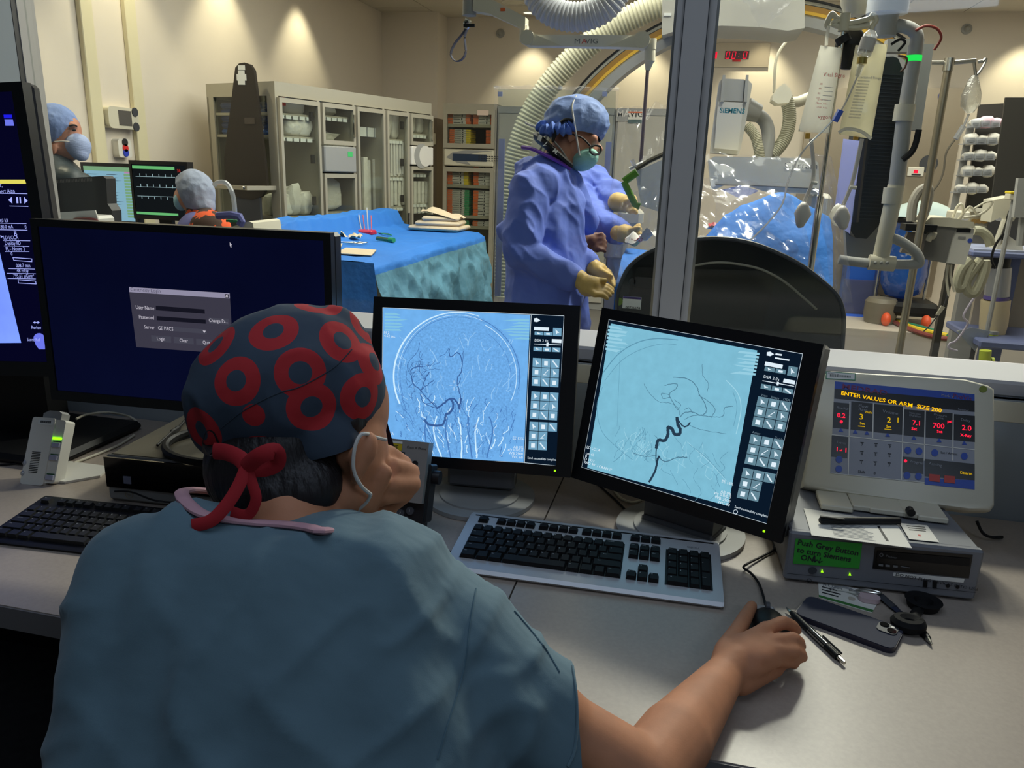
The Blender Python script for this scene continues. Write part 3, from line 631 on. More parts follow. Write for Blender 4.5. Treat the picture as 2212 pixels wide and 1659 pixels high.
for q in ([(31, 556), (72, 559), (72, 565), (33, 562)], [(42, 604), (80, 607), (81, 613), (43, 611)]): F.line(g, q, .0015, -.004, True)
for q in ([(21, 432), (29, 425), (30, 440)], [(55, 425), (63, 434), (56, 440)], [(38, 426), (42, 426), (43, 439), (39, 439)], [(45, 426), (48, 426), (49, 439), (46, 439)], [(4, 508), (10, 511), (5, 514)], [(74, 696), (79, 693), (79, 699)], [(89, 696), (84, 693), (84, 699)], [(78, 695), (85, 695), (85, 697), (78, 697)]): F.quad(g, q, -.004)
F.quad(g3, [(0, 388), (57, 388), (60, 397), (0, 397)], -.004); part('icon', F.quad(MB(), [(13, 258), (31, 258), (34, 272), (15, 272)], -.004), screen('live_icon', (110, 120, 235), 1.0), lm, 0); F.quad(g2, arc_pts(87, 730, 12, 11, 0, 180, 10) + [(80, 745), (87, 754), (100, 754)], -.0035)
part('lettering', g, screen('live_text', (170, 180, 255), 1.0), lm, 0); part('head_icon', g2, screen('live_icon', (110, 120, 235), 1.0), lm, 0); part('yellow_bar', g3, screen('live_yellow', (225, 215, 95), 1.0), lm, 0)
g4 = MB(); F.quad(g4, [(11, 248), (29, 248), (30, 256), (12, 256)], -.004); part('icon_lid', g4, screen('live_blue2', (30, 30, 230), 1.0), lm, 0)
part('stand', MB(M.inverted() @ Matrix.Translation((-1.55, 1.46, .74))).box((0, 0, .012), (.42, .3, .024), bev=.01).box((0, .02, .15), (.16, .06, .3)), m_black, lm)

# ---- far right monitor, seen from its edge
q0 = onz(2190, 1262, .74); M = pose((q0.x + .16, 1.27, .98), -62, -5)
rm = thing('monitor', 'dark monitor cut off by the right edge of the picture', 'monitor', M)
part('bezel', MB().box((0, 0, 0), (.40, .016, .36), bev=.004), c_frame, rm); part('shell', MB().box((0, .035, 0), (.396, .055, .356), bev=.01), mat('warm_black', (44, 40, 38), .6), rm)
part('screen', MB().box((0, -.0085, 0), (.36, .001, .30)), m_blackg, rm)
part('neck', MB(M.inverted() @ Matrix.Translation((q0.x + .17, 1.30, .74))).box((0, 0, .07), (.12, .05, .13)), m_dgrey, rm); part('base', MB(M.inverted() @ Matrix.Translation((q0.x + .13, 1.27, .74))).prism(circ(.13, 36), .001, .012), m_grey, rm)
# ================================================================== things on the desk
# ---- intercom speaker
M = pose((-1.315, 1.271, .806), 2, -25.8, -1.4)
t = thing('intercom', 'white desk intercom with a lit green bar, in front of the tall side monitor', 'intercom', M)
part('body', MB().prism(rrect(.056, .145, .006, 3, -.010, -.002), -.004, .018, 'y').prism(rrect(.082, .136, .006, 3), .0, .028, 'y'), m_white, t)
part('top_cap', MB().prism([(-.028 + .009, .066), (.026, .066), (.026, .082), (.018, .087), (-.005, .087), (-.019, .08)], .002, .026, 'y'), m_grey, t)
part('foot', MB(M.inverted() @ Matrix.Translation((-1.29, 1.31, .7405))).prism([(-.05, -.05), (.03, -.05), (.075, .0), (.06, .05), (-.05, .05)], 0, .005), m_white, t)
mb = MB()
for k in range(13): mb.box((-.012, -.0042, -.048 + k * .0036), (.021, .0008, .0014))
part('speaker_slot', mb, m_black, t, 0)
part('light_bar', MB().box((.029, -.001, .028), (.020, .003, .005)), screen('green_bar', (140, 255, 20), 2.0), t)
for z in (.014, -.014, -.056): part('button', MB().box((.029, -.001, z), (.019, .006, .011), bev=.001), mat('button_lilac', (170, 170, 190), .4), t); 
for z in (.0215, -.0065, -.0485): part('button_label', MB().box((.029, -.0005, z), (.018, .002, .002)), mat('green_print', (40, 90, 50), .5), t)
mb = MB(); mb.box((-.004, -.0042, .060), (.036, .0006, .011)); part('asset_label', mb, m_barcode, t, 0)
mb = MB()
for k in range(16): mb.box((-.016 + k * .0016, -.0047, .061), (.0008 if k % 3 else .0012, .0004, .005))
part('barcode', mb, m_ink, t, 0)
for x, z in ((-.036, -.030), (-.036, -.052)): part('knob', MB().ell((x, -.002, z), (.005, .006, .006)), clear('clear_knob', (220, 225, 230), .2, .35), t)
def cable(label, pts, r, m, cat='cable', name='cable', n=8, group=None): return solo(name, label, cat, MB().tube(spline([tuple(p) for p in pts], 8), r, n), m, group=group)
cable('cream cable looping behind the intercom', [onz(165, 905, .80), onz(190, 895, .80), onz(235, 891, .79), onz(280, 900, .75), onz(300, 915, .745)], .003, m_cream)
cable('cream cable with a thick plug left of the intercom', [onz(-30, 940, .745), onz(0, 940, .747), onz(22, 938, .747), onz(30, 937, .745), onz(70, 930, .744), onz(100, 925, .744)], [.006] * 17 + [.003] * 24, m_cream)
cable('beige cable running from the intercom foot to the small computer', [onz(160, 1000, .744), onz(200, 985, .744), onz(255, 962, .744), onz(290, 940, .744)], .003, m_cream)
cable('dark wire looped on the desk left of the intercom', [onz(-20, 1005, .743), onz(40, 1000, .743), onz(130, 975, .743), onz(200, 925, .743), onz(215, 905, .743), onz(200, 900, .743), onz(170, 912, .743)], .002, m_black)

# ---- small form factor computer under the login monitor
M = pose((-.945, 1.232, .74), 4)
t = thing('computer', 'small black and silver desktop computer under the login monitor', 'computer', M)
part('case', MB().b2((-.17, .008, .004), (.17, .33, .0975), bev=.006), mat('case_top', (92, 88, 78), .35), t)
part('front_panel', MB().b2((-.172, -.004, .0), (.172, .012, .0995), bev=.008), m_grey, t)
part('gloss_panel', MB().b2((-.168, -.007, .033), (.168, -.003, .097)), m_blackg, t)
part('sticker', MB().b2((-.128, -.0085, .044), (-.112, -.0065, .060)), mat('sticker', (130, 135, 160), .4), t)
mb = MB().ring([(a - .122, b + .019) for a, b in circ(.009, 20)], [(a - .122, b + .019) for a, b in circ(.0078, 20)], -.0048, -.0035, 'y'); mb.text('hp', .007, Matrix.Translation((-.1275, -.0048, .0165))); part('logo', mb, mat('logo_gold', (150, 138, 110), .35), t, 0)
mb = MB()
for x in (-.02, .04, .06): mb.b2((x, -.0045, .014), (x + .013, -.0035, .019))
part('port', mb, m_black, t, 0); part('cable_tail', MB().tube(spline([(.01, -.002, .012), (-.03, -.05, .035), (-.10, -.025, .035), (-.145, -.015, .028)], 8), .0018, 6), m_black, t)
cable('black plug lead lying on the small computer', [onz(410, 897, .845), onz(385, 925, .845), onz(370, 935, .848), onz(340, 962, .842)], [.003] * 8 + [.006] * 8 + [.003] * 9, m_black, 'cable')

# ---- keyboards
m_key = mat('key_black', (20, 20, 22), .6, 0, .25); m_leg = mat('key_legend', (190, 192, 195), .5); m_silver = mat('silver_paint', (184, 186, 190), .35, .2)
ROWS = ["`1234567890-=", "QWERTYUIOP[]\\", "ASDFGHJKL;'", "ZXCVBNM,./"]
_keyme = {}
def key_mesh(wd, dp, m, h=.007):
    k = (round(wd, 4), round(dp, 4), m.name)
    if k not in _keyme:
        mb = MB(); a, b = wd / 2, dp / 2; c = .0022
        mb.add([(-a, -b, 0), (a, -b, 0), (a, b, 0), (-a, b, 0), (-a + c, -b + c * .7, h), (a - c, -b + c * .7, h), (a - c, b - c, h), (-a + c, b - c, h)], [(3, 2, 1, 0), (4, 5, 6, 7), (0, 1, 5, 4), (1, 2, 6, 5), (2, 3, 7, 6), (3, 0, 4, 7)])
        _keyme[k] = mb.mesh('key', m)
    return _keyme[k]
def keys(t, u, v, x0, y0, tiltf, fy, blocks=('main', 'nav', 'num'), m=m_key, legends=True, nx=0, px=0):
    lg = MB()
    def put(x, y, wd, dp, txt=None):
        z = tiltf(y); me = key_mesh(wd - .0016, dp - .0016, m); o = part('key', me, None, t); o.location = (x, y, z); o.rotation_euler = (SL, 0, 0)
        if txt and legends: lg.text(txt, .0032 if len(txt) == 1 else .0020, Matrix.Translation((x - wd * .32, y + .002, z + .0076)) @ Matrix.Rotation(-pi / 2 + SL, 4, 'X'))
    SL = atan((tiltf(.05) - tiltf(0)) / .05)
    def row(r, spec):
        x = x0
        for wd, tx in spec: put(x + wd * u / 2, y0 - r * v, wd * u, v, tx); x += wd * u
    row(0, [(1, c) for c in ROWS[0]] + [(2, 'Backspace')])
    row(1, [(1.5, 'Tab')] + [(1, c) for c in ROWS[1][:-1]] + [(1.5, '\\')])
    row(2, [(1.75, 'Caps Lock')] + [(1, c) for c in ROWS[2]] + [(2.25, 'Enter')])
    row(3, [(2.25, 'Shift')] + [(1, c) for c in ROWS[3]] + [(2.75, 'Shift')])
    row(4, [(1.5, 'Ctrl'), (1.2, ''), (1.3, 'Alt'), (6, ''), (1.25, 'Alt'), (1.25, ''), (1.1, ''), (1.4, 'Ctrl')])
    put(x0 + .6 * u, fy, 1.1 * u, v * .8, 'Esc')
    for g in range(3):
        for k in range(4): put(x0 + (2.15 + g * 4.35 + k) * u + u * .3, fy, u, v * .8, 'F%d' % (g * 4 + k + 1))
    for k, s_ in enumerate(('PrtSc', 'Scroll', 'Pause')): put(nx + (k + .5) * u, fy, u, v * .8, s_)
    for r, ss in enumerate((('Insert', 'Home', 'PgUp'), ('Delete', 'End', 'PgDn'))):
        for k, s_ in enumerate(ss): put(nx + (k + .5) * u, y0 - r * v, u, v, s_)
    for x, y, s_ in ((1.5, 3, '↑'), (.5, 4, '←'), (1.5, 4, '↓'), (2.5, 4, '→')): put(nx + x * u, y0 - y * v, u, v, s_)
    N = ['Num', '/', '*', '-', '7', '8', '9', '4', '5', '6', '1', '2', '3']
    for k in range(4): put(px + (k + .5) * u, y0, u, v, N[k])
    for r in range(3):
        for k in range(3): put(px + (k + .5) * u, y0 - (r + 1) * v, u, v, N[4 + r * 3 + k])
    put(px + u, y0 - 4 * v, 2 * u, v, '0'); put(px + 2.5 * u, y0 - 4 * v, u, v, '.'); put(px + 3.5 * u, y0 - 1.5 * v, u, 2 * v, '+'); put(px + 3.5 * u, y0 - 3.5 * v, u, 2 * v, 'Enter')
    if legends: part('key_legend', lg, m_leg, t, 0, kind='stuff')
M = pose((-.1356, 1.2456, .74), 1.5)
t = thing('keyboard', 'silver keyboard with black keys in front of the two scan monitors', 'keyboard', M)
zt = lambda y: .0165 + (y + .072) * .075
yz = [(-.100, .002), (-.104, .007), (-.098, .012), (-.075, .0155), (.075, .0265), (.092, .026), (.101, .020), (.102, .010), (.098, .003)]
part('case', MB().prism(yz, -.234, .234, 'x'), m_silver, t, 25)
part('end_cap', MB().prism([(a * .985, b * .93 + .0006) for a, b in yz], -.2365, -.234, 'x').prism([(a * .985, b * .93 + .0006) for a, b in yz], .234, .2365, 'x'), m_silver, t, 25)
part('hinge_groove', MB().b2((-.226, .078, .0250), (.226, .0815, .0272)), m_black, t)
part('key_well', MB().poly([(-.2175, -.0725, zt(-.0725) + .0004), (.0665, -.0725, zt(-.0725) + .0004), (.0665, .038, zt(.038) + .0004), (-.2175, .038, zt(.038) + .0004)]).poly([(.1405, -.0725, zt(-.0725) + .0004), (.2195, -.0725, zt(-.0725) + .0004), (.2195, .038, zt(.038) + .0004), (.1405, .038, zt(.038) + .0004)]), m_black, t, 0)
keys(t, .01887, .0220, -.2168, .0262, zt, .0605, nx=.0745, px=.1425)
mb = MB(); mb.text('FUJITSU', .0042, Matrix.Translation((.178, .052, zt(.052) + .0012)) @ Matrix.Rotation(-pi / 2 + .075, 4, 'X')); part('lettering', mb, m_ink, t, 0)
M = pose((-.985, 1.098, .74), 4)
t = thing('keyboard', 'black keyboard at the left, partly hidden by the blue sleeve', 'keyboard', M)
zt2 = lambda y: .0075 + (y + .06) * .10
part('case', MB().prism([(-.082, .001), (-.084, .005), (-.078, .0065), (.070, .0215), (.080, .021), (.082, .014), (.078, .003)], -.222, .222, 'x'), m_black, t, 25)
keys(t, .0186, .0205, -.212, .0255, zt2, .0585, m=mat('key_matt', (26, 26, 28), .5), nx=.075, px=.138)

# ---- mouse and its cable
M = Matrix.Translation(onz(1660, 1372, .74)) @ Matrix.Rotation(radians(4), 4, 'Z')
t = thing('mouse', 'black computer mouse under the hand', 'mouse', M)
def msh(u, v):
    a = 2 * pi * u; r = sin(v * pi / 2); z = cos(v * pi / 2)
    return (.030 * r * cos(a), .055 * r * sin(a), .036 * z ** .7 - .006 * (sin(a) * r) + .001)
part('shell', MB().grid(lambda u, v: msh(u, v), 24, 8, closed=True), m_black, t, 60); part('wheel', MB().cyl((-.003, .032, .031), (.003, .032, .031), .007), m_dgrey, t); part('nose', MB().b2((-.016, .046, .004), (.016, .056, .020), bev=.004), m_grey, t)
cable('thin black mouse cable curling past the silver keyboard', [onz(1657, 1328, .75), onz(1652, 1300, .748), onz(1640, 1262, .746), onz(1622, 1238, .748), onz(1606, 1226, .750), onz(1618, 1216, .747), onz(1650, 1200, .744), onz(1672, 1186, .744), onz(1668, 1165, .744)], .0022, m_black)
cable('grey cable lying behind the silver keyboard', [onz(1290, 1045, .743), onz(1330, 1080, .743), onz(1355, 1105, .743), onz(1375, 1120, .743)], .0022, m_black)
cable('pale cable bent behind the right scan monitor', [onz(1322, 1052, .743), onz(1340, 1075, .745), onz(1365, 1085, .745), onz(1385, 1080, .743)], .003, m_cream)
cable('black wire hanging behind the injector', [onz(2110, 1125, .78), onz(2122, 1150, .76), onz(2140, 1160, .75), onz(2165, 1160, .744)], .003, m_black)

# ---- desk telephone
b = onz(905.6, 1191.5, .745); M = pose((b.x - .10, b.y, b.z), 0, 70 - 90)
t = thing('telephone', 'silver and black desk telephone standing behind the hand on the chin', 'telephone', M)
H = .198; m_psil = mat('phone_silver', (150, 146, 142), .35, .2); m_pblk = mat('phone_black', (24, 24, 28), .45)
part('base', MB().prism([(-.002, 0), (.03, 0), (.028, H * .8), (.0, H * .8)], -.1, .1, 'x').b2((.0935, .006, .05), (.103, .045, H * .80), bev=.003), m_pblk, t)
part('face_plate', MB().prism([(-.1, H * .44), (.0985, H * .44), (.0995, H), (-.1, H)], -.014, .012, 'y'), m_psil, t)
part('side_knob', MB().cyl((.103, .025, .135), (.116, .025, .135), .013, 14), m_pblk, t)
part('display', MB().b2((-.02, -.016, .118), (.056, -.0135, .176)), mat('lcd', (30, 36, 44), .2), t)
mb = MB()
for k in range(4): mb.cyl((.078 if k % 2 == 0 else .064, -.018, .158 - k * .0165), (.078 if k % 2 == 0 else .064, -.0135, .158 - k * .0165), .0052, 12)
part('side_button', mb, m_pblk, t, kind='stuff')
part('yellow_label', MB().b2((.01, -.0152, .178), (.049, -.0138, .190)), mat('yellow_sticker', (200, 175, 30), .5), t); mb = MB(); mb.text('3E', .0065, Matrix.Translation((.033, -.0158, .1805)), bold=.01); mb.text('10.49', .004, Matrix.Translation((.014, -.0158, .1815))); part('label_lettering', mb, m_ink, t, 0)
part('white_label', MB().b2((.01, -.0152, .1905), (.049, -.0138, .1945)), m_barcode, t)
mb = MB(); mb.text('Cisco IP Phone', .0042, Matrix.Translation((.058, -.0148, .184))); part('lettering', mb, m_ink, t, 0)
for x, z in ((.075, .071), (.057, .064), (.037, .059), (.070, .053), (.09, .02), (.066, .02), (.042, .02)):
    part('button', MB().prism(circ(.0075, 14, x, z), -.0055, 0, 'y'), m_dgrey, t)
lg = MB()
for s_, x, z in (('?', .0555, .0615), ('i', .0735, .069), ('+', .0685, .051), ('(', .040, .018), ('x', .064, .018), (')', .0885, .018)): lg.text(s_, .006, Matrix.Translation((x, -.0062, z)))
part('button_legend', lg, m_leg, t, 0)
part('volume_key', MB().b2((.028, -.0052, .035), (.078, -.001, .0405), bev=.0015), m_grey, t)
part('handset', MB().prism(rrect(.05, .19, .02, 4, -.073, .11), -.045, -.014, 'y'), m_pblk, t)
part('cord', MB().tube(spline([(.10, .02, .012), (.125, .012, .0), (.14, .02, .002), (.19, .05, .01)], 8), [.006] * 8 + [.002] * 17, 8), m_black, t)

# ---- injector head
M = pose((.421, 1.517, .955), .18, -30.8, .4)
f8 = lambda a, b: (1650 + a / 2.963, 760 + b / 2.963)
t = thing('injector', 'white power injector console with lit amber and red readouts, on the grey computer', 'medical injector', M)
F = Face(t, M, f8); P2 = lambda a, b: on_face(M, *f8(a, b))
ol = [P2(*q) for q in ((375, 150), (420, 122), (900, 150), (1290, 175), (1440, 215), (1478, 240), (1482, 700), (1480, 985), (1455, 1020), (1330, 1022), (900, 965), (400, 900), (255, 862), (240, 835), (290, 560), (345, 260))]
cxm = sum(p[0] for p in ol) / len(ol); czm = sum(p[1] for p in ol) / len(ol)
mb = MB(); rings = [(.0, .92, .96), (-.004, .975, .985), (-.0, 1.0, 1.0), (.03, 1.0, 1.0), (.055, .93, .9)]
vs = []; 
for (y, kx, kz) in [(-.006, .955, .965), (-.002, .985, .99), (.006, 1, 1), (.030, 1, 1), (.052, .94, .93)]: vs += [(cxm + (x - cxm) * kx, y, czm + (z - czm) * kz) for x, z in ol]
n = len(ol); mb.add(vs, [list(range(n)), list(range(4 * n, 5 * n))[::-1]] + [(k * n + (i + 1) % n, k * n + i, (k + 1) * n + i, (k + 1) * n + (i + 1) % n) for k in range(4) for i in range(n)])
part('housing', mb, m_cream, t, 40)
m_pan = mat('panel_grey', (150, 152, 162), .45); m_panb = mat('panel_blue', (26, 70, 170), .4); m_pank = mat('panel_black', (14, 13, 14), .3)
def pan(name, quads, m, off): part(name, [F.quad(mb_, q, off) for mb_ in [MB()] for q in quads][0] if len(quads) == 1 else _pq(quads, off), m, t, 0)
def _pq(quads, off):
    mb = MB()
    for q in quads: F.quad(mb, q, off)
    return mb
pan('keypad_panel', [[(450, 195), (1340, 278), (1340, 885), (1022, 852), (1020, 840), (870, 828), (538, 792), (420, 780)]], m_pan, -.0065)
for q_ in ([(450, 195), (1340, 278), (1340, 322), (448, 242)], [(1022, 810), (1340, 826), (1340, 885), (1022, 852)]): pan('blue_band', [q_], m_panb, -.0069)
for q_ in ([(448, 242), (1340, 320), (1340, 390), (446, 304)], [(442, 328), (547, 337), (540, 500), (436, 490)], [(555, 323), (692, 336), (690, 515), (550, 502)], [(700, 340), (884, 356), (882, 536), (696, 518)], [(892, 374), (1022, 384), (1018, 550), (888, 538)], [(1030, 386), (1200, 400), (1200, 568), (1028, 552)], [(1208, 404), (1341, 416), (1341, 582), (1206, 570)], [(430, 540), (536, 552), (528, 685), (426, 675)], [(881, 675), (1014, 686), (1012, 785), (880, 775)], [(1022, 690), (1340, 722), (1340, 826), (1022, 800)]): pan('black_window', [q_], m_pank, -.0072)
gl = MB(); F.line(gl, [(545, 330), (534, 792)], .0018, -.0074); F.line(gl, [(695, 336), (690, 555)], .0018, -.0074); F.line(gl, [(887, 360), (873, 830)], .0018, -.0074); F.line(gl, [(1025, 384), (1018, 700)], .0018, -.0074); F.line(gl, [(1203, 402), (1200, 700)], .0018, -.0074); F.line(gl, [(430, 535), (1340, 632)], .0016, -.0074); F.line(gl, [(425, 780), (1020, 840)], .0012, -.0074); part('panel_rule', gl, m_white, t, 0)
am, rd, wh, bu, yl = MB(), MB(), MB(), MB(), MB()
F.txt(am, 'ENTER VALUES OR ARM  SIZE 200', 486, 280, .0075, -.0078, rot=5.2, sx=1.12, bold=.012)
for s_, a, b, h in (('0.2', 462, 424, .0088), ('7.1', 942, 472, .0088), ('700', 1072, 490, .0095), ('2.0', 1257, 505, .0095), ('1', 452, 640, .0085), ('1', 508, 647, .0085)): F.txt(rd, s_, a, b, h, -.0078, bold=.01)
F.txt(rd, 'of', 478, 640, .004, -.0078)
for s_, a, b in (('Set', 936, 505), ('Set', 1098, 522), ('X-Ray', 1248, 545), ('psi', 1165, 458)): F.txt(rd, s_, a, b, .0052, -.0078, bold=.02)
for a, b in ((490, 453), (899, 703)): F.quad(rd, arc_pts(a, b, 10, 10, 0, 360, 10)[:-1], -.0078)
for s_, a, b, h in (('3', 603, 437, .0110), ('2', 780, 457, .0105), ('1', 838, 457, .0095)): F.txt(yl, s_, a, b, h, -.0078, bold=.01)
for s_, a, b in (('Set', 607, 470), ('Set', 775, 490), ('ml/s', 643, 398), ('Disarm', 1246, 784)): F.txt(yl, s_, a, b, .0048, -.0078, bold=.015)
F.quad(yl, [(597, 478), (640, 482), (640, 487), (597, 483)], -.0078); F.quad(yl, [(765, 498), (810, 502), (810, 506), (765, 502)], -.0078)
part('amber_readout', am, m_leda, t, 0); part('red_readout', rd, m_ledr, t, 0); part('yellow_readout', yl, screen('yellow_led', (235, 190, 20), .75), t, 0)
for s_, a, b, h in (('Rise/Fall', 460, 368, .0045), ('Flow', 598, 358, .0062), ('Rate', 598, 380, .0062), ('Volume', 752, 395, .0062), ('Injection', 922, 400, .004), ('Duration', 922, 416, .004), ('Pressure', 1078, 412, .0045), ('Limit', 1092, 432, .0045), ('Delay', 1250, 446, .005), ('Level', 462, 590, .0055), ('Program', 924, 712, .0052), ('Arming', 1046, 726, .0052), ('Mark V', 1125, 290, .0052), ('Sentinel', 1232, 378, .004)): F.txt(wh, s_, a, b, h, -.0078, rot=4)
part('panel_lettering', wh, mat('panel_white_print', (150, 152, 160), .5), t, 0)
rp = MB(); F.txt(rp, 'MEDRAD', 492, 240, .0095, -.0078, rot=4, sx=1.5, bold=.015); F.txt(rp, 'ProVis', 1200, 300, .0085, -.0078, rot=4, bold=.01); part('brand_lettering', rp, mat('brand_red', (120, 45, 90), .5), t, 0)
for a, b in ((487, 506), (579, 517), (653, 524), (785, 537), (952, 556), (1113, 572), (1273, 588)): part('arrow_key', F.quad(MB(), [(a - 16, b + 11), (a + 16, b + 12), (a, b - 14)], -.0078), m_panb, t, 0)
for a, b in ((476, 693), (474, 754), (914, 635), (985, 641), (1085, 651), (1273, 673), (908, 795), (981, 801)): part('round_key', F.quad(MB(), arc_pts(a, b, 22, 23, 0, 360, 16)[:-1], -.0078), m_panb, t, 0)
for q in ([(1048, 785), (1117, 792), (1116, 838), (1047, 830)], [(1145, 795), (1214, 801), (1213, 847), (1144, 840)]): part('red_key', F.quad(MB(), q, -.0082), mat('key_red', (190, 60, 50), .45), t, 0)
kk = MB()
for r, ss in enumerate(('789', '456', '123')):
    for c, s_ in enumerate(ss): F.txt(kk, s_, 616 + c * 88 - r * 2, 606 + c * 7 + r * 58, .005, -.0078); F.quad(kk, [(612 + c * 88 - r * 2, 582 + c * 7 + r * 58), (634 + c * 88 - r * 2, 584 + c * 7 + r * 58), (634 + c * 88 - r * 2, 588 + c * 7 + r * 58), (612 + c * 88 - r * 2, 586 + c * 7 + r * 58)], -.0078)
F.txt(kk, 'Shift', 596, 778, .005, -.0078); F.txt(kk, '0', 696, 788, .005, -.0078); F.txt(kk, 'Set / Arrest', 1122, 655, .0042, -.0078); part('keypad_digit', kk, m_ink, t, 0)
part('asset_label', F.quad(MB(), [(392, 130), (582, 143), (580, 190), (392, 180)], -.0068), mat('label_green', (40, 130, 90), .5), t, 0); part('label_face', F.quad(MB(), [(397, 135), (577, 148), (575, 185), (397, 175)], -.0071), m_barcode, t, 0)
bc = MB()
for k in range(26): a = 418 + k * 5.2; F.quad(bc, [(a, 150 + k * .35), (a + (3.4 if k % 3 == 0 else 2), 150 + k * .35), (a + (3.4 if k % 3 == 0 else 2), 165 + k * .35), (a, 165 + k * .35)], -.0074)
F.txt(bc, 'PROPERTY OF', 405, 146, .0022, -.0074, rot=3); part('barcode', bc, m_ink, t, 0)
part('round_sticker', F.quad(MB(), arc_pts(1394, 245, 26, 22, 0, 360, 18)[:-1], -.0070), mat('olive_sticker', (120, 130, 40), .5), t, 0)
mb = MB()
for a0, a1, b0, b1 in ((372, 570, 905, 1035), (572, 690, 930, 1030), (690, 900, 950, 1060), (900, 1010, 980, 1075), (1000, 1180, 1005, 1105)):
    p0 = onz(*f8(a0, b1), .8385); p1 = onz(*f8(a1, b1), .8385); mb.b2((p0.x, p1.y, .8385), (p1.x, p1.y + .07, .849), bev=.002)
part('bracket', mb, m_cream, t, world=True)
part('socket', MB().cyl(onz(*f8(936, 1052), .845) + V((0, -.004, .008)), onz(*f8(936, 1052), .845) + V((0, .01, .008)), .007), m_black, t, world=True)

# ---- grey desktop computer below the injector
M = pose((.3625, 1.288, .74), 3.5)
t = thing('computer', 'grey desktop computer with a green handwritten note under the injector', 'computer', M)
m_case = mat('case_grey', (118, 120, 126), .5)
part('case', MB().b2((-.152, .008, .006), (.152, .34, .0955), bev=.003), m_case, t)
part('front_panel', MB().b2((-.155, -.004, .004), (.155, .012, .0965), bev=.004), m_case, t)
F = Face(t, M, f8)
def fq(name, q, m, off=-.0052, lab=None, mb=None): return part(name, F.quad(mb or MB(), q, off), m, t, 0, label=lab)
fq('green_note', [(200, 1185), (625, 1217), (605, 1378), (183, 1345)], mat('note_green', (52, 160, 52), .7), -.0056, 'bright green note')
mb = MB()
for s_, a, b in (('Push Grey Button', 208, 1222), ('to turn Siemens', 205, 1270), ('ON ↓', 228, 1318)): F.txt(mb, s_, a, b, .0098, -.0062, rot=5.2, sx=.98, bold=.018)
F.line(mb, [(322, 1295), (322, 1330)], .0018, -.0062); F.line(mb, [(310, 1318), (322, 1334), (336, 1320)], .0018, -.0062)
part('handwriting', mb, m_ink, t, 0)
fq('drive_bay', [(708, 1240), (1330, 1290), (1305, 1440), (690, 1378)], m_pank)
fq('disc_tray', [(722, 1262), (1312, 1312), (1306, 1362), (716, 1308)], m_black, -.0064)
mb = MB()
for a in (742, 785, 835): F.quad(mb, [(a - 14, 1345 + (a - 742) * .085), (a + 14, 1348 + (a - 742) * .085), (a + 14, 1362 + (a - 742) * .085), (a - 14, 1359 + (a - 742) * .085)], -.0066)
F.line(mb, [(870, 1362), (926, 1370)], .0014, -.0066); F.line(mb, arc_pts(745, 1288, 10, 10, 0, 360, 12), .0014, -.0068); F.txt(mb, 'Pioneer', 772, 1300, .004, -.0068, rot=5); part('drive_print', mb, m_inkg, t, 0)
fq('warning_label', [(825, 1402), (1278, 1442), (1270, 1468), (820, 1425)], m_barcode); mb = MB(); F.txt(mb, 'DO NOT PLUG DEVICES INTO USB', 834, 1421, .0052, -.0058, rot=5.2, sx=1.13); part('label_lettering', mb, m_ink, t, 0)
fq('power_button', arc_pts(308, 1388, 28, 22, 0, 360, 18)[:-1], m_dgrey, -.0060); 
for a, b in ((368, 1392), (545, 1412)): part('indicator', F.quad(MB(), [(a - 9, b + 9), (a + 9, b + 10), (a, b - 13)], -.0060), m_led, t, 0)
mb = MB()
for a in (1028, 1088): F.quad(mb, [(a - 13, 1450 + (a - 1028) * .1), (a + 13, 1452 + (a - 1028) * .1), (a + 11, 1496 + (a - 1028) * .1), (a - 15, 1494 + (a - 1028) * .1)], -.0058)
for a, b in ((1170, 1487), (1232, 1494)): F.quad(mb, arc_pts(a, b, 13, 12, 0, 360, 14)[:-1], -.0058)
part('port', mb, m_black, t, 0)
mb = MB(); F.line(mb, [(146, 1408), (1350, 1530)], .0008, -.0056); F.line(mb, arc_pts(287, 1455, 13, 13, 0, 360, 14), .0008, -.0056); part('panel_seam', mb, m_ink, t, 0)
zt_ = .8372
def sheet(name, label, cat, pts, z, m, th=.0006, extra=None):
    tt = thing(name, label, cat, V((sum(p.x for p in pts) / 4, sum(p.y for p in pts) / 4, z)))
    part('sheet', MB().prism([(p.x, p.y) for p in pts], z, z + th), m, tt, world=True)
    if extra: extra(tt, pts, z + th + .0002)
    return tt
def lerp2(pts, u, v): a = pts[0].lerp(pts[1], u); b = pts[3].lerp(pts[2], u); return a.lerp(b, v)
def printed(tt, pts, z, rows, m=m_inkg, u0=.1, u1=.8, v0=.3, v1=.9):
    mb = MB()
    for k in range(rows):
        v = v0 + (v1 - v0) * k / rows; ue = u1 - rnd.uniform(0, .12); h = (v1 - v0) / rows * .4
        q = [lerp2(pts, u0, v), lerp2(pts, ue, v), lerp2(pts, ue, v + h), lerp2(pts, u0, v + h)]; mb.poly([(p.x, p.y, z) for p in q])
    part('print', mb, m, tt, 0, world=True, kind='stuff')
pts = [onz(*f8(a, b), zt_) for a, b in ((255, 1003), (840, 1090), (948, 1258), (305, 1175))]
def ex1(tt, p, z):
    printed(tt, p, z, 11, u0=.24, u1=.68, v0=.42, v1=.95)
    part('print_bar', MB().poly([(q.x, q.y, z) for q in (lerp2(p, .76, .3), lerp2(p, .79, .3), lerp2(p, .80, .86), lerp2(p, .77, .86))]), m_ink, tt, 0, world=True)
sheet('leaflet', 'printed white leaflet under the black marker on the grey computer', 'paper', pts, zt_, m_paper, extra=ex1)
pts = [onz(*f8(a, b), zt_ + .0008) for a, b in ((870, 1098), (1045, 1112), (1122, 1220), (930, 1200))]
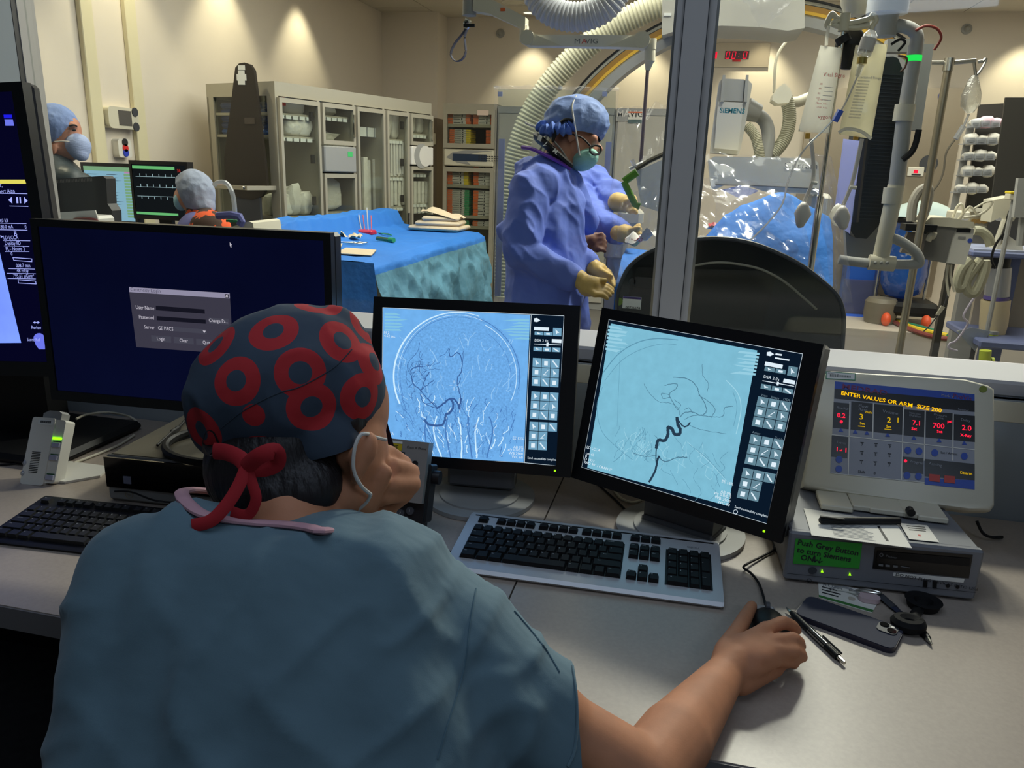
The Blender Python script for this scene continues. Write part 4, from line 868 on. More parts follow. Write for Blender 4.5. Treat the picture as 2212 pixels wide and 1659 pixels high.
def ex2(tt, p, z): printed(tt, p, z, 3, m_ink, .2, .9, .12, .5); part('red_mark', MB().poly([(q.x, q.y, z) for q in (lerp2(p, .4, .66), lerp2(p, .5, .66), lerp2(p, .5, .76), lerp2(p, .4, .76))]), mat('red_print', (190, 60, 50), .5), tt, 0, world=True)
sheet('card', 'small printed card beside the leaflet on the grey computer', 'paper', pts, zt_ + .0008, m_paper, extra=ex2)
a, b = onz(*f8(356, 1078), .845), onz(*f8(868, 1082), .845)
t = thing('marker', 'thick black marker lying across the leaflet', 'marker pen', a); part('barrel', MB().tube([a, a.lerp(b, .02), a.lerp(b, .3), a.lerp(b, .31), b], [.004, .0062, .0062, .0068, .0062], 14), m_black, t, world=True); part('clip', MB().b2((0, -.002, .006), (.04, .002, .0085)), m_black, t)

# ---- loose things at the right hand
a, b = onz(1698, 1312, .7465), onz(1824, 1432, .7455); d = (b - a)
t = thing('pen', 'black clear-barrelled ballpoint pen beside the mouse hand', 'pen', a)
part('barrel', MB().tube([a + d * k for k in (.1, .14, .42, .44, .9)], [.0035, .0052, .0056, .0052, .0052], 12), m_black, t, world=True); part('tip', MB().tube([a, a + d * .04, a + d * .1], [.0006, .0022, .0036], 10), m_chrome, t, world=True)
part('clear_sleeve', MB().tube([a + d * .44, a + d * .72], .0055, 12), clear('clear_barrel', (150, 150, 150), .3, .05), t, world=True); part('clip', MB().tube([a + d * .62 + V((.003, .003, .006)), a + d * .92 + V((.003, .003, .006))], .0016, 6), m_black, t, world=True); part('plunger', MB().tube([a + d * .9, a + d * 1.0], [.0034, .003], 10), m_chrome, t, world=True)
p0, p1, p2, p3 = onz(1752, 1292, .749), onz(1940, 1352, .749), onz(1920, 1402, .749), onz(1733, 1326, .749)
c = (p0 + p1 + p2 + p3) / 4; ax = (p1 + p2 - p0 - p3).normalized()
M = Matrix.Translation((c.x, c.y, .74)) @ Matrix.Rotation(atan2(ax.y, ax.x), 4, 'Z')
t = thing('smartphone', 'dark blue-grey smartphone lying face down on the desk', 'phone', M)
mpc = mat('phone_case', (58, 60, 74), .75, 0, .25)
part('case', MB().prism(rrect(.147, .071, .012, 5), .001, .0095), mpc, t); part('side_band', MB().ring(rrect(.149, .073, .013, 5), rrect(.147, .071, .012, 5), .0, .0085), mat('phone_side', (28, 28, 50), .4), t)
cb = part('camera_bump', MB().prism(rrect(.029, .029, .008, 4, .053, .017), .0095, .0112), m_dgrey, t)
for x, y in ((.047, .023), (.060, .012)): part('lens', MB().prism(circ(.0068, 16, x, y), .0112, .0124), m_blackg, cb)
part('flash', MB().prism(circ(.0032, 12, .059, .024), .0112, .0118), m_white, cb)
pts = [onz(*q, .7412) for q in ((1767, 1252), (1906, 1284), (1884, 1324), (1769, 1291))]
def ex3(tt, p, z):
    printed(tt, p, z, 3, m_ink, .06, .40, .34, .8)
    part('green_strip', MB().poly([(q.x, q.y, z) for q in (lerp2(p, 0, .86), lerp2(p, 1, .86), lerp2(p, 1, .98), lerp2(p, 0, .98))]), mat('badge_green', (60, 120, 60), .5), tt, 0, world=True)
    c_ = lerp2(p, .07, .30); ang = atan2((p[1] - p[0]).y, (p[1] - p[0]).x); mb = MB(); T = Matrix.Translation((c_.x, c_.y, z + .0002)) @ Matrix.Rotation(ang, 4, 'Z') @ Matrix.Rotation(-pi / 2, 4, 'X')
    mb.text('RUSH', .009, T); mb.text('ID CARD', .003, Matrix.Translation((c_.x, c_.y, z + .0002)) @ Matrix.Rotation(ang, 4, 'Z') @ Matrix.Translation((0, .011, 0)) @ Matrix.Rotation(-pi / 2, 4, 'X')); part('lettering', mb, m_inkg, tt, 0, world=True)
    q = lerp2(p, .58, .6); part('seal', MB().prism([(q.x + .006 * cos(a_), q.y + .006 * sin(a_)) for a_ in [k * pi / 8 for k in range(16)]], z, z + .0003), mat('seal', (190, 180, 165), .5), tt, world=True)
sheet('name_badge', 'white staff badge with a green strip lying above the smartphone', 'badge', pts, .7405, m_paper, .001, ex3)
c = onz(1878, 1290, .748); t = thing('badge_reel', 'pale round badge reel with a metal clip on the badge', 'badge reel', c)
part('reel', MB().prism(rrect(.034, .022, .0108, 5), -.0055, .002), mat('reel_pink', (205, 180, 184), .4), t); part('clip', MB().tube(spline([(-.02, .012, .003), (.0, .017, .005), (.018, .015, .004), (.018, .011, .004), (-.002, .010, .004), (-.03, .014, .0)], 6), .0013, 6), m_chrome, t); part('strap', MB().tube(spline([(-.015, .002, .002), (-.03, .012, .004), (-.048, .016, .002), (-.06, .010, -.002)], 6), .003, 6, flat=.4), clear('strap_clear', (210, 210, 215), .3, .3), t)
a, b = onz(1900, 1284, .745), onz(1943, 1322, .745)
t = thing('usb_stick', 'dark slim usb stick beside the badge reel', 'usb stick', a); part('body', MB().tube([a, a.lerp(b, .75)], .0075, 4, flat=.5, up=(0, 0, 1)), m_dgrey, t, world=True); part('plug', MB().tube([a.lerp(b, .75), b], .006, 4, flat=.45, up=(0, 0, 1)), mat('usb_blue', (60, 66, 90), .4, .4), t, world=True)
c = onz(1975, 1330, .74); t = thing('belt_clip', 'coiled black belt clip pouch by the grey computer', 'clip', c)
m_clip = mat('clip_black', (22, 22, 24), .75, 0, .2); q1, q2 = onz(1995, 1298, .752) - c, onz(1962, 1348, .752) - c
part('cup', MB(Matrix.Translation((q1.x, q1.y, 0))).lathe([(.016, 0), (.024, .002), (.027, .012), (.029, .014), (.024, .016), (.015, .013), (.012, .006)], 20), m_clip, t); part('loop', MB(Matrix.Translation((q2.x, q2.y, .013))).tube([(.016 * cos(k * pi / 12), .012 * sin(k * pi / 12), .0) for k in range(24)], .011, 8, True), m_clip, t); part('strap', MB().tube([q1 + V((0, 0, -.003)), q2 + V((0, 0, -.003))], .009, 6, flat=.5, up=(0, 0, 1)), m_black, t)
a, b = onz(1985, 1352, .745), onz(2013, 1392, .745); t = thing('pen', 'short black pen sticking out under the belt clip', 'pen', a); part('barrel', MB().tube([a, a.lerp(b, .7)], .005, 10), m_black, t, world=True); part('tip', MB().tube([a.lerp(b, .7), b], [.0045, .001], 10), m_chrome, t, world=True)
# ================================================================== the seated person at the desk
J = dep
m_skin = mat('skin', (190, 130, 96), .62, 0, .35, sss=.12, var=(26, .10), bump=[(420, .10, .001)])
m_skin_l = mat('skin_pale', (205, 152, 122), .5, sss=.1, var=(26, .08))
m_scrub = mat('scrub_cotton', (88, 114, 126), .85, sheen=.15, bump=[(900, .12, .001), (7, .45, .02, (1, 1.8, 1)), (17, .12, .006)])
m_pink = mat('collar_pink', (190, 146, 156), .8)
m_hair = mat('hair_dark', (24, 20, 22), .6, bump=[(90, .8, .006, (1, 1, .1))])
m_red = mat('tie_red', (165, 26, 36), .8, bump=[(300, .1, .001)])
p_root = J(560, 1659, .80)
doc = thing('person', 'seated person in blue-green scrubs and navy cap with red rings, hand on the mouse', 'person', (-.33, .36, .02))
rays = lambda x, y, d: J(x, y, d)
# --- head frame
hc = J(612, 838, .875)
hu = (RT * -.22 + UP * .91 - FW * .36).normalized(); hf0 = (FW * cos(radians(36)) + RT * sin(radians(36))); hf = (hf0 - hu * hf0.dot(hu)).normalized(); hr = hf.cross(hu).normalized()
HF = Matrix((hr, hf, hu)).transposed()
def H(r, f, u): return hc + hr * r + hf * f + hu * u
A31 = radians(31); E1 = RT * cos(A31) + UP * sin(A31); E2 = -RT * sin(A31) + UP * cos(A31); E3 = FW
EC = Matrix((E1, E2, E3)).transposed()
# --- skin: head, neck, both arms and hands as one body
b = MB()
b.ell(hc, (.103, .078, .085), R=EC, n=24, m=16)
b.ell(H(0, .035, -.055), (.064, .078, .075), R=HF, n=20, m=14); b.ell(H(0, .06, -.105), (.042, .045, .03), R=HF); b.ell(H(.035, .05, -.05), (.036, .042, .05), R=HF); b.ell(H(-.035, .05, -.05), (.036, .042, .05), R=HF)
b.cap(H(0, .095, -.03), H(0, .118, -.062), .009, .014); b.cap(H(-.03, .088, -.015), H(.03, .088, -.015), .014, .014); b.ell(H(0, .1, -.085), (.022, .012, .012), R=HF)
b.cap(J(640, 1000, .865), J(618, 1160, .825), .052, .056); b.cap(J(618, 1160, .825), J(570, 1300, .86), .056, .07); b.cap(J(700, 1030, .87), J(690, 1160, .83), .025, .03)
# ear, seen from behind
ec = J(781, 986, .815); eu = (UP * 1.0 + RT * .26).normalized(); er = RT - eu * RT.dot(eu)
ER = Matrix((er.normalized(), (FW - eu * FW.dot(eu)).normalized(), eu)).transposed()
b.ell(ec, (.0105, .012, .029), R=ER); b.ell(ec + eu * .008 + RT * .003, (.0125, .012, .020), R=ER); b.ell(J(790, 985, .868), (.021, .045, .05)); b.ell(J(806, 890, .872), (.012, .04, .045)); b.ell(J(768, 1058, .868), (.028, .045, .034)); b.ell(ec - eu * .022 + FW * .004, (.006, .010, .010), R=ER); b.cap(ec + FW * .006, J(760, 985, .84), .012, .018)
# shoulders and right arm
SR = J(965, 1350, .81); EL = J(1392, 1682, .835); W = onz(1562, 1462, .776)
b.cap(J(570, 1310, .87), SR, .06, .05); b.cap(SR, J(1225, 1582, .835), .046, .041); b.cap(J(1225, 1582, .835), EL, .041, .042); b.cap(EL, EL.lerp(W, .35), .043, .044); b.cap(EL.lerp(W, .35), W, .043, .027)
def Z(x, y, z): return onz(x, y, z)
W2 = onz(1588, 1432, .782); K = [Z(1655, 1360, .800), Z(1684, 1384, .801), Z(1682, 1408, .796), Z(1668, 1426, .788)]
b.cap(W, W2, .026, .026)
for k in range(4): b.cap(W2.lerp(K[k], .12), K[k], .017, .0125 - .0006 * k)
b.ell(Z(1634, 1400, .797), (.030, .036, .014), R=Matrix.Rotation(radians(-35), 3, 'Z'))
b.cap(W, K[3], .020, .012); b.cap(Z(1600, 1470, .765), Z(1672, 1440, .760), .020, .015)
FG = [((1655, 1360, .800), (1692, 1344, .801), (1712, 1352, .789), (1721, 1362, .774), .0098), ((1684, 1384, .801), (1714, 1380, .800), (1726, 1388, .786), (1730, 1396, .768), .0098), ((1682, 1408, .796), (1716, 1408, .792), (1730, 1414, .776), (1734, 1420, .762), .0094), ((1668, 1426, .788), (1700, 1428, .778), (1712, 1432, .764), (1716, 1436, .754), .0085)]
for a0, a1, a2, a3, r in FG:
    q = [Z(*a) for a in (a0, a1, a2, a3)]; b.cap(q[0], q[1], r * 1.06, r * 1.04); b.cap(q[1], q[2], r * 1.02, r * .93); b.cap(q[2], q[3], r * .93, r * .80)
q = [Z(1570, 1408, .785), Z(1594, 1362, .779), Z(1612, 1330, .770), Z(1624, 1309, .763)]; b.cap(W, q[0], .022, .018); b.cap(q[0], q[1], .018, .0125); b.cap(q[1], q[2], .0125, .0112); b.cap(q[2], q[3], .0110, .0092)
b.cap(q[0], K[0], .014, .011)
# left arm: elbow on the desk, fist against the face
SL_ = J(300, 1240, .80); ELL = J(742, 1452, 1.0); ELL.z = .79; WL = J(790, 1132, .955)
b.cap(J(570, 1310, .87), SL_, .06, .05); b.cap(SL_, ELL, .055, .043); b.cap(ELL, ELL.lerp(WL, .4), .042, .042); b.cap(ELL.lerp(WL, .4), WL, .040, .028)
HK = [J(872, 1003, .945), J(888, 1020, .925), J(890, 1046, .915), J(872, 1068, .915)]; pc = J(812, 1095, .945)
b.cap(WL, pc, .028, .027)
for k in range(4): b.cap(pc, HK[k], .020, .0115)
LF = [((872, 1003, .945), (838, 978, .915), (824, 1000, .90), (822, 1020, .895), .0105), ((888, 1020, .925), (852, 1008, .893), (828, 1030, .887), (822, 1050, .89), .0108), ((890, 1046, .915), (848, 1046, .883), (820, 1062, .885), (812, 1076, .893), .0102), ((872, 1068, .915), (835, 1074, .885), (808, 1085, .893), (800, 1094, .90), .0092)]
for a0, a1, a2, a3, r in LF:
    q = [J(*a) for a in (a0, a1, a2, a3)]; b.cap(q[0], q[1], r * 1.05, r); b.cap(q[1], q[2], r, r * .92); b.cap(q[2], q[3], r * .92, r * .8)
q = [J(806, 1100, .915), J(826, 1052, .868), J(836, 1020, .852)]; b.cap(pc, q[0], .018, .013); b.cap(J(783, 1118, .878), J(806, 1075, .866), .0085, .010); b.cap(J(806, 1075, .866), J(832, 1020, .862), .010, .009); b.cap(q[0], J(783, 1118, .878), .012, .010)
b.cap(J(570, 1330, .87), J(540, 1659, .88), .08, .10)
body = organic(b, .0036, 5, .5)
skin_part('body', body, m_skin, doc)
bvh_body = bvh_of(MB and body) if False else None

# --- scrub top
b = MB()
b.cap(J(430, 1200, .80), J(830, 1322, .805), .060, .056); b.cap(J(300, 1224, .79), J(480, 1210, .795), .053, .055); b.cap(J(280, 1600, .745), J(288, 1225, .79), .070, .056); b.cap(J(280, 1600, .745), J(270, 1850, .70), .070, .075)
b.cap(J(612, 1190, .815), J(740, 1205, .82), .026, .026); b.cap(J(730, 1208, .82), J(850, 1262, .82), .026, .034); b.cap(J(840, 1270, .815), J(975, 1350, .805), .036, .056); b.cap(J(470, 1158, .81), J(640, 1178, .815), .026, .026)
for x0, x1, r in ((420, 400, .085), (540, 520, .095), (690, 680, .095), (820, 830, .085)):
    b.cap(J(x0, 1290, .80), J(x1, 1700, .745), r, r + .01); b.cap(J(x1, 1700, .745), J(x1 * .9 + 60, 1980, .70), r + .01, r + .02)
b.cap(J(900, 1380, .81), J(905, 1720, .755), .075, .085)
b.cap(J(968, 1345, .81), J(1120, 1480, .82), .058, .054); b.cap(J(1120, 1480, .82), J(1300, 1572, .83), .054, .052); b.cap(J(1040, 1490, .80), J(1180, 1610, .81), .06, .056); b.cap(J(1180, 1610, .81), J(1290, 1640, .82), .05, .045)
b.cap(J(600, 1400, .86), J(560, 1750, .86), .10, .12)
top = organic(b, .0075, 9, .5)
def wr(p, n):
    q = V((p.x * 7 + p.z * 6, p.y * 9, p.z * 8)); a = 1 - abs(noise.noise(q * 1.1)); c = 1 - abs(noise.noise(V((p.x * 16 - p.z * 20, p.y * 6 + p.z * 8, p.x * 9)) * .8 + V((3, 7, 1))))
    return .008 * (a ** 3 - .5) + .006 * (c ** 4 - .4)
displace(top, wr)
cn = (J(1240, 1500, .83) - J(1110, 1545, .815)).normalized()
e0, e1, e2 = J(1235, 1425, .86), J(1248, 1590, .80), J(1212, 1690, .82)
pn = (e1 - e0).cross(e2 - e0).normalized(); pn = pn if pn.dot(RT) > 0 else -pn
cut(top, J(1240, 1500, .83), (RT + UP * .06).normalized())
bt = bvh_of(top)
sc_ = skin_part('scrub_top', top, m_scrub, doc)
def on_surf(bvh, pts, off=.0006, n=8):
    out = []
    for x, y in spline(pts, n):
        p, nn = hit(bvh, x, y)
        if p is not None: out.append(p + (nn if nn.dot(ray(x, y)) < 0 else -nn) * off)
    return out
m_seam = mat('scrub_seam', (76, 104, 118), .85)
for q in ([(1028, 1272), (1014, 1353), (1007, 1418), (990, 1490), (962, 1580), (945, 1640)], [(1110, 1320), (1166, 1386), (1192, 1425), (1208, 1452)]):
    s = on_surf(bt, q)
    if len(s) > 3: part('seam', MB().tube(s, .0009, 5), m_seam, sc_, world=True)
s = []
for x, y, d in ((398, 1080, .80), (425, 1103, .79), (455, 1116, .785), (500, 1124, .78), (560, 1130, .78), (620, 1134, .785), (665, 1140, .79), (702, 1147, .80), (730, 1140, .83), (745, 1120, .88), (700, 1110, .93), (560, 1080, .95), (440, 1060, .92), (395, 1062, .86)): q_ = hit(bt, x, y)[0] if d < .815 else None; s.append(q_ - ray(x, y) * .003 if q_ is not None and (q_ - J(x, y, d)).length < .06 else J(x, y, d))
s = [V(p) for p in spline([tuple(p) for p in s + [s[0]]], 5)][:-1]
part('collar_band', MB().tube(s, .0078, 10, True, flat=.5, up=tuple(UP)), m_pink, doc, world=True)
part('sleeve_hem', MB().tube(on_surf(bt, [(1236, 1440), (1244, 1500), (1246, 1560), (1240, 1620), (1226, 1655)], .001) or [V((0, 0, 0)), V((0, 0, .01))], .0016, 6), m_scrub, doc, world=True)

# --- hair, cap with rings, ties, mask
b = MB(); b.ell(J(592, 985, .865), (.080, .066, .075), R=EC, n=20, m=14); b.ell(J(535, 1015, .86), (.046, .05, .055)); b.ell(J(652, 1025, .855), (.050, .052, .054)); b.ell(J(590, 1048, .836), (.062, .05, .038)); b.ell(J(655, 1046, .832), (.045, .042, .036)); b.ell(J(775, 905, .845), (.012, .028, .02))
skin_part('hair', organic(b, .005, 4), m_hair, doc)
b = MB(); b.ell(hc, (.113, .0885, .093), R=EC, n=28, m=18); b.ell(J(470, 885, .855), (.03, .045, .055)); b.ell(J(715, 752, .875), (.040, .030, .05)); b.ell(J(560, 960, .845), (.065, .035, .05)); b.ell(J(775, 850, .86), (.026, .05, .055)); b.ell(J(680, 950, .845), (.055, .035, .05))
cap_ = organic(b, .0045, 8)
displace(cap_, lambda p, n: .0022 * noise.noise(V((p.x * 30, p.y * 30, p.z * 22))) + .003 * (1 - abs(noise.noise(p * 14))) ** 5)
cut(cap_, J(640, 1022, .79), -hu)
bc_ = bvh_of(cap_)
# navy fabric printed with red rings (ring centres measured on the cloth)
m_cap = bpy.data.materials.new('cap_print'); m_cap.use_nodes = True; nt = m_cap.node_tree; pb = nt.nodes['Principled BSDF']; pb.inputs['Roughness'].default_value = .85
geo = nt.nodes.new('ShaderNodeTexCoord'); acc = None
for x, y, ro, ri in ((590, 714, .0265, .0112), (688, 661, .0265, .0112), (741, 735, .0262, .0112), (509, 822, .0262, .0112), (649, 805, .0265, .0120), (673, 879, .0262, .0115), (786, 858, .0262, .0112), (703, 1003, .0262, .0112), (566, 985, .0262, .0100), (795, 700, .0255, .011), (436, 930, .026, .011), (466, 744, .026, .011), (812, 780, .0262, .011), (548, 897, .012, 0), (640, 632, .02, .01), (430, 1020, .026, .011)):
    p, nn = hit(bc_, x, y)
    if p is None: p = J(x, y, .875)
    p = p - V(MW[doc.name].translation)
    d = nt.nodes.new('ShaderNodeVectorMath'); d.operation = 'DISTANCE'; d.inputs[1].default_value = p; nt.links.new(geo.outputs['Object'], d.inputs[0])
    a = nt.nodes.new('ShaderNodeMath'); a.operation = 'COMPARE'; a.inputs[1].default_value = (ro + ri) / 2; a.inputs[2].default_value = (ro - ri) / 2; nt.links.new(d.outputs['Value'], a.inputs[0])
    if acc is None: acc = a
    else:
        mx = nt.nodes.new('ShaderNodeMath'); mx.operation = 'MAXIMUM'; nt.links.new(acc.outputs[0], mx.inputs[0]); nt.links.new(a.outputs[0], mx.inputs[1]); acc = mx
mxc = nt.nodes.new('ShaderNodeMix'); mxc.data_type = 'RGBA'; mxc.inputs['A'].default_value = rgb((52, 66, 82)); mxc.inputs['B'].default_value = rgb((176, 34, 40)); nt.links.new(acc.outputs[0], mxc.inputs['Factor']); nt.links.new(mxc.outputs['Result'], pb.inputs['Base Color'])
nz = nt.nodes.new('ShaderNodeTexNoise'); nz.inputs['Scale'].default_value = 28; bp = nt.nodes.new('ShaderNodeBump'); bp.inputs['Strength'].default_value = .35; bp.inputs['Distance'].default_value = .006; nt.links.new(geo.outputs['Object'], nz.inputs['Vector']); nt.links.new(nz.outputs[0], bp.inputs['Height']); nt.links.new(bp.outputs[0], pb.inputs['Normal'])
cp = skin_part('cap', cap_, m_cap, doc)
m_fold = mat('cap_fold', (36, 48, 60), .85)
for q in ([(478, 925), (530, 885), (600, 850), (650, 835), (720, 795), (760, 755)],):
    s = on_surf(bc_, q, .0)
    if len(s) > 3: part('fold_seam', MB().tube(s, .0007, 6), m_fold, cp, world=True)
s = on_surf(bc_, [(437, 975), (439, 950), (448, 930), (462, 932), (472, 950), (480, 968)], .0005)
if len(s) > 4: part('back_opening', MB().poly(s + [J(470, 985, .80), J(450, 985, .80)]), m_hair, cp, 0, world=True)
def ribbon(pts, r, fl=.25, n=8): return MB().tube([V(p) for p in spline([tuple(J(*p)) for p in pts], 6)], r, n, flat=fl, up=tuple(-FW))
tie = part('cap_tie', ribbon([(462, 974, .785), (492, 978, .775), (520, 992, .768), (535, 1012, .766)], .0085), m_red, doc, world=True)
part('bow_loop', ribbon([(530, 1010, .766), (560, 985, .755), (595, 975, .756), (598, 1000, .765), (570, 1012, .768), (535, 1012, .766)], .0085, .3), m_red, tie, world=True)
part('tail', ribbon([(532, 1010, .766), (515, 1050, .762), (490, 1090, .758), (455, 1125, .755), (415, 1135, .755)], .0066), m_red, tie, world=True); part('tail', ribbon([(532, 1008, .766), (545, 1045, .764), (553, 1080, .764), (535, 1112, .768), (500, 1105, .772)], .0056), m_red, tie, world=True)
mk = MB().grid(lambda u, v: H((u - .5) * .12, .092 + .034 * cos((u - .5) * 2.6) * (1 - .3 * abs(v - .5)) - .02, -.035 - .085 * v), 14, 8)
part('face_mask', mk, mat('mask_navy', (52, 58, 108), .8), doc, 60, world=True)
sp = lambda pts: [V(p) for p in spline([tuple(J(*p)) for p in pts], 6)]
m_str = mat('mask_strap', (205, 202, 196), .7)
part('mask_strap', MB().tube(sp([(834, 950, .85), (810, 944, .835), (792, 937, .806), (778, 941, .800), (767, 965, .798), (763, 1000, .800), (766, 1022, .803), (775, 1042, .808), (785, 1055, .818), (801, 1068, .828)]), .0021, 7), m_str, doc, world=True)
part('mask_strap', MB().tube(sp([(801, 1068, .828), (792, 1085, .834), (770, 1105, .84), (748, 1120, .845)]), .0018, 7), m_str, doc, world=True)
# trousers and shoes under the desk
b = MB(); pv = V((-.36, .40, .53)); b.cap(pv + V((-.09, 0, 0)), pv + V((.09, 0, 0)), .13, .13)
for s_ in (-1, 1): k = pv + V((s_ * .13, .42, .0)); f_ = k + V((0, .06, -.44)); b.cap(pv + V((s_ * .09, 0, 0)), k, .095, .075); b.cap(k, f_, .075, .06)
skin_part('scrub_trousers', organic(b, .015, 4), m_scrub, doc)
for s_ in (-1, 1): part('shoe', MB().cap(pv + V((s_ * .13, .46, -.48)), pv + V((s_ * .13, .62, -.485)), .045, .04), m_black, doc, 60, world=True)
# stool
t = thing('stool', 'black swivel stool under the seated person in scrubs', 'stool', (-.36, .38, 0))
part('seat', MB().lathe([(.0, .36), (.19, .36), (.2, .375), (.2, .395), (.18, .405), (0, .405)], 28), m_black, t); part('column', MB().cyl((0, 0, .08), (0, 0, .36), .025), m_chrome, t)
for k in range(5):
    a = k * 2 * pi / 5 + .4; part('base_arm', MB().tube([(0, 0, .10), (.26 * cos(a), .26 * sin(a), .07)], [.022, .014], 8), m_dgrey, t); part('caster', MB().cyl((.26 * cos(a) - .012, .26 * sin(a), .028), (.26 * cos(a) + .012, .26 * sin(a), .028), .028, 14), m_black, t)
# ================================================================== the procedure room
def pbox(mb, x0, y0, x1, y1, Y, dy, bev=.0):
    a, b_, c, d = rect_at(x0, y0, x1, y1, Y); return mb.b2((a, Y, c), (b_, Y + dy, d), bev=bev)
def ppoly(pts, Y): return [(at(x, y, Y).x, at(x, y, Y).z) for x, y in pts]
def pt(pts, Y): return [tuple(at(x, y, Y)) for x, y in pts]
def pd(pts, d): return [tuple(dep(*p, d)) if len(p) == 2 else tuple(dep(*p)) for p in pts]
def ribbed(pts, r, k=4, amp=.09, n=14, sub=60):
    q = spline(pts, sub); P = [V(p) for p in q]; L = [0]
    for i in range(1, len(P)): L.append(L[-1] + (P[i] - P[i - 1]).length)
    step = r * .08; out = []; rad = []; s = 0; i = 0; N = int(L[-1] / step)
    for m_ in range(N + 1):
        s = L[-1] * m_ / N
        while i < len(L) - 2 and L[i + 1] < s: i += 1
        t_ = (s - L[i]) / max(L[i + 1] - L[i], 1e-9); out.append(P[i].lerp(P[i + 1], t_)); rad.append(r * (1 + amp * (1 if m_ % 4 < 2 else -1) * .5))
    return MB().tube(out, rad, n)
m_blue = mat('drape_blue', (40, 118, 206), .7, bump=[(30, .3, .01), (7, .45, .03)])
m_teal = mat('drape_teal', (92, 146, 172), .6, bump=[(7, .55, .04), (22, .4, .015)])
m_gown = mat('gown_blue', (98, 122, 214), .72, bump=[(8, .5, .02), (22, .25, .008)], sheen=.1)
m_film = clear('plastic_film', (250, 250, 250), .04, .05, .14, (9, .5, .012))
m_film2 = clear('plastic_film_fine', (250, 250, 252), .05, .06, .12, (20, .6, .010))
m_acry = clear('acrylic', (236, 240, 238), .07, .03, .03)
m_cabf = mat('cabinet_frame', (168, 162, 146), .45, .1); m_cabi = mat('cabinet_inside', (140, 134, 122), .7); m_cglass = clear('cabinet_glass', (244, 246, 242), .04, .015, .03)
m_linen = mat('linen_blue', (40, 78, 150), .85, bump=[(20, .5, .01, (1, 1, 8))]); m_pack = mat('sterile_pack', (218, 214, 204), .55, bump=[(25, .6, .015)]); m_orange = mat('box_orange', (222, 106, 48), .6); m_bwhite = mat('box_white', (214, 210, 204), .6); m_yel = mat('box_yellow', (226, 198, 40), .6); m_grn = mat('box_green', (44, 150, 96), .6); m_brown = mat('box_brown', (112, 68, 52), .7)
m_cloth = mat('towel_beige', (214, 196, 168), .9, bump=[(60, .5, .004)])
m_skcap = mat('bouffant', (122, 146, 200), .7, bump=[(18, .6, .012), (50, .4, .004)]); m_skcap_g = mat('bouffant_grey', (150, 160, 182), .7, bump=[(18, .6, .012), (50, .4, .004)])

# ---- wall fittings on the left wall
for (xa, ya, xb, yb, lb) in ((172, 0, 215, 350, 'wide vertical cable duct left of the wall display'), (268, 0, 306, 350, 'narrow vertical cable duct right of the wall display')):
    p = onx((xa + xb) / 2, 175, XL); solo('cable_duct', lb, 'duct', MB().b2((XL, p.y - .05, .3), (XL + .035, p.y + .05, ZC), bev=.004), mat('duct_cream', (220, 211, 178), .5))
pa, pb_ = onx(217, 254, XL), onx(283, 256, XL); zc = (onx(250, 232, XL).z + onx(250, 278, XL).z) / 2; hh = (onx(250, 232, XL).z - onx(250, 278, XL).z)
t = thing('wall_display', 'cream wall-mounted control display between the two cable ducts', 'control panel', (XL + .03, (pa.y + pb_.y) / 2, zc)); wd_ = pb_.y - pa.y
part('housing', MB().prism(rrect(wd_, hh, .03, 4), -.03, .03, 'x'), m_cream, t); part('screen', MB().b2((.0301, -wd_ * .18, -hh * .34), (.033, wd_ * .24, hh * .36)), mat('grey_lcd', (96, 92, 88), .25), t)
for z in (-.36, .34): part('button', MB().cyl((.028, wd_ * .37, hh * z), (.036, wd_ * .37, hh * z), .028, 14), m_dgrey, t)
pa = onx(256, 320, XL); t = thing('wall_remote', 'small wall control with black, red and blue buttons under the wall display', 'control panel', (XL + .03, pa.y, pa.z)); hh = onx(256, 300, XL).z - onx(256, 340, XL).z
part('housing', MB().prism(rrect(.12, hh, .02, 4), -.03, .02, 'x'), m_white, t)
for z, m_ in ((.32, m_ink), (.02, mat('btn_red', (210, 50, 50), .4)), (-.24, mat('btn_blue', (50, 70, 190), .4))): part('button', MB().cyl((.019, 0, hh * z), (.027, 0, hh * z), .024, 14), m_, t)

# ---- row of glazed supply cabinets
ZT = 1.93
A0, A1, AE = onz(592, 175, ZT), onz(921, 222, ZT), onz(445, 171, ZT)
ux = (A1 - A0); ux.z = 0; LU = ux.length; ux.normalize(); uy = V((-ux.y, ux.x, 0))
DEP = .70
M = Matrix(((ux.x, uy.x, 0, A0.x), (ux.y, uy.y, 0, A0.y), (0, 0, 1, 0), (0, 0, 0, 1)))
MC = M
xs = [on_face(M, a, 300)[0] for a in (598, 690, 765, 829, 881, 932)]
xs[0] = 0.0
zr = lambda px, py: on_face(M, px, py)[1]
names = ('nearest', 'second', 'middle tall', 'fourth', 'farthest')
labs = ('nearest glazed supply cabinet of the long row, with blue linen on its top shelf', 'second glazed supply cabinet from the near end, split by a grey drawer', 'tall glazed cabinet with long catheter packs, middle of the row', 'fourth glazed cabinet in the row, holding a file of white packs', 'farthest glazed cabinet in the long row, with a pale swirl panel')
def door(t, a, b, z0, z1):
    f = part('door', MB().ring([(a + .012, z0), (b - .012, z0), (b - .012, z1), (a + .012, z1)], [(a + .034, z0 + .03), (b - .034, z0 + .03), (b - .034, z1 - .03), (a + .034, z1 - .03)], -.03, .0, 'y'), m_cabf, t)
    part('glass', MB().b2((a + .034, -.018, z0 + .03), (b - .034, -.014, z1 - .03)), m_cglass, f)
    part('handle', MB().b2((b - .04, -.042, (z0 + z1) / 2 - .08), (b - .025, -.03, (z0 + z1) / 2 + .08)), m_chrome, f)
ins = []
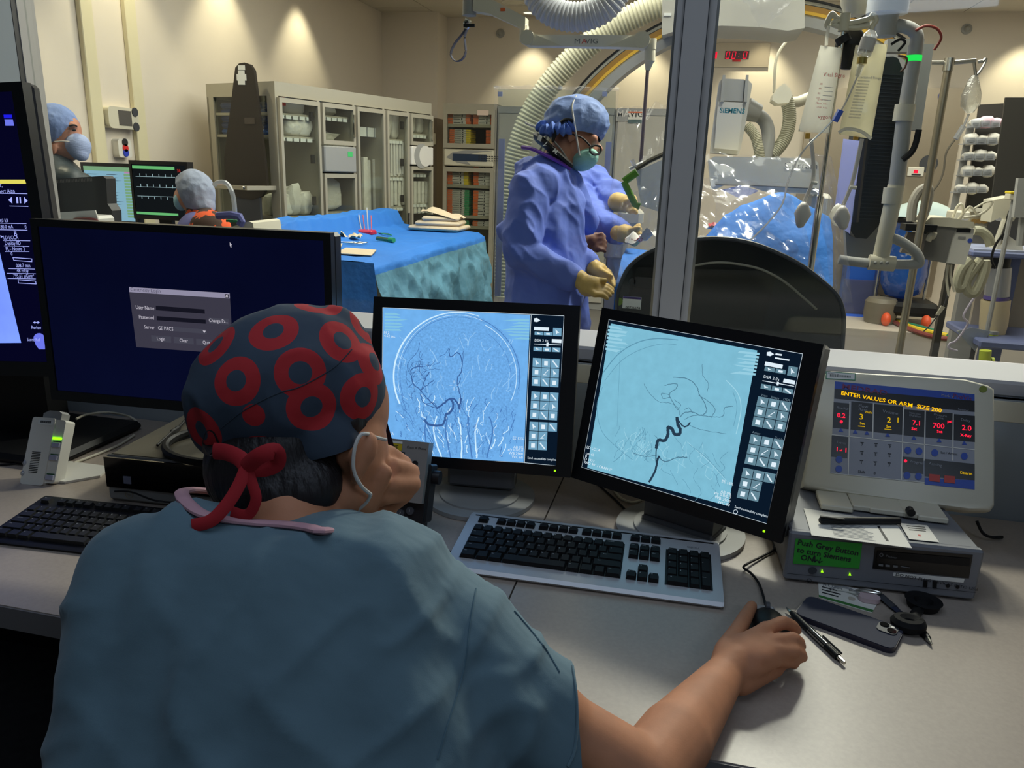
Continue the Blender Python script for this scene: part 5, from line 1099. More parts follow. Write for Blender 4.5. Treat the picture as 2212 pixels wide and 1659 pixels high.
for k in range(5):
    a, b = xs[k], xs[k + 1]; t = thing('supply_cabinet', labs[k], 'cabinet', M @ Matrix.Translation(((a + b) / 2, 0, 0)), 'glazed supply cabinets'); c = (a + b) / 2; a -= c; b -= c
    cc = MB().b2((a, .02, 0), (b, DEP, .08)).b2((a, 0, ZT - .09), (b, DEP, ZT)).b2((a, DEP - .02, .08), (b, DEP, ZT - .09)).b2((b - .012, 0, .08), (b, DEP, ZT - .09))
    if k: cc.b2((a, 0, .08), (a + .012, DEP, ZT - .09))
    else: cc.b2((a, 0, .08), (a + .03, .08, ZT - .09)).b2((a, DEP - .07, .08), (a + .03, DEP, ZT - .09)).b2((a, .08, .08), (a + .03, DEP - .07, .3))
    part('carcass', cc, m_cabf, t); part('lining', MB().b2((a + .03, DEP - .03, .09), (b - .013, DEP - .021, ZT - .1)), m_cabi, t)
    if k == 0: part('end_glass', MB().b2((a + .012, .08, .3), (a + .016, DEP - .07, ZT - .09)), m_cglass, t); part('end_rail', MB().b2((a - .25, .03, zr(590, 411)), (a - .22, DEP - .03, zr(590, 402))).b2((a - .22, .03, zr(590, 411)), (a, .06, zr(590, 402))).b2((a - .22, DEP - .06, zr(590, 411)), (a, DEP - .03, zr(590, 402))), m_cabf, t); part('bolt', MB().ell((a - .252, .06, zr(590, 406)), .012), m_chrome, t)
    if k in (1, 4):
        zz = (zr(725, 316), zr(725, 372)) if k == 1 else (zr(905, 317), zr(905, 357))
        door(t, a, b, zz[0] + .01, ZT - .1); door(t, a, b, .08, zz[1] - .01)
        dr = part('drawer', MB().b2((a + .014, -.035, zz[1]), (b - .014, .3, zz[0]), bev=.008), m_grey if k == 1 else m_bwhite, t)
        if k == 1: part('status_label', MB().b2((b - .11, -.037, zz[0] - .07), (b - .06, -.0345, zz[0] - .035)), mat('tag_green', (70, 190, 110), .5), dr)
        else: part('swirl', MB().prism([(x, z + (zz[0] + zz[1]) / 2) for x, z in circ(.10, 20, -.02)], -.037, -.0345, 'y'), m_grey, dr); part('swirl_disc', MB().prism([(x, z + (zz[0] + zz[1]) / 2) for x, z in circ(.085, 20, .03)], -.039, -.0365, 'y'), m_bwhite, dr)
    else: door(t, a, b, .08, ZT - .1)
    lv = {0: (zr(640, 296), zr(640, 248), zr(640, 470)), 1: (zr(725, 252), zr(725, 312), zr(725, 460)), 2: (zr(800, 232),), 3: (zr(855, 302), zr(855, 382), zr(855, 448)), 4: (zr(905, 290), zr(905, 375), zr(905, 440))}[k]
    for z in lv:
        s_ = part('shelf', MB().b2((a + .013, .03, z - .012), (b - .013, DEP - .04, z + .006)), m_cabf, t)
        if k != 2:
            lab = MB(); n_ = 5
            for j in range(n_): x_ = a + .04 + (b - a - .08) * (j + .1) / n_; lab.b2((x_, .021, z - .03), (x_ + (b - a) / n_ * .6, .03, z - .006))
            part('shelf_label', lab, m_barcode, s_, kind='stuff')
    for j in range(6): part('hinge_block', MB().b2((b - .075, .0, .25 + j * .29), (b - .052, .02, .31 + j * .29)), m_black, t) if k in (0, 3) else None
    ins.append((c, a, b, lv))
def pack(label, k, x, y, z, w_, d_, h_, m_, cat='package', name='sterile_package', group=None, lumpy=.25, seed=0):
    """a soft wrapped package standing or lying in cabinet k (x, y, z local)"""
    c, a, b, lv = ins[k]; mb = MB(MC @ Matrix.Translation((c + x, y, z)))
    def fn(u, v):
        th = 2 * pi * u; ph = -pi / 2 + pi * v; e = .45
        sg = lambda q: math.copysign(abs(q) ** e, q)
        px, py, pz = sg(cos(ph)) * sg(cos(th)), sg(cos(ph)) * sg(sin(th)), sg(sin(ph)); nz_ = 1 + lumpy * noise.noise(V((px * 1.6 + seed * 3.1, py * 1.6, pz * 1.6 + seed)))
        return (px * w_ / 2 * nz_, py * d_ / 2 * nz_, h_ / 2 + pz * h_ / 2 * (nz_ if pz > 0 else 1))
    mb.grid(fn, 14, 8, closed=True); return solo(name, label, cat, mb, m_, group=group, ang=50)
# contents
c, a, b, lv = ins[0]; zsh = lv[0] + .006; hl_ = (ZT - .12 - zsh) / 5
for j in range(5): 
    mb = MB(MC @ Matrix.Translation((c + a + .20, DEP * .58, zsh + (j + .5) * hl_))).box((0, 0, 0), (.30, DEP * .66, hl_ * .92), bev=.015); solo('folded_linen', 'blue folded linen, %s from the bottom of its stack in the nearest cabinet' % ORDN[j], 'linen', mb, m_linen, group='folded blue linen')
for j in range(2): pack('crumpled white sterile pack on the top shelf of the nearest cabinet' if j == 0 else 'second crumpled white pack on the top shelf of the nearest cabinet', 0, .02 + j * .09, .12, zsh, .16, .16, .12 + .03 * j, m_pack, seed=j)
pack('white box of the carton kind at the top of the nearest cabinet', 0, .06, .16, lv[1] + .006, .22, .16, .15, m_bwhite, 'box', 'carton', lumpy=.02)
mb = MB(MC @ Matrix.Translation((c + a + .10, .05, lv[1] + .10))).box((0, 0, 0), (.06, .02, .09)); solo('red_card', 'red card behind the glass of the nearest cabinet', 'card', mb, mat('card_red', (190, 40, 30), .5))
for j in range(3): pack(('lower left', 'lower middle', 'lower right')[j] + ' crumpled pack at the bottom of the nearest cabinet', 0, a + .12 + j * .10, .16, lv[2] + .006, .15, .2, .16 + .05 * (j % 2), m_pack, seed=4 + j, lumpy=.4)
for j in range(3): pack(('shiny pale pack on the top shelf of the second cabinet', 'dull pack on the middle shelf of the second cabinet', 'large pale bag at the bottom of the second cabinet')[j], 1, 0, .2, ins[1][3][j] + .006, .22, .24, (.15, .08, .24)[j], m_pack, seed=8 + j, lumpy=.45)
for j in range(5): mb = MB(MC @ Matrix.Translation((ins[2][0] + ins[2][1] + .09 + j * .065, .1 + .03 * (j % 2), .55))).box((0, 0, .45), (.05, .03, .90 + .02 * (j % 3)), bev=.004); solo('catheter_pack', 'long white catheter pack, %s from the left in the tall middle cabinet' % ORDN[j], 'package', mb, m_pack, group='catheter packs')
for j in range(4): mb = MB(MC @ Matrix.Translation((ins[2][0] + ins[2][1] + .10 + j * .085, .08, 1.66))).box((0, 0, 0), (.07, .012, .07)); solo('index_card', 'white index card, %s from the left atop the tall middle cabinet' % ORDN[j], 'card', mb, m_barcode, group='index cards')
for j in range(9): mb = MB(MC @ Matrix.Translation((ins[3][0] + ins[3][1] + .06 + j * .036, .13, lv_ := ins[3][3][1] + .006))).box((0, 0, .14), (.024, .2, .26 + .02 * (j % 2)), bev=.003); solo('filed_pack', 'slim white pack, %s from the left on the middle shelf of the fourth cabinet' % ORDN[j], 'package', mb, m_bwhite, group='slim filed packs, fourth cabinet')
for j in range(6): mb = MB(MC @ Matrix.Translation((ins[3][0] + ins[3][1] + .08 + j * .05, .13, ins[3][3][2] + .006))).box((0, 0, .13), (.034, .2, .24 + .03 * (j % 2)), bev=.003); solo('filed_pack', 'slim white pack, %s from the left on the low shelf of the fourth cabinet' % ORDN[j], 'package', mb, m_pack, group='slim low packs, fourth cabinet')
for j in range(3): pack('wrapped pack, %s from the left on the upper shelf of the fourth cabinet' % ORDN[j], 3, -.1 + j * .1, .15, ins[3][3][0] + .006, .09, .15, .20 + .03 * j, m_pack, seed=20 + j, group='upper packs, fourth cabinet')
for j in range(6): mb = MB(MC @ Matrix.Translation((ins[4][0] + ins[4][1] + .08 + j * .055, .13, ins[4][3][1] - .33))).box((0, 0, .13), (.036, .2, .27), bev=.003); solo('filed_pack', 'slim white pack, %s from the left low in the farthest cabinet' % ORDN[j], 'package', mb, m_pack, group='slim packs, farthest cabinet')
for j in range(3): pack('pale wrapped pack, %s from the left, top shelf of the farthest cabinet' % ORDN[j], 4, -.11 + j * .11, .15, ins[4][3][0] + .006, .09, .15, .20, m_pack, seed=30 + j, group='top packs, farthest cabinet')
# black patient board at the near end
Yb = 4.86; o = [(508, 146), (516, 137), (528, 135), (540, 139), (548, 152), (553, 190), (560, 260), (568, 320), (574, 370), (577, 405), (566, 424), (545, 432), (520, 428), (497, 420), (487, 405), (484, 345), (490, 290), (498, 230), (504, 180)]
t = thing('patient_board', 'tall dark patient board with white labels leaning at the cabinet end', 'board', at(530, 432, Yb)); part('board', MB().prism(ppoly(o, Yb)[::-1], Yb, Yb + .03, 'y'), mat('board_dark', (44, 38, 32), .4), t, world=True)
part('foot', MB().b2((at(510, 425, Yb).x, Yb + .002, 0), (at(560, 425, Yb).x, Yb + .028, at(530, 420, Yb).z)), m_dgrey, t, world=True)
for y0, y1, x0, x1 in ((141, 151, 514, 529), (152, 160, 514, 528), (160, 174, 511, 532), (174, 183, 514, 529)): part('label', pbox(MB(), x0, y0, x1, y1, Yb - .003, .002), m_barcode, t, world=True)
part('window_slot', pbox(MB(), 528, 254, 550, 268, Yb - .003, .002), mat('slot_sheen', (70, 62, 54), .15), t, world=True)

# ---- orange-box cabinet and grey cabinets along the back
ZB = 2.05; c0, c1 = onz(955, 226, ZB), onz(1072, 222, ZB); YC = (c0.y + c1.y) / 2; cx0, cx1 = at(957, 300, YC).x, at(1072, 300, YC).x
zb = lambda py: at(1012, py, YC).z
t = thing('supply_cabinet', 'cabinet of orange and white cartons with a keypad drawer, left of the surgeon', 'cabinet', ((cx0 + cx1) / 2, YC, 0))
part('carcass', MB().b2((cx0, YC + .02, 0), (cx1, YC + .55, .08)).b2((cx0, YC, ZB - .09), (cx1, YC + .55, ZB)).b2((cx0, YC, .08), (cx0 + .03, YC + .55, ZB - .09)).b2((cx1 - .03, YC, .08), (cx1, YC + .55, ZB - .09)).b2((cx0, YC + .53, .08), (cx1, YC + .55, ZB - .09)), m_cabf, t, world=True)
part('drawer', MB().b2((cx0 + .02, YC - .03, zb(359)), (cx1 - .02, YC + .3, zb(323)), bev=.01), m_cream, t, world=True)
part('drawer_swoosh', MB().prism([(cx0 + (cx1 - cx0) * u, zb(323) + (zb(359) - zb(323)) * v) for u, v in ((.08, .5), (.2, .2), (.45, .04), (.95, .04), (.6, .2), (.4, .5), (.55, .92), (.3, .8))], YC - .034, YC - .029, 'y'), m_grey, t, world=True)
part('keypad', MB().b2((cx0 + .12, YC - .037, zb(348)), (cx1 - .09, YC - .032, zb(333))), mat('lcd_blue', (44, 60, 84), .3), t, world=True)
mb = MB()
for r in range(3):
    for q in range(8): mb.b2((cx0 + .40 + q * .028, YC - .039, zb(346.5 - r * 4.6)), (cx0 + .418 + q * .028, YC - .036, zb(346.5 - r * 4.6) + .008))
part('keypad_key', mb, m_ink, t, world=True, kind='stuff')
for z0, z1 in ((zb(320), ZB - .06), (.1, zb(362))):
    f = part('door', MB().ring([(cx0 + .012, z0), (cx1 - .012, z0), (cx1 - .012, z1), (cx0 + .012, z1)], [(cx0 + .05, z0 + .045), (cx1 - .05, z0 + .045), (cx1 - .05, z1 - .045), (cx0 + .05, z1 - .045)], YC - .03, YC, 'y'), m_cabf, t, world=True); part('glass', MB(MW[t.name].inverted()).b2((cx0 + .05, YC - .018, z0 + .045), (cx1 - .05, YC - .014, z1 - .045)), m_cglass, f)
shelf_px = (268, 316, 400, 466, 488)
for py in shelf_px: part('shelf', MB().b2((cx0 + .03, YC + .02, zb(py) - .03), (cx1 - .03, YC + .5, zb(py))), m_cabf, t, world=True)
part('door_sign', MB().b2((cx1 - .2, YC - .034, zb(249)), (cx1 - .08, YC - .031, zb(238))), mat('sign_pink', (230, 205, 190), .6), t, world=True)
def carton(x, z, w_, h_, stripe, label, group):
    tt = thing('carton', label, 'box', (x + w_ / 2, YC + .16, z), group)
    part('box', MB().b2((-w_ / 2, -.1, 0), (w_ / 2, .1, h_ - .002), bev=.002), m_bwhite, tt); part('orange_end', MB().b2((-w_ / 2 - .001, -.1015, .001), (-w_ / 2 + .055, .1, h_ - .003)), m_orange, tt)
    part('print_band', MB().b2((w_ * .1, -.1012, h_ * .2), (w_ * .16, -.1, h_ * .8)).b2((-w_ * .25, -.1012, h_ * .4), (w_ * .06, -.1, h_ * .6)), m_ink, tt)
    if stripe: part('colour_end', MB().b2((w_ / 2 - .05, -.1015, .001), (w_ / 2 + .001, .1, h_ - .003)), stripe, tt)
wC = cx1 - cx0; ch = .034
for si_, (py, groups) in enumerate(((268, ((.06, .42, 5, m_orange, 'left'), (.54, .40, 4, m_orange, 'right'))), (316, ((.09, .40, 8, m_yel, 'left'), (.78, .16, 5, None, 'right'))), (400, ((.06, .40, 5, m_yel, 'left'), (.56, .34, 6, None, 'right'))), (466, ((.06, .42, 12, m_grn, 'left'), (.56, .34, 8, None, 'right'))), (488, ((.06, .42, 3, m_grn, 'left'), (.56, .34, 3, None, 'right'))))):
    for u, w_, n_, st, sd_ in groups:
        zz = ('top', 'second', 'third', 'fourth', 'lowest')[si_]; gap = zb(shelf_px[si_ - 1]) - zb(py) if si_ else .4; hcl = min(ch, (gap - .05) / n_)
        for j in range(n_): carton(cx0 + wC * u + rnd.uniform(-.003, .003), zb(py) + j * hcl, wC * w_, hcl, st, 'orange and white carton, %s from the bottom of the %s stack on the %s shelf' % (ORDN[j], sd_, zz), 'cartons, %s shelf, %s stack' % (zz, sd_))
for a_, b_, lb in ((1074, 1200, 'plain grey cabinet behind the hanging clear shield, nearest the carton cabinet'), (1202, 1326, 'plain grey cabinet hidden behind the surgeon'), (1328, 1452, 'grey cabinet with a warning sign just left of the window post')):
    xa, xb = at(a_, 300, YC).x, at(b_, 300, YC).x; t = thing('grey_cabinet', lb, 'cabinet', ((xa + xb) / 2, YC, 0), None)
    part('carcass', MB().b2((xa, YC, 0), (xb, YC + .5, ZB - .02), bev=.006), m_grey, t, world=True); part('door', MB().b2((xa + .02, YC - .02, .08), (xb - .02, YC - .001, ZB - .09), bev=.004), mat('door_grey', (176, 172, 162), .5), t, world=True)
    part('top_rail', MB().b2((xa + .01, YC - .025, ZB - .085), (xb - .01, YC, ZB - .03)), m_grey, t, world=True)
    if a_ == 1328:
        part('sign_board', pbox(MB(), 1331, 236, 1390, 262, YC - .03, .008), m_grey, t, world=True); mb = MB(); mb.text('MAVIG', .06, Matrix.Translation(at(1332, 252, YC - .034)), bold=.01); part('lettering', mb, m_bwhite, t, 0, world=True)
        part('warning_sign', pbox(MB(), 1357, 241, 1387, 258, YC - .034, .003), m_paper, t, world=True); part('sign_band', pbox(MB(), 1357, 241, 1387, 244, YC - .037, .003), m_orange, t, world=True); part('green_label', pbox(MB(), 1357, 258, 1387, 266, YC - .034, .003), mat('label_teal', (30, 70, 70), .5), t, world=True)

# ---- back wall fittings
for px, py, lb in ((1081, 72, 'round grey wall sensor right of the grey strap'), (2088, 63, 'round grey wall sensor at the far right')):
    p = at(px, py, YB); t = thing('wall_sensor', lb, 'sensor', p); part('plate', MB().lathe([(.0, 0), (.05, 0), (.05, .012), (.03, .016), (.018, .045), (0, .05)], 20, Matrix.Rotation(pi / 2, 4, 'X')), m_grey, t)
t = thing('wall_clock', 'steel wall plate with a red digital timer beside the window post', 'clock', at(1600, 145, YB - .02)); part('plate', pbox(MB(), 1537, 93, 1662, 145, YB - .02, .02), m_steel, t, world=True); part('window', pbox(MB(), 1566, 110, 1618, 128, YB - .024, .004), mat('clock_red_dark', (58, 10, 20), .3), t, world=True)
mb = MB(); zz = at(1590, 126, YB - .026).z; hd_ = at(1590, 112, YB - .026).z - zz
def seg7(mb, x, z, h, segs, sl=.12, Y=YB - .027):
    w_ = h * .5; k = h * .10
    S = {'a': ((0, h), (w_, h)), 'd': ((0, 0), (w_, 0)), 'g': ((0, h / 2), (w_, h / 2)), 'f': ((0, h / 2), (0, h)), 'b': ((w_, h / 2), (w_, h)), 'e': ((0, 0), (0, h / 2)), 'c': ((w_, 0), (w_, h / 2))}
    for s_ in segs:
        (x0, z0), (x1, z1) = S[s_]; mb.tube([(x + x0 + z0 * sl, Y, z + z0), (x + x1 + z1 * sl, Y, z + z1)], k * .6, 4)
for px, dg_ in ((1568, 'abcdef'), (1581, 'abcdef'), (1605, 'abcdef')): seg7(mb, at(px, 120, YB).x, zz, hd_, dg_)
for q in (.3, .7): mb.ell((at(1596, 120, YB).x, YB - .027, zz + hd_ * q), hd_ * .06, n=8, m=6)
part('timer_digit', mb, m_ledr, t, world=True); part('red_label', pbox(MB(), 1582, 128, 1600, 133, YB - .024, .003), mat('label_red', (190, 30, 40), .5), t, world=True); part('edge_digit', pbox(MB(), 1543, 112, 1549, 126, YB - .024, .003), m_ledr, t, world=True)
dr = struct('door_1', 'double steel door in the back wall of the procedure room', pbox(MB(), 1722, 190, 1886, 640, YB - .05, .05), m_steel); part('door_leaf', pbox(MB(), 1889, 190, 2053, 640, YB - .05, .05), m_steel, dr)
part('port_hole', MB().prism(circ(.09, 24, at(2003, 354, YB).x, at(2003, 354, YB).z), YB - .055, YB - .049, 'y'), m_dgrey, dr); part('blue_dot', MB().prism(circ(.045, 20, at(2033, 209, YB).x, at(2033, 209, YB).z), YB - .055, YB - .049, 'y'), mat('dot_blue', (90, 96, 160), .5), dr)
t = thing('door_controller', 'small white controller with a red readout on the steel door', 'control panel', at(1978, 381, YB - .07)); part('case', pbox(MB(), 1961, 361, 1996, 381, YB - .07, .02, .005), m_white, t, world=True); part('readout', pbox(MB(), 1974, 367, 1983, 374, YB - .074, .004), m_ledr, t, world=True); part('key_row', pbox(MB(), 1969, 376, 1989, 379, YB - .074, .004), m_ink, t, world=True)

# ---- draped instrument table
t = thing('instrument_table', 'instrument table under bright blue sterile drapes, left of the surgeon', 'table', (-1.95, 4.6, 0))
TX0, TX1, TY0, TY1, TZ = -2.40, -1.56, 3.60, 5.72, .945
part('tabletop', MB().b2((TX0 + .03, TY0 + .03, TZ - .05), (TX1 - .03, TY1 - .03, TZ - .012)), m_steel, t, world=True); part('rear_shelf', MB().b2((TX0 + .02, TY0 + .35, TZ - .012), (TX0 + .14, TY1 - .03, TZ + .13)), m_steel, t, world=True)
for x in (TX0 + .08, TX1 - .08):
    for y in (TY0 + .1, TY1 - .1): part('leg', MB().cyl((x, y, 0), (x, y, TZ - .05), .02, 10), m_chrome, t, world=True)
PR = [(TX0 - .07, .45), (TX0 - .03, .8), (TX0 - .005, TZ + .13), (TX0 + .05, TZ + .150), (TX0 + .14, TZ + .14), (TX0 + .20, TZ + .03), (TX0 + .30, TZ + .003), (TX1 - .3, TZ), (TX1 - .04, TZ), (TX1 + .005, TZ - .03), (TX1 + .03, .75), (TX1 + .06, .42)]
def nz2(p, s_, seed=0): return noise.noise(V(p) * s_ + V((seed, seed * 1.7, seed * .3)))
def dr_fn(u, v):
    q = u * (len(PR) - 1); i = min(int(q), len(PR) - 2); f = q - i; x = PR[i][0] * (1 - f) + PR[i + 1][0] * f; z = PR[i][1] * (1 - f) + PR[i + 1][1] * f; y = TY0 + (TY1 - TY0) * v
    if z > TZ + .02 and x < TX0 + .25: z = TZ + (z - TZ) * (1 - .75 * max(0, 1 - v * 5)) * (1 + .10 * noise.noise(V((y * 4, 1, 2))))
    if i < 2 or i > 8:
        k = .5 * min(1, abs(z - TZ) / .25); r = (1 - abs(noise.noise(V((y * 3.2 + z * 2.5, z * 3.4 - y * 1.4, 4))))) ** 2; x += (1 if i > 8 else -1) * k * (.10 * r - .03 + .05 * noise.noise(V((y * 7, z * 7 + 3, 1))) + .06 * (1 - abs(noise.noise(V((y * 6 - z * 5, z * 7 + y * 4, 9))))) ** 4); 
        if q > 10: z += (.10 * noise.noise(V((y * 2.2, 8, 1))) - .12 * v) * (q - 10)
    else: z += .006 * noise.noise(V((x * 9, y * 6, 3))) + .010 * max(0, 1 - abs(noise.noise(V((x * 5 + y * 3, y * 2.4, 7)))) * 5) * (.25 if x > TX0 + .3 else 1)
    return (x, y, z)
g = MB().grid(dr_fn, 110, 150); 
def fr_fn(u, v):
    x = TX0 - .02 + (TX1 - TX0 + .03 + .09 * v) * u; zt = TZ - .004 if x > TX0 + .22 else TZ + .02; z = zt - (.55 + .04 * noise.noise(V((x * 3, 5, 1)))) * v
    return (x, TY0 - .002 - .07 * v * (.5 + noise.noise(V((x * 6, z * 1.2, 2)))) - .05 * v, z)
nv0 = len(g.f); g.grid(fr_fn, 40, 18)
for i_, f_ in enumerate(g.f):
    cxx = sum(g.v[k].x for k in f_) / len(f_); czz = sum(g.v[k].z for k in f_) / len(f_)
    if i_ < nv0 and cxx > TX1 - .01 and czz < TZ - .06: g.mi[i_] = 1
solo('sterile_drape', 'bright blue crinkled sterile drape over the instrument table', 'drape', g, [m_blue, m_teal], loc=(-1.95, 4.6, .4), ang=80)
TT = TZ + .008
def ontable(x, y): return onz(x, y, TT)
c = ontable(950, 496)
t = thing('folded_towel', 'folded beige towels piled at the far corner of the blue table', 'towel', c)
for j in range(3): part('towel', MB(Matrix.Translation((.01 * j, .0, j * .035)) @ Matrix.Rotation(.1 * j, 4, 'Z')).box((0, 0, .018), (.40 - .06 * j, .34 - .03 * j, .034), bev=.015), m_cloth, t, 50)
part('top_fold', MB().grid(lambda u, v: ((u - .5) * .34, (v - .5) * .26, .105 + .05 * max(0, noise.noise(V((u * 3, v * 3, 1)))) + .04 * (1 - abs(u - .3) * 2)), 12, 10), m_cloth, t, 60)
c = ontable(790, 508); t = thing('red_tray', 'small red tray with needles on the blue table', 'tray', c); part('tray', MB().box((0, 0, .018), (.13, .09, .036), bev=.01), mat('tray_red', (196, 30, 62), .4), t); 
for j in range(4): part('needle', MB().cyl((-.04 + .025 * j, .02, .03), (-.07 + .03 * j, .05, .13 + .05 * (j == 2)), .004, 6), (m_bwhite, mat('needle_red', (220, 110, 120), .5))[j % 2], t)
c = ontable(830, 521); t = thing('green_syringe', 'green syringe lying on the blue drape', 'syringe', c); part('barrel', MB().cyl((-.06, .03, .012), (.04, -.01, .012), .013, 12), clear('syringe_green', (90, 180, 110), .15, .5, .2, None, (40, 130, 70)), t); part('plunger', MB().cyl((.04, -.01, .012), (.075, -.025, .012), .016, 12), m_grn, t)
for pts_, lb in (([(712, 528), (740, 527), (736, 536), (706, 538)], 'small cream paper at the left end of the blue table'), ([(724, 548), (748, 536), (813, 541), (802, 553)], 'cream paper wrapper lying flat on the blue table')):
    P_ = [ontable(*q) for q in pts_]; mb = MB().prism([(p.x, p.y) for p in P_], TT, TT + .004); solo('paper_wrapper', lb, 'paper', mb, m_cloth)
c = ontable(752, 516); mb = MB(Matrix.Translation(c)).grid(lambda u, v: ((u - .5) * .16, (v - .5) * .10, .006 + .04 * max(0, noise.noise(V((u * 4, v * 4, 9))) + .35)), 14, 10); solo('gauze', 'crumpled gauze beside the red tray', 'gauze', mb, m_cloth, ang=60)
a_, b_ = ontable(728, 525), ontable(790, 528); t = thing('scissors', 'steel scissors lying on the blue drape', 'scissors', a_); part('blade', MB().tube([a_ + V((0, 0, .006)), a_.lerp(b_, .6) + V((0, .02, .006))], [.003, .007], 6), m_chrome, t, world=True); part('blade', MB().tube([a_ + V((0, .01, .006)), a_.lerp(b_, .6) + V((0, -.01, .006))], [.003, .007], 6), m_chrome, t, world=True)
for s_ in (-1, 1): e_ = a_.lerp(b_, .82) + V((0, .03 * s_, .008)); part('finger_ring', MB().tube([(e_.x + .028 * cos(k * pi / 8), e_.y + .018 * sin(k * pi / 8), e_.z) for k in range(16)], .004, 6, True), m_chrome, t, world=True)
a_ = ontable(808, 505); t = thing('guide_wire_bundle', 'thin wire bundle to the right of the red tray', 'wire', a_)
for j in range(4): part('wire', MB().tube([a_ + V((0, .01 * j, .006)), ontable(840 + 2 * j, 507 + j) + V((0, 0, .006))], .0035, 6), (m_dgrey, m_grn)[j % 2], t, world=True)

# ---- ceiling arm with strap, hanging shield
YA = 3.25
t = thing('ceiling_boom', 'cream jointed ceiling arm reaching across the top of the window', 'support arm', at(1270, 95, YA))
q = at(1014, 34, YA); part('column', MB().cyl(q, (q.x, q.y, ZC), .028, 18), m_grey, t, world=True)
h0, h1 = at(1026, -6, YA), at(1138, 52, YA); dz = V((0, 0, 1))
part('upper_arm', MB().prism([(h0.x, h0.z + .02), (h0.x, h0.z - .055), (at(1060, 28, YA).x, at(1060, 32, YA).z), (at(1125, 62, YA).x, at(1125, 62, YA).z), (h1.x, at(1138, 66, YA).z), (h1.x, at(1138, 40, YA).z), (at(1105, 22, YA).x, at(1105, 22, YA).z)], YA - .03, YA + .03, 'y'), m_cream, t, world=True)
part('orange_label', pbox(MB(), 1081, 17, 1091, 24, YA - .033, .004), m_orange, t, world=True)
part('elbow', MB().b2((at(1124, 70, YA).x, YA - .028, at(1124, 95, YA).z), (at(1140, 70, YA).x, YA + .03, at(1130, 50, YA).z), bev=.01).prism(circ(.028, 24, at(1143, 84, YA).x, at(1143, 84, YA).z), YA - .04, YA + .035, 'y'), m_cream, t, world=True)
part('forearm', MB().prism(ppoly([(1143, 77), (1395, 79), (1395, 105), (1150, 101)], YA)[::-1], YA - .026, YA + .026, 'y'), m_white, t, world=True)
part('joint_cover', MB().prism(ppoly([(1140, 72), (1152, 72), (1170, 82), (1215, 101), (1150, 101), (1136, 95)], YA)[::-1], YA - .034, YA + .034, 'y').prism(ppoly([(1310, 103), (1340, 93), (1375, 76), (1392, 73), (1402, 80), (1402, 98), (1392, 106)], YA)[::-1], YA - .034, YA + .034, 'y'), m_cream, t, world=True)
part('joint_disc', MB().prism(circ(.031, 24, at(1388, 89, YA).x, at(1388, 89, YA).z), YA - .042, YA + .036, 'y'), m_cream, t, world=True)
mb = MB(); mb.text('M  VIG', .018, Matrix.Translation(at(1240, 94, YA - .0275)), sx=1.25); part('lettering', mb, m_inkg, t, 0, world=True); mb = MB(); mb.text('A', .018, Matrix.Translation(at(1256, 94, YA - .0275)), sx=1.2); part('red_letter', mb, mat('logo_red', (214, 70, 50), .5), t, 0, world=True)
q = at(1404, 85, YA); part('wrist', MB().tube([(q.x, YA, q.z), (q.x + .004, YA, at(1404, 108, YA).z)], [.026, .022], 16).tube([at(1404, 108, YA), at(1404, 132, YA), at(1402, 133, YA), at(1399, 152, YA)], [.021, .021, .018, .009], 16), m_cream, t, world=True); part('rod', MB().cyl(at(1399, 150, YA), at(1399, 150, YA) + V((0, 0, -.44)), .007, 10), mat('rod_mauve', (120, 106, 112), .4, .4), t, world=True)
st = [at(x, y, YA - .04) for x, y in ((1011, 42), (1004, 66), (982, 95), (974, 118), (984, 132), (998, 128), (1006, 112), (1004, 80), (1010, 60))]
t2 = thing('strap', 'grey fabric strap hanging from the ceiling column', 'strap', at(990, 132, YA - .04)); part('webbing', MB().tube([V(p) for p in spline([tuple(p) for p in st], 8)], .014, 6, flat=.18, up=(0, 0, 1)), mat('webbing', (110, 112, 128), .8), t2, world=True); part('buckle', MB().tube([V(p) for p in spline([tuple(at(x, y, YA - .05)) for x, y in ((1006, 40), (1016, 48), (1008, 62), (1003, 50), (1012, 44))], 5)], .006, 6), m_chrome, t2, world=True); part('clip', pbox(MB(), 1001, 51, 1025, 58, YA - .06, .01), m_black, t2, world=True)
YS = 4.05
def film(name, label, pts4, Y, m_, amp=.03, nu=18, nv=18, s_=4, seed=0, dY=(0, 0, 0, 0), parent=None, cat='drape'):
    P = [at(x, y, Y + d) for (x, y), d in zip(pts4, dY)]
    def fn(u, v):
        p = P[0].lerp(P[1], u).lerp(P[3].lerp(P[2], u), v); e = (1 - abs(noise.noise(V((u * s_ + seed, v * s_ * .7, seed))))) ** 3
        return p + V((.3 * amp * noise.noise(V((u * s_, v * s_, seed + 5))), amp * (e - .4) + amp * .4 * noise.noise(V((u * s_ * 3, v * s_ * 3, seed))), .3 * amp * noise.noise(V((u * s_, v * s_, seed + 9)))))
    g = MB().grid(fn, nu, nv)
    return part(name, g, m_, parent, 80, world=True) if parent else solo(name, label, cat, g, m_, ang=80)
t = thing('clear_shield', 'hanging clear lead shield in a plastic cover behind the surgeon', 'shield', at(1200, 600, YS))
part('panel', MB().prism(ppoly([(1076, 192), (1330, 196), (1322, 560), (1078, 640)], YS)[::-1], YS, YS + .012, 'y'), m_acry, t, world=True)
part('edge_strip', pbox(MB(), 1073, 300, 1086, 640, YS - .01, .006), mat('strip_lilac', (128, 140, 178), .5), t, world=True); part('edge_strip', pbox(MB(), 1306, 306, 1318, 402, YS - .01, .006), mat('strip_lilac', (128, 140, 178), .5), t, world=True)
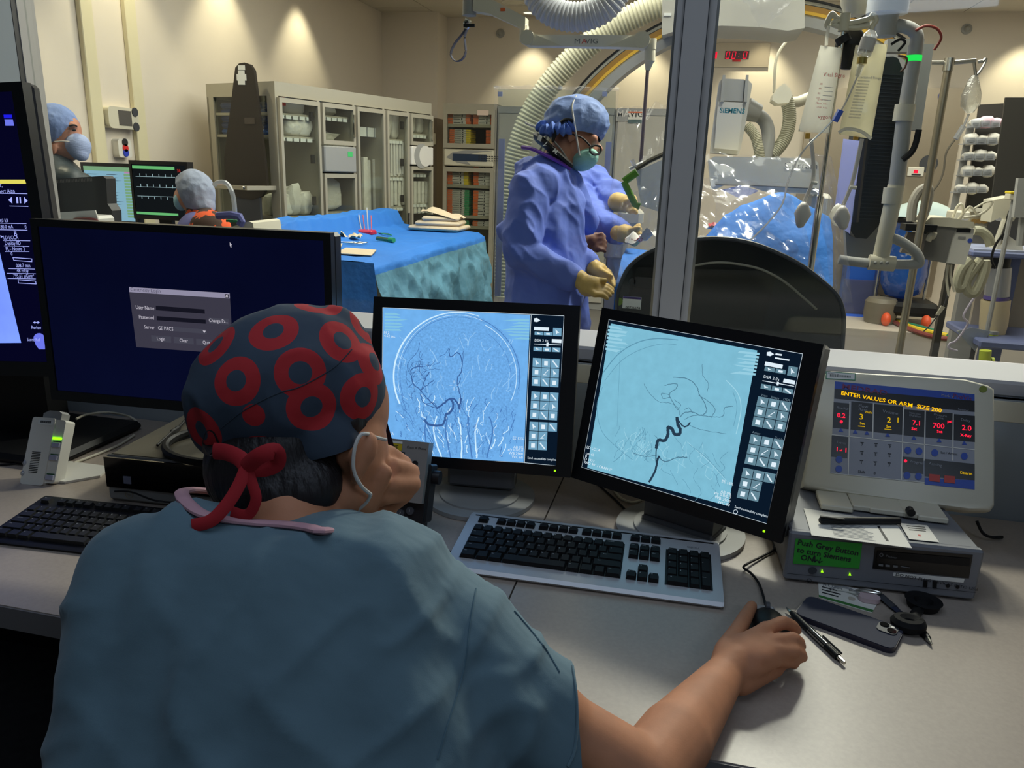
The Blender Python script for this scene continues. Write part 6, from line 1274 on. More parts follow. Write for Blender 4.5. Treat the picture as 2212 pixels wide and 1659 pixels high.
film('cover', None, [(1066, 186), (1338, 190), (1318, 420), (1074, 660)], YS - .03, m_film, .025, 22, 30, 5, 3, parent=t); film('cover_hem', None, [(1064, 184), (1338, 188), (1336, 196), (1066, 193)], YS - .045, m_film2, .03, 30, 3, 12, 6, parent=t); film('cover_fold', None, [(1066, 365), (1085, 365), (1088, 660), (1066, 660)], YS - .05, m_film2, .03, 4, 26, 7, 8, parent=t)
for x in (1079, 1305): part('corner_tab', pbox(MB(), x - 4, 198, x + 6, 208, YS - .012, .008), mat('strip_lilac', (128, 140, 178), .5), t, world=True)
part('hanger', MB().cyl(at(1210, 194, YS + .006), (at(1210, 194, YS).x, YS + .006, at(1210, 194, YS).z + .02), .01), m_grey, t, world=True)

# ---- ribbed hoses
m_hose = mat('hose_grey', (168, 170, 176), .45); m_hosec = mat('hose_cream', (178, 175, 152), .45)
t = solo('hose', 'thick pale grey ribbed hose looping at the top of the picture', 'hose', ribbed(pt([(1148, -60), (1160, -10), (1188, 22), (1228, 36), (1272, 33), (1312, 10), (1345, -40)], 3.7), .062), m_hose)
t = solo('hose', 'long cream ribbed hose curving down behind the clear shield', 'hose', ribbed(pt([(1520, -60), (1455, -5), (1390, 25), (1310, 68), (1232, 132), (1172, 205), (1130, 290), (1106, 390), (1096, 500), (1092, 640)], 5.0), .072), m_hosec)

# ---- C-arm gantry
YG = 4.3; gc = at(1600, 527, YG); sc_px = (at(1700, 527, YG).x - at(1500, 527, YG).x) / 200
t = thing('imaging_gantry', 'large round imaging gantry arc with a gold inlay over the patient', 'gantry', (gc.x, YG, 0))
def arcring(r0, r1, y0, y1, a0=50, a1=178, n=48):
    mb = MB(); vs = []; fs = []
    for k in range(n + 1):
        a = radians(a0 + (a1 - a0) * k / n)
        for r, y in ((r0, y0), (r1, y0), (r1, y1), (r0, y1)): vs.append((gc.x + r * sc_px * cos(a), y, gc.z + r * sc_px * sin(a)))
    for k in range(n):
        for j in range(4): fs.append((k * 4 + j, k * 4 + (j + 1) % 4, k * 4 + 4 + (j + 1) % 4, k * 4 + 4 + j))
    fs += [(0, 3, 2, 1), (n * 4, n * 4 + 1, n * 4 + 2, n * 4 + 3)]
    return mb.add(vs, fs)
part('arc', arcring(462, 504, YG, YG + .16), m_cream, t, world=True); part('outer_seal', arcring(503, 507, YG - .01, YG + .15), m_black, t, world=True); part('gold_track', arcring(484, 495, YG - .006, YG), mat('gold_brown', (150, 112, 48), .5), t, world=True); part('gold_edge', arcring(478, 484, YG - .009, YG), mat('gold_yellow', (216, 172, 60), .5), t, world=True); part('inner_rail', arcring(455, 474, YG - .012, YG + .1), m_grey, t, world=True); part('groove', arcring(496, 497, YG - .004, YG), m_dgrey, t, world=True)
part('housing', MB().prism(ppoly([(1432, -90), (1737, -90), (1737, 62), (1700, 68), (1640, 60), (1560, 57), (1480, 62), (1430, 78)], YG - .1)[::-1], YG - .12, YG + .25, 'y'), mat('gantry_grey', (182, 180, 172), .5), t, world=True)
part('rating_plate', pbox(MB(), 1434, 28, 1450, 34, YG - .125, .004), m_barcode, t, world=True)
part('lower_stand', MB().b2((gc.x - .35, YG + .05, 0), (gc.x + .35, YG + .6, .55), bev=.05), m_cream, t, world=True)
film('gantry_cover', 'clear plastic bag hanging under the gantry top', [(1590, -40), (1735, -40), (1690, 30), (1640, 58)], YG - .2, m_film2, .05, 14, 10, 4, 11, cat='plastic cover')
YD = 4.0
t = thing('detector', 'grey x-ray detector head with teal lettering right of the window post', 'x-ray detector', at(1580, 335, YD))
part('head', MB().prism(ppoly([(1534, 330), (1538, 290), (1553, 178), (1560, 170), (1618, 174), (1625, 182), (1612, 260), (1600, 320), (1595, 334)], YD)[::-1], YD, YD + .16, 'y'), mat('detector_grey', (176, 174, 168), .5), t, world=True)
part('dark_window', MB().prism(ppoly([(1560, 217), (1566, 170), (1608, 172), (1604, 220)], YD)[::-1], YD - .008, YD, 'y'), m_grey, t, world=True)
for x in (1564, 1614): part('rail', MB().prism(ppoly([(x - 8, 220), (x - 3, 163), (x + 3, 163), (x - 1, 221)], YD)[::-1], YD - .02, YD, 'y'), m_grey, t, world=True)
part('face', MB().prism(ppoly([(1543, 320), (1551, 220), (1606, 222), (1594, 325)], YD)[::-1], YD - .012, YD, 'y'), mat('detector_face', (190, 188, 182), .45), t, world=True)
mb = MB(); mb.text('SIEMENS', at(1553, 234, YD).z - at(1553, 244.5, YD).z, Matrix.Translation(at(1554, 243, YD - .0125)) @ Matrix.Rotation(.03, 4, 'Y'), bold=.02, sx=.98); part('lettering', mb, mat('teal_print', (20, 104, 124), .5), t, 0, world=True)
part('elbow_mount', MB().tube(pd([(1612, 236, 4.05), (1640, 246, 4.05)], 4.05), [.06, .045], 14), m_grey, t, world=True)
solo('hose', 'smooth grey hose bending down beside the detector head', 'hose', MB().tube(spline(pd([(1630, 244), (1652, 262), (1660, 295), (1652, 345)], 4.08), 8), .035, 14), m_grey)
solo('hose', 'short ribbed hose beside the detector head', 'hose', ribbed(pd([(1612, 270), (1630, 292), (1638, 318), (1642, 350)], 4.02), .026), m_hosec)
t = thing('hose_bracket', 'white rounded bracket with a hanging ribbed hose near the steel door', 'hose', at(1690, 230, 4.1)); part('bracket', MB().prism(ppoly([(1670, 205), (1680, 190), (1694, 180), (1706, 190), (1712, 205), (1704, 222), (1680, 224), (1668, 216)], 4.05)[::-1], 4.05, 4.2, 'y').tube(pd([(1700, 222), (1725, 220), (1760, 205)], 4.3), .03, 12), m_cream, t, world=True)
part('hose', ribbed(pd([(1692, 196), (1704, 235), (1704, 270), (1692, 305), (1665, 338)], 4.1), .034), m_hosec, t, world=True); part('rod', MB().tube(spline(pd([(1709, 78), (1685, 108), (1675, 140), (1672, 200)], 4.15), 8), .008, 8), m_cream, t, world=True)
t = thing('tube_head', 'long cream x-ray tube housing under clear plastic, right of the window post', 'x-ray unit', at(1650, 415, 3.9)); Yt = 3.85
part('housing', MB().prism(ppoly([(1530, 345), (1545, 338), (1755, 342), (1768, 352), (1770, 420), (1660, 416), (1630, 406), (1600, 400), (1565, 400), (1548, 408), (1536, 408)], Yt)[::-1], Yt, Yt + .25, 'y'), m_cream, t, world=True)
part('seam', MB().tube(pt([(1545, 399), (1650, 402), (1768, 408)], Yt - .002), .003, 4), m_dgrey, t, world=True); mb = MB(); mb.text('Curtain', .028, Matrix.Translation(at(1692, 363, Yt - .003)), sx=1.2); mb.text('THE', .010, Matrix.Translation(at(1716, 352, Yt - .003))); part('lettering', mb, m_dgrey, t, 0, world=True)
part('support_column', pbox(MB(), 1742, 418, 1785, 640, Yt + .05, .2, .02), m_cream, t, world=True); part('blue_flap', MB().prism(ppoly([(1560, 410), (1600, 400), (1640, 412), (1600, 430)], Yt - .02)[::-1], Yt - .02, Yt - .005, 'y'), mat('flap_lilac', (128, 136, 190), .6), t, world=True)

# ---- patient table under drapes
pc0 = dep(1330, 610, 3.02)
t = thing('patient_table', 'patient table under blue sterile drapes behind the black dome', 'table', (.25, 3.3, 0))
part('tabletop', MB().b2((-.26, 3.05, .92), (.50, 3.62, .97), bev=.02), m_grey, t, world=True); part('pedestal', MB().b2((.05, 3.2, 0), (.4, 3.5, .92), bev=.03), m_cream, t, world=True)
def pt_fn(u, v):
    x = -.28 + .80 * u; s_ = v * 1.0 - .15; y = 3.0 + .68 * max(0, min(1, s_ / .7)); z = .985 + (.10 + .26 * max(0, min(1, (u - .3) / .2))) * max(0, sin(pi * min(1, max(0, (y - 3.0) / .68)))) * (.85 + .15 * sin(u * 9 + 1)) ; 
    if s_ < 0: z = .985 + s_ * 2.2; y = 2.99 + .02 * noise.noise(V((x * 8, z * 3, 1)))
    if s_ > .7: z = .985 - (s_ - .7) * 2.0; y = 3.69
    return (x, y + .02 * noise.noise(V((x * 6, z * 5, 3))), z + .022 * (1 - abs(noise.noise(V((x * 6, y * 7, 2)))) * 2))
solo('patient_drape', 'blue sterile drape over the patient and table', 'drape', MB().grid(pt_fn, 70, 44), m_blue, loc=(.3, 3.3, .7), ang=80)
mb = MB(); c = dep(1542, 498, 3.25); mb.grid(lambda u, v: c + V(((u - .5) * .09, (v - .5) * .06, .015 + .02 * noise.noise(V((u * 3, v * 3, 1))))), 8, 6); mb.grid(lambda u, v: c + V(((u - .5) * .05, (v - .5) * .05 - .006, .024 + .02 * noise.noise(V((u * 3, v * 3, 1))))), 8, 6)
for i in range(48, 96): mb.mi[i] = 1
solo('stained_gauze', 'white gauze with a red stain on the blue patient drape', 'gauze', mb, [m_bwhite, mat('blood_red', (170, 24, 34), .4)], ang=60)
c = dep(1586, 496, 3.3); solo('white_pad', 'white oval pad on the blue patient drape', 'pad', MB(Matrix.Translation(c)).ell((0, 0, 0), (.055, .03, .012)), m_bwhite)
c = dep(1655, 470, 3.35); solo('red_bundle', 'red bundle glimpsed through the clear drape', 'bundle', MB(Matrix.Translation(c)).grid(lambda u, v: ((u - .5) * .09, (v - .5) * .06, .07 * max(0, sin(pi * u) * sin(pi * v)) * (.7 + .6 * noise.noise(V((u * 4, v * 4, 2))))), 10, 8), mat('bundle_red', (226, 110, 104), .7))
c = dep(1395, 540, 3.0); mb = MB(Matrix.Translation(c)).grid(lambda u, v: ((u - .5) * .16, (v - .5) * .1, .03 + .05 * noise.noise(V((u * 3, v * 3, 4))) + .05 * u), 12, 8); solo('white_towel', 'white red-marked towel beside the window post', 'towel', mb, m_bwhite, ang=60)
c = dep(1370, 515, 2.98); solo('red_swab', 'small red-stained swab by the gloved hands', 'gauze', MB(Matrix.Translation(c)).grid(lambda u, v: ((u - .5) * .07, (v - .5) * .04, .03 * noise.noise(V((u * 3, v * 3, 14)))), 8, 6), mat('blood_pink', (206, 80, 90), .5), ang=60)
# clear plastic over the patient
for args in (('clear_drape', 'wide clear plastic drape falling from the x-ray tube housing', [(1525, 334), (1790, 338), (1845, 655), (1560, 560)], 3.05, m_film, .06, 30, 30, 5, 21, (0.3, .3, 0, -.1)), ('clear_drape', 'second clear plastic fold right of the window post', [(1500, 380), (1700, 400), (1800, 640), (1510, 540)], 2.9, m_film2, .05, 26, 26, 6, 31, (.2, .2, 0, 0)), ('clear_drape', 'clear plastic veil left of the window post', [(1335, 232), (1480, 222), (1440, 560), (1300, 700)], 3.0, m_film, .06, 24, 34, 6, 41, (.3, .3, 0, 0)), ('clear_drape', 'crumpled clear plastic near the gloved hands', [(1340, 430), (1440, 380), (1420, 560), (1320, 620)], 2.85, m_film2, .06, 20, 22, 7, 51), ('clear_drape', 'long narrow clear plastic tail hanging behind the drip poles', [(1760, 330), (1800, 340), (1842, 652), (1800, 660)], 2.95, m_film2, .05, 10, 30, 6, 61)):
    film(*args[:8], args[8], args[9], dY=args[10] if len(args) > 10 else (0, 0, 0, 0))
t = thing('drape_clip', 'clear plastic clip at the top of the green handle', 'clip', at(1375, 360, 2.95)); part('jaw', MB().tube(pt([(1365, 345), (1372, 360), (1360, 365), (1390, 352)], 2.95), .008, 6), clear('clip_clear', (235, 235, 235), .3, .2), t, world=True)
gh = [at(x, y, 2.9) for x, y in ((1376, 372), (1348, 392), (1352, 402), (1372, 442), (1382, 446))]
t = thing('clear_visor', 'clear visor with a bright green L-shaped grip, left of the window post', 'visor', at(1365, 446, 2.9)); part('grip', MB().tube(gh[:2], .018, 10, flat=.6).tube(gh[1:], .016, 10, flat=.6), mat('handle_green', (108, 170, 62), .45), t, world=True); part('visor', MB().prism(ppoly([(1372, 372), (1430, 345), (1432, 460), (1385, 445)], 2.93)[::-1], 2.93, 2.94, 'y'), clear('visor', (200, 206, 214), .14, .2), t, world=True)
part('metal_edge', MB().tube(pt([(1374, 366), (1402, 348), (1436, 332)], 2.91), .009, 6), m_chrome, t, world=True)
t = thing('side_monitor', 'cream small console glimpsed behind the gloved hands', 'console', at(1365, 470, 3.9)); part('screen_box', pbox(MB(), 1333, 452, 1388, 490, 3.9, .12, .02), m_cream, t, world=True); part('base', pbox(MB(), 1305, 508, 1350, 560, 3.9, .2, .01), m_grey, t, world=True); part('stem', pbox(MB(), 1345, 488, 1360, 520, 3.92, .05), m_grey, t, world=True); part('stand', MB().b2((at(1310, 560, 3.9).x, 3.92, 0), (at(1345, 560, 3.9).x, 4.05, at(1325, 558, 3.9).z)), m_grey, t, world=True)

# ---- black dome panel just behind the glass
Y0 = 2.3; o = [(1332, 720), (1333, 650), (1340, 615), (1358, 578), (1392, 550), (1440, 529), (1500, 517), (1560, 515), (1620, 524), (1680, 546), (1735, 575), (1780, 610), (1806, 635), (1819, 662), (1823, 700), (1816, 800)]
O = ppoly([(a_, b_) for a_, b_ in spline(o, 5)], Y0); O = [(O[0][0], .0)] + O + [(O[-1][0], .0)]
t = thing('dome_panel', 'black half-round panel standing just behind the window post', 'equipment panel', (at(1580, 640, Y0).x, Y0, 0))
part('panel', MB().prism(O[::-1], Y0, Y0 + .05, 'y'), mat('dome_black', (20, 20, 22), .16), t, world=True)
k_ = ppoly([(a_, b_) for a_, b_ in spline(o, 5)], Y0); part('edge_trim', MB().tube([(a_, Y0 - .001, b_) for a_, b_ in k_], .006, 6), m_dgrey, t, world=True)
part('inner_arc', MB().tube([(a_, Y0 - .003, b_) for a_, b_ in ppoly(spline([(1500, 573), (1540, 567), (1580, 568), (1640, 580), (1690, 605), (1735, 642), (1764, 668)], 6), Y0)], .0035, 5), mat('arc_line', (150, 146, 132), .4), t, world=True)
part('round_sticker', MB().prism(circ(.012, 18, at(1337, 651, Y0).x, at(1337, 651, Y0).z), Y0 - .003, Y0, 'y'), mat('sticker_olive', (110, 135, 40), .5), t, world=True)
lb = part('asset_label', pbox(MB(), 1345, 641, 1385, 667, Y0 - .002, .002), m_barcode, t, world=True); part('label_band', pbox(MB(MW[t.name].inverted()), 1346, 641.5, 1385, 646, Y0 - .003, .002), mat('label_purple', (70, 48, 130), .5), lb); mb = MB(); mb.text('00736674', .0075, MW[t.name].inverted() @ Matrix.Translation(at(1351, 666.5, Y0 - .0035)), bold=.01); mb.text('EQUIPMENT ID', .0036, MW[t.name].inverted() @ Matrix.Translation(at(1352, 645, Y0 - .0035))); part('lettering', mb, m_ink, lb, 0)
part('vent_plate', MB().prism([(x + (at(1390, 610, Y0).x), z + at(1390, 610, Y0).z) for x, z in rrect(.055, .032, .006, 3)], Y0 - .003, Y0, 'y').prism(circ(.010, 16, at(1366, 608, Y0).x, at(1366, 608, Y0).z), Y0 - .003, Y0, 'y'), mat('plate_dark', (44, 44, 46), .4), t, world=True)

# ---- drip stand with pressure bags
d0 = 2.70; top_ = at(1822, 60, d0); t = thing('drip_stand', 'thin chrome drip stand with a cream hook head, nearest the glass', 'drip stand', (top_.x, top_.y, 0))
part('pole', MB().cyl((0, 0, .05), (0, 0, top_.z), .0075, 12), m_chrome, t); part('pole_sleeve', MB().cyl((0, 0, .05), (0, 0, top_.z - .50), .0115, 12), m_chrome, t)
ivb = V(MW[t.name].translation)
for k in range(5): a_ = k * 2 * pi / 5; part('foot', MB().tube([(0, 0, .09), (.28 * cos(a_), .28 * sin(a_), .05)], .014, 8), m_chrome, t)
m_hook = mat('hook_cream', (196, 190, 170), .45)
part('hook_head', MB().cyl((0, 0, top_.z - .01), (0, 0, top_.z + .04), .016, 12), m_hook, t)
def hk(pts): return MB().tube(spline(pt(pts, d0), 6), .0085, 8)
part('hook', hk([(1822, 48), (1806, 38), (1798, 30), (1792, 38), (1786, 52), (1790, 60)]), m_hook, t, world=True); part('hook', hk([(1824, 52), (1850, 48), (1878, 40), (1886, 32), (1892, 44), (1884, 56), (1880, 66)]), m_hook, t, world=True); part('hook', hk([(1812, 42), (1800, 52), (1822, 58), (1850, 60), (1878, 54)]), m_hook, t, world=True)
part('black_clamp', MB().tube(pt([(1818, 78), (1824, 92)], d0), .022, 12).ell(at(1836, 100, d0 + .05), (.045, .03, .06)).tube(pt([(1836, 100), (1826, 150)], d0 + .05), [.045, .015], 8), m_black, t, world=True)
def bag(name, label, q, d, thick, m_, parent=None):
    P = [at(x, y, d) for x, y in q]; nrm = -FW
    def fn(sgn):
        def f(u, v):
            p = P[0].lerp(P[1], u).lerp(P[3].lerp(P[2], u), v); e = (max(0, sin(pi * min(1, max(0, u)))) ** .5) * (max(0, sin(pi * (v ** 1.6))) ** .55)
            return p + nrm * sgn * thick * e * (.9 + .3 * noise.noise(V((u * 3, v * 4, sgn))))
        return f
    g = MB().grid(fn(1), 14, 20).grid(fn(-1), 14, 20); return g
m_bagw = clear('bag_white', (225, 222, 214), .08, .86, .3, None, (246, 244, 236)); m_bagc = clear('bag_clear', (236, 234, 222), .12, .62, .2, None, (238, 232, 206))
def bag_thing(label, q, d, th, m_, red, tubex):
    t_ = thing('pressure_bag', label, 'infusion bag', at((q[2][0] + q[3][0]) / 2, (q[2][1] + q[3][1]) / 2, d)); part('bag', bag('', '', q, d, th, m_), m_, t_, 80, world=True); P = [at(x, y, d - th * 1.15) for x, y in q]
    def onb(u, v): return P[0].lerp(P[1], u).lerp(P[3].lerp(P[2], u), v)
    T0 = lambda u, v: Matrix(((RT.x, FW.x, UP.x, onb(u, v).x), (RT.y, FW.y, UP.y, onb(u, v).y), (RT.z, FW.z, UP.z, onb(u, v).z), (0, 0, 0, 1))) @ Matrix.Rotation(.06, 4, 'Y')
    return t_, onb, T0
m_rp = mat('print_red', (206, 62, 72), .6); m_gp = mat('print_grey_blue', (120, 124, 150), .6)
t1, ob, T0 = bag_thing('white pressure bag with red print on the drip stand, left of the two', [(1772, 98), (1820, 104), (1790, 288), (1724, 284)], d0 - .03, .030, m_bagw, True, 0)
mb = MB(); mb.text('Vital Signs', .0125, T0(.42, .34), sx=.9); mb.text('vygon', .012, T0(.55, .83), sx=1.0)
for r in range(5): mb.text('IIII', .006, T0(.36, .44 + r * .055)); 
for r in range(3): mb.text('LEVEL FULL', .0045, T0(.40 + .02 * r, .62 + r * .045))
part('lettering', mb, m_rp, t1, 0, world=True); mb = MB()
for r in range(4): a_ = ob(.56, .46 + r * .05); b_ = ob(.9, .46 + r * .05); mb.tube([a_, b_], .0008, 4)
part('scale_line', mb, m_gp, t1, 0, world=True); part('port', MB().cyl(at(1745, 288, d0 - .03), at(1744, 300, d0 - .03), .008, 10), mat('port_amber', (206, 160, 60), .4), t1, world=True); part('strap', MB().tube(pt([(1790, 56), (1786, 80), (1785, 98)], d0 - .02), .006, 6, flat=.4), m_bagw, t1, world=True)
t2_, ob, T0 = bag_thing('yellowish clear pressure bag on the drip stand, right of the two', [(1848, 98), (1918, 95), (1882, 300), (1812, 290)], d0 - .06, .032, m_bagc, False, 0)
mb = MB()
for r in range(14): mb.text(('Lactated Ringer', 'IIIIIIIIIIIIIIIIIIIIII')[r > 0], .0045 if r else .008, T0(.28 - .006 * r, .36 + r * .034), sx=1.0)
part('lettering', mb, m_gp, t2_, 0, world=True); part('port', MB().cyl(at(1850, 290, d0 - .05), at(1848, 302, d0 - .05), .008, 10), mat('port_amber', (206, 160, 60), .4), t2_, world=True); part('hem', MB().tube(spline(pt([(1812, 286), (1830, 278), (1860, 284), (1882, 300)], d0 - .1), 6), .005, 6), m_bagw, t2_, world=True)
t = thing('drip_bottle', 'small upside-down glass bottle hanging between the pressure bags', 'bottle', at(1862, 140, d0 - .12)); ax = [at(1884, 66, d0 - .12), at(1880, 76, d0 - .12), at(1866, 118, d0 - .12), at(1863, 124, d0 - .12), at(1861, 138, d0 - .12)]
part('glass', MB().tube(ax[:4], [.010, .020, .021, .012], 16), clear('bottle_glass', (232, 232, 228), .2, .28), t, world=True); part('cap', MB().tube([ax[3], ax[4]], [.014, .014], 14), mat('cap_gold', (170, 150, 80), .3, .6), t, world=True); part('label', MB().tube([ax[1].lerp(ax[2], .15), ax[1].lerp(ax[2], .8)], .0216, 16), mat('bottle_label', (206, 200, 196), .6), t, world=True); part('drip_chamber', MB().tube(pt([(1860, 140), (1852, 165)], d0 - .12), [.010, .007], 10), clear('chamber', (235, 235, 230), .2, .3), t, world=True)
m_tube = clear('tubing', (225, 225, 222), .3, .45)
part('drip_line', MB().tube(spline(pt([(1852, 165), (1830, 215), (1812, 245), (1780, 280), (1740, 320), (1715, 360), (1700, 400), (1690, 440), (1660, 480), (1620, 520)], d0 - .14), 8), .0028, 6), m_tube, t, world=True); part('roller_clamp', MB().tube(pt([(1816, 238), (1803, 262)], d0 - .15), .011, 6, flat=.6), mat('clamp_blue', (52, 96, 214), .45), t, world=True)
for lb, top, mid, bulb, end in (('white squeeze bulb hanging on a tube at the left pressure bag', (1752, 300), (1757, 380), (1734, 462), (1728, 488)), ('white squeeze bulb hanging on a tube at the right pressure bag', (1862, 300), (1842, 390), (1818, 470), (1823, 492))):
    t = thing('squeeze_bulb', lb, 'bulb pump', at(*end, d0 - .1)); part('bulb', MB().tube(pt([(bulb[0] + 3, bulb[1] - 26), (bulb[0] + 2, bulb[1] - 18), bulb, (end[0], end[1]), (end[0], end[1] + 4)], d0 - .1), [.006, .016, .026, .012, .006], 16), mat('bulb_white', (220, 214, 208), .45), t, 60, world=True)
    part('tube', MB().tube(spline(pt([top, mid, (bulb[0] + 3, bulb[1] - 26)], d0 - .08), 8), .006, 8), mat('bulb_white', (220, 214, 208), .45), t, world=True); part('clip', MB().tube(pt([(mid[0] - 6, mid[1] + 14), (mid[0] + 8, mid[1] + 16)], d0 - .1), .006, 6), m_white, t, world=True)
t = thing('squeeze_bulb', 'half-hidden squeeze bulb behind the right bulb', 'bulb pump', at(1808, 480, d0 - .02)); part('bulb', MB().tube(pt([(1812, 440), (1810, 450), (1808, 466), (1808, 482), (1806, 488)], d0 - .02), [.006, .016, .025, .014, .005], 16), m_bagw, t, 60, world=True)
solo('drape_strip', 'lavender strip of drape hanging behind the right pressure bag', 'drape', MB().prism(ppoly([(1822, 300), (1862, 305), (1836, 505), (1800, 480)], 3.0)[::-1], 3.0, 3.006, 'y'), clear('lavender', (220, 224, 246), .05, .72, .3, None, (206, 210, 248)))

# ---- ceiling-hung display bank seen from the side
d1 = 3.45
t = thing('display_boom', 'ceiling boom with a cream post, green light and ring handle at the right', 'equipment boom', at(1905, 570, d1))
m_boom = mat('boom_grey', (170, 170, 168), .45)
q = at(1915, 30, d1); part('ceiling_tube', MB().cyl((q.x, q.y, q.z - .08), (q.x, q.y, ZC), .045, 18).cyl((q.x, q.y, q.z), (q.x, q.y, q.z + .09), .075, 18), m_boom, t, world=True)
part('top_frame', MB().tube(spline(pt([(1880, 56), (1925, 54), (1962, 60), (1980, 76), (1978, 100)], d1), 6), .024, 14), m_boom, t, world=True)
part('upright', MB().tube(pt([(1978, 98), (1973, 135), (1952, 260)], d1), .027, 14).tube(pt([(1956, 236), (1936, 402)], d1), .030, 14), m_boom, t, world=True); part('post', MB().tube(pt([(1936, 400), (1902, 560)], d1), .032, 14).tube(pt([(1931, 405), (1926, 440)], d1), .038, 14).tube(pt([(1956, 226), (1950, 262)], d1), .038, 14), m_cream, t, world=True)
part('green_light', MB().tube(pt([(1975, 120), (1973, 133)], d1), .0285, 14), screen('light_green', (40, 235, 90), 1.3), t, world=True)
part('side_plate', MB().prism(ppoly([(1995, 95), (2018, 95), (1990, 282), (1968, 280)], 3.62)[::-1], 3.62, 3.68, 'y').prism(ppoly([(1918, 84), (1998, 84), (1992, 112), (1914, 112)], 3.62)[::-1], 3.62, 3.68, 'y'), m_boom, t, world=True)
part('ring_handle', MB().tube(spline(pt([(1812, 560), (1850, 566), (1905, 570), (1972, 571), (1986, 566), (1978, 545), (1950, 524), (1922, 512)], d1), 8), .020, 12), m_boom, t, world=True); part('handle_joint', MB().tube(pt([(1877, 566), (1932, 570)], d1 - .01), .032, 12), m_cream, t, world=True)
for x in (1891, 1904, 1917): part('screw', MB().ell(at(x, 568, d1 - .046), .007, n=8, m=6), m_grey, t, world=True)
t = thing('display_bank', 'tall black ribbed display bank on the ceiling boom', 'display', at(1870, 517, 3.6)); Yk = 3.56
O = ppoly([(1895, 124), (1930, 122), (1940, 126), (1957, 166), (1948, 290), (1920, 450), (1898, 488), (1872, 516), (1848, 514), (1828, 484), (1846, 300), (1870, 160)], Yk); part('panel', MB().prism(O[::-1], Yk, Yk + .14, 'y'), mat('bank_black', (30, 36, 42), .5), t, world=True)
mb = MB()
for k in range(40):
    f_ = k / 40; y_ = 160 + 320 * f_; x0 = 1905 - 50 * f_; x1 = 1946 - 38 * f_; mb.tube(pt([(x0, y_), (x1, y_ + 2)], Yk - .002), .003, 4)
part('cooling_rib', mb, mat('rib_black', (40, 46, 52), .4), t, world=True, kind='stuff')
part('backing', MB().prism(ppoly([(1825, 480), (1848, 512), (1872, 516), (1898, 488), (1900, 575), (1830, 560)], Yk + .14)[::-1], Yk + .14, Yk + .2, 'y'), m_grey, t, world=True)
part('edge_strip', MB().tube(pt([(1866, 300), (1846, 480)], 3.2), .014, 6), m_dgrey, t, world=True)
for pts_, m_, r_, lb in (([(1978, 66), (2000, 56), (2024, 62), (2033, 82), (2018, 108)], mat('cable_red', (150, 56, 46), .5), .005, 'thin red cable looping above the display boom'), ([(1925, 96), (1945, 85), (1955, 92), (1940, 110)], m_black, .005, 'black cable curl at the top of the display bank'), ([(1985, 280), (1978, 310), (1968, 330), (1950, 345)], m_black, .012, 'thick black cable under the boom side plate'), ([(1940, 120), (1958, 125), (1955, 145), (1945, 155)], mat('cable_brown', (96, 64, 48), .5), .004, 'brown cable at the top of the display bank')): solo('cable', lb, 'cable', MB().tube(spline(pt(pts_, 3.42), 8), r_, 8), m_)
t = thing('ceiling_pendant', 'cream tapered ceiling pendant above the drip stand hooks', 'pendant', at(1848, 34, 3.6)); part('cone', MB().tube(pt([(1850, -30), (1848, 8), (1846, 34)], 3.6), [.062, .056, .036], 20), m_hook, t, world=True); part('stem', MB().cyl(at(1850, -30, 3.6), (at(1850, -30, 3.6).x, at(1850, -30, 3.6).y, ZC), .045), m_hook, t, world=True)
# ================================================================== people in the procedure room
m_glove = mat('glove_latex', (212, 176, 98), .5, bump=[(60, .3, .004)]); m_maskb = mat('mask_blue', (168, 184, 224), .7, bump=[(40, .4, .006, (1, 1, 5))]); m_maskg = mat('mask_green', (158, 212, 198), .7, bump=[(40, .4, .006, (1, 1, 5))])
m_skin2 = mat('skin_tan', (194, 136, 110), .5, sss=.08, bump=[(300, .1, .001)])
def ellp(b, x, y, d, r, tilt=0):
    a = radians(tilt); R = Matrix((RT * cos(a) + UP * sin(a), FW, -RT * sin(a) + UP * cos(a))).transposed(); return b.ell(J(x, y, d), r, R=R, n=20, m=14)
def hand(b, w, k, tip, side, thumb, r=.0100):
    w, k, tip, side, thumb = V(w), V(k), V(tip), V(side).normalized(), V(thumb)
    for i in (-1.5, -.5, .5, 1.5):
        kn = k + side * i * .0225; L = 1 - .10 * abs(i - .2); tp = kn + (tip - k) * L; md = kn.lerp(tp, .5) + (k - w).normalized() * .006 + UP * .008
        b.cap(w + side * i * .009, kn, .020, .0125); b.cap(kn, md, r * 1.1, r); b.cap(md, tp, r, r * .82)
    b.cap(w, w.lerp(thumb, .5), .02, .014); b.cap(w.lerp(thumb, .5), thumb, .013, .0095)
def gown_fold(p, n): q = V((p.x * 7 + p.z * 4, p.y * 7, p.z * 5)); return .016 * ((1 - abs(noise.noise(q))) ** 3 - .45) + .007 * ((1 - abs(noise.noise(q * 2.3 + V((4, 2, 8))))) ** 3 - .4)
def part_org(name, b, m, t, voxel=.008, it=5, post=None): return skin_part(name, organic(b, voxel, it, .5, post), m, t)
sty = lambda pts: [V(p) for p in spline([tuple(J(*p)) for p in pts], 6)]
def legs(t, x, y, m): 
    part('shoe_cover', MB().cap((x - .1, y, .05), (x - .08, y + .2, .045), .05, .045).cap((x + .12, y, .05), (x + .14, y + .2, .045), .05, .045), m, t, 60, world=True)
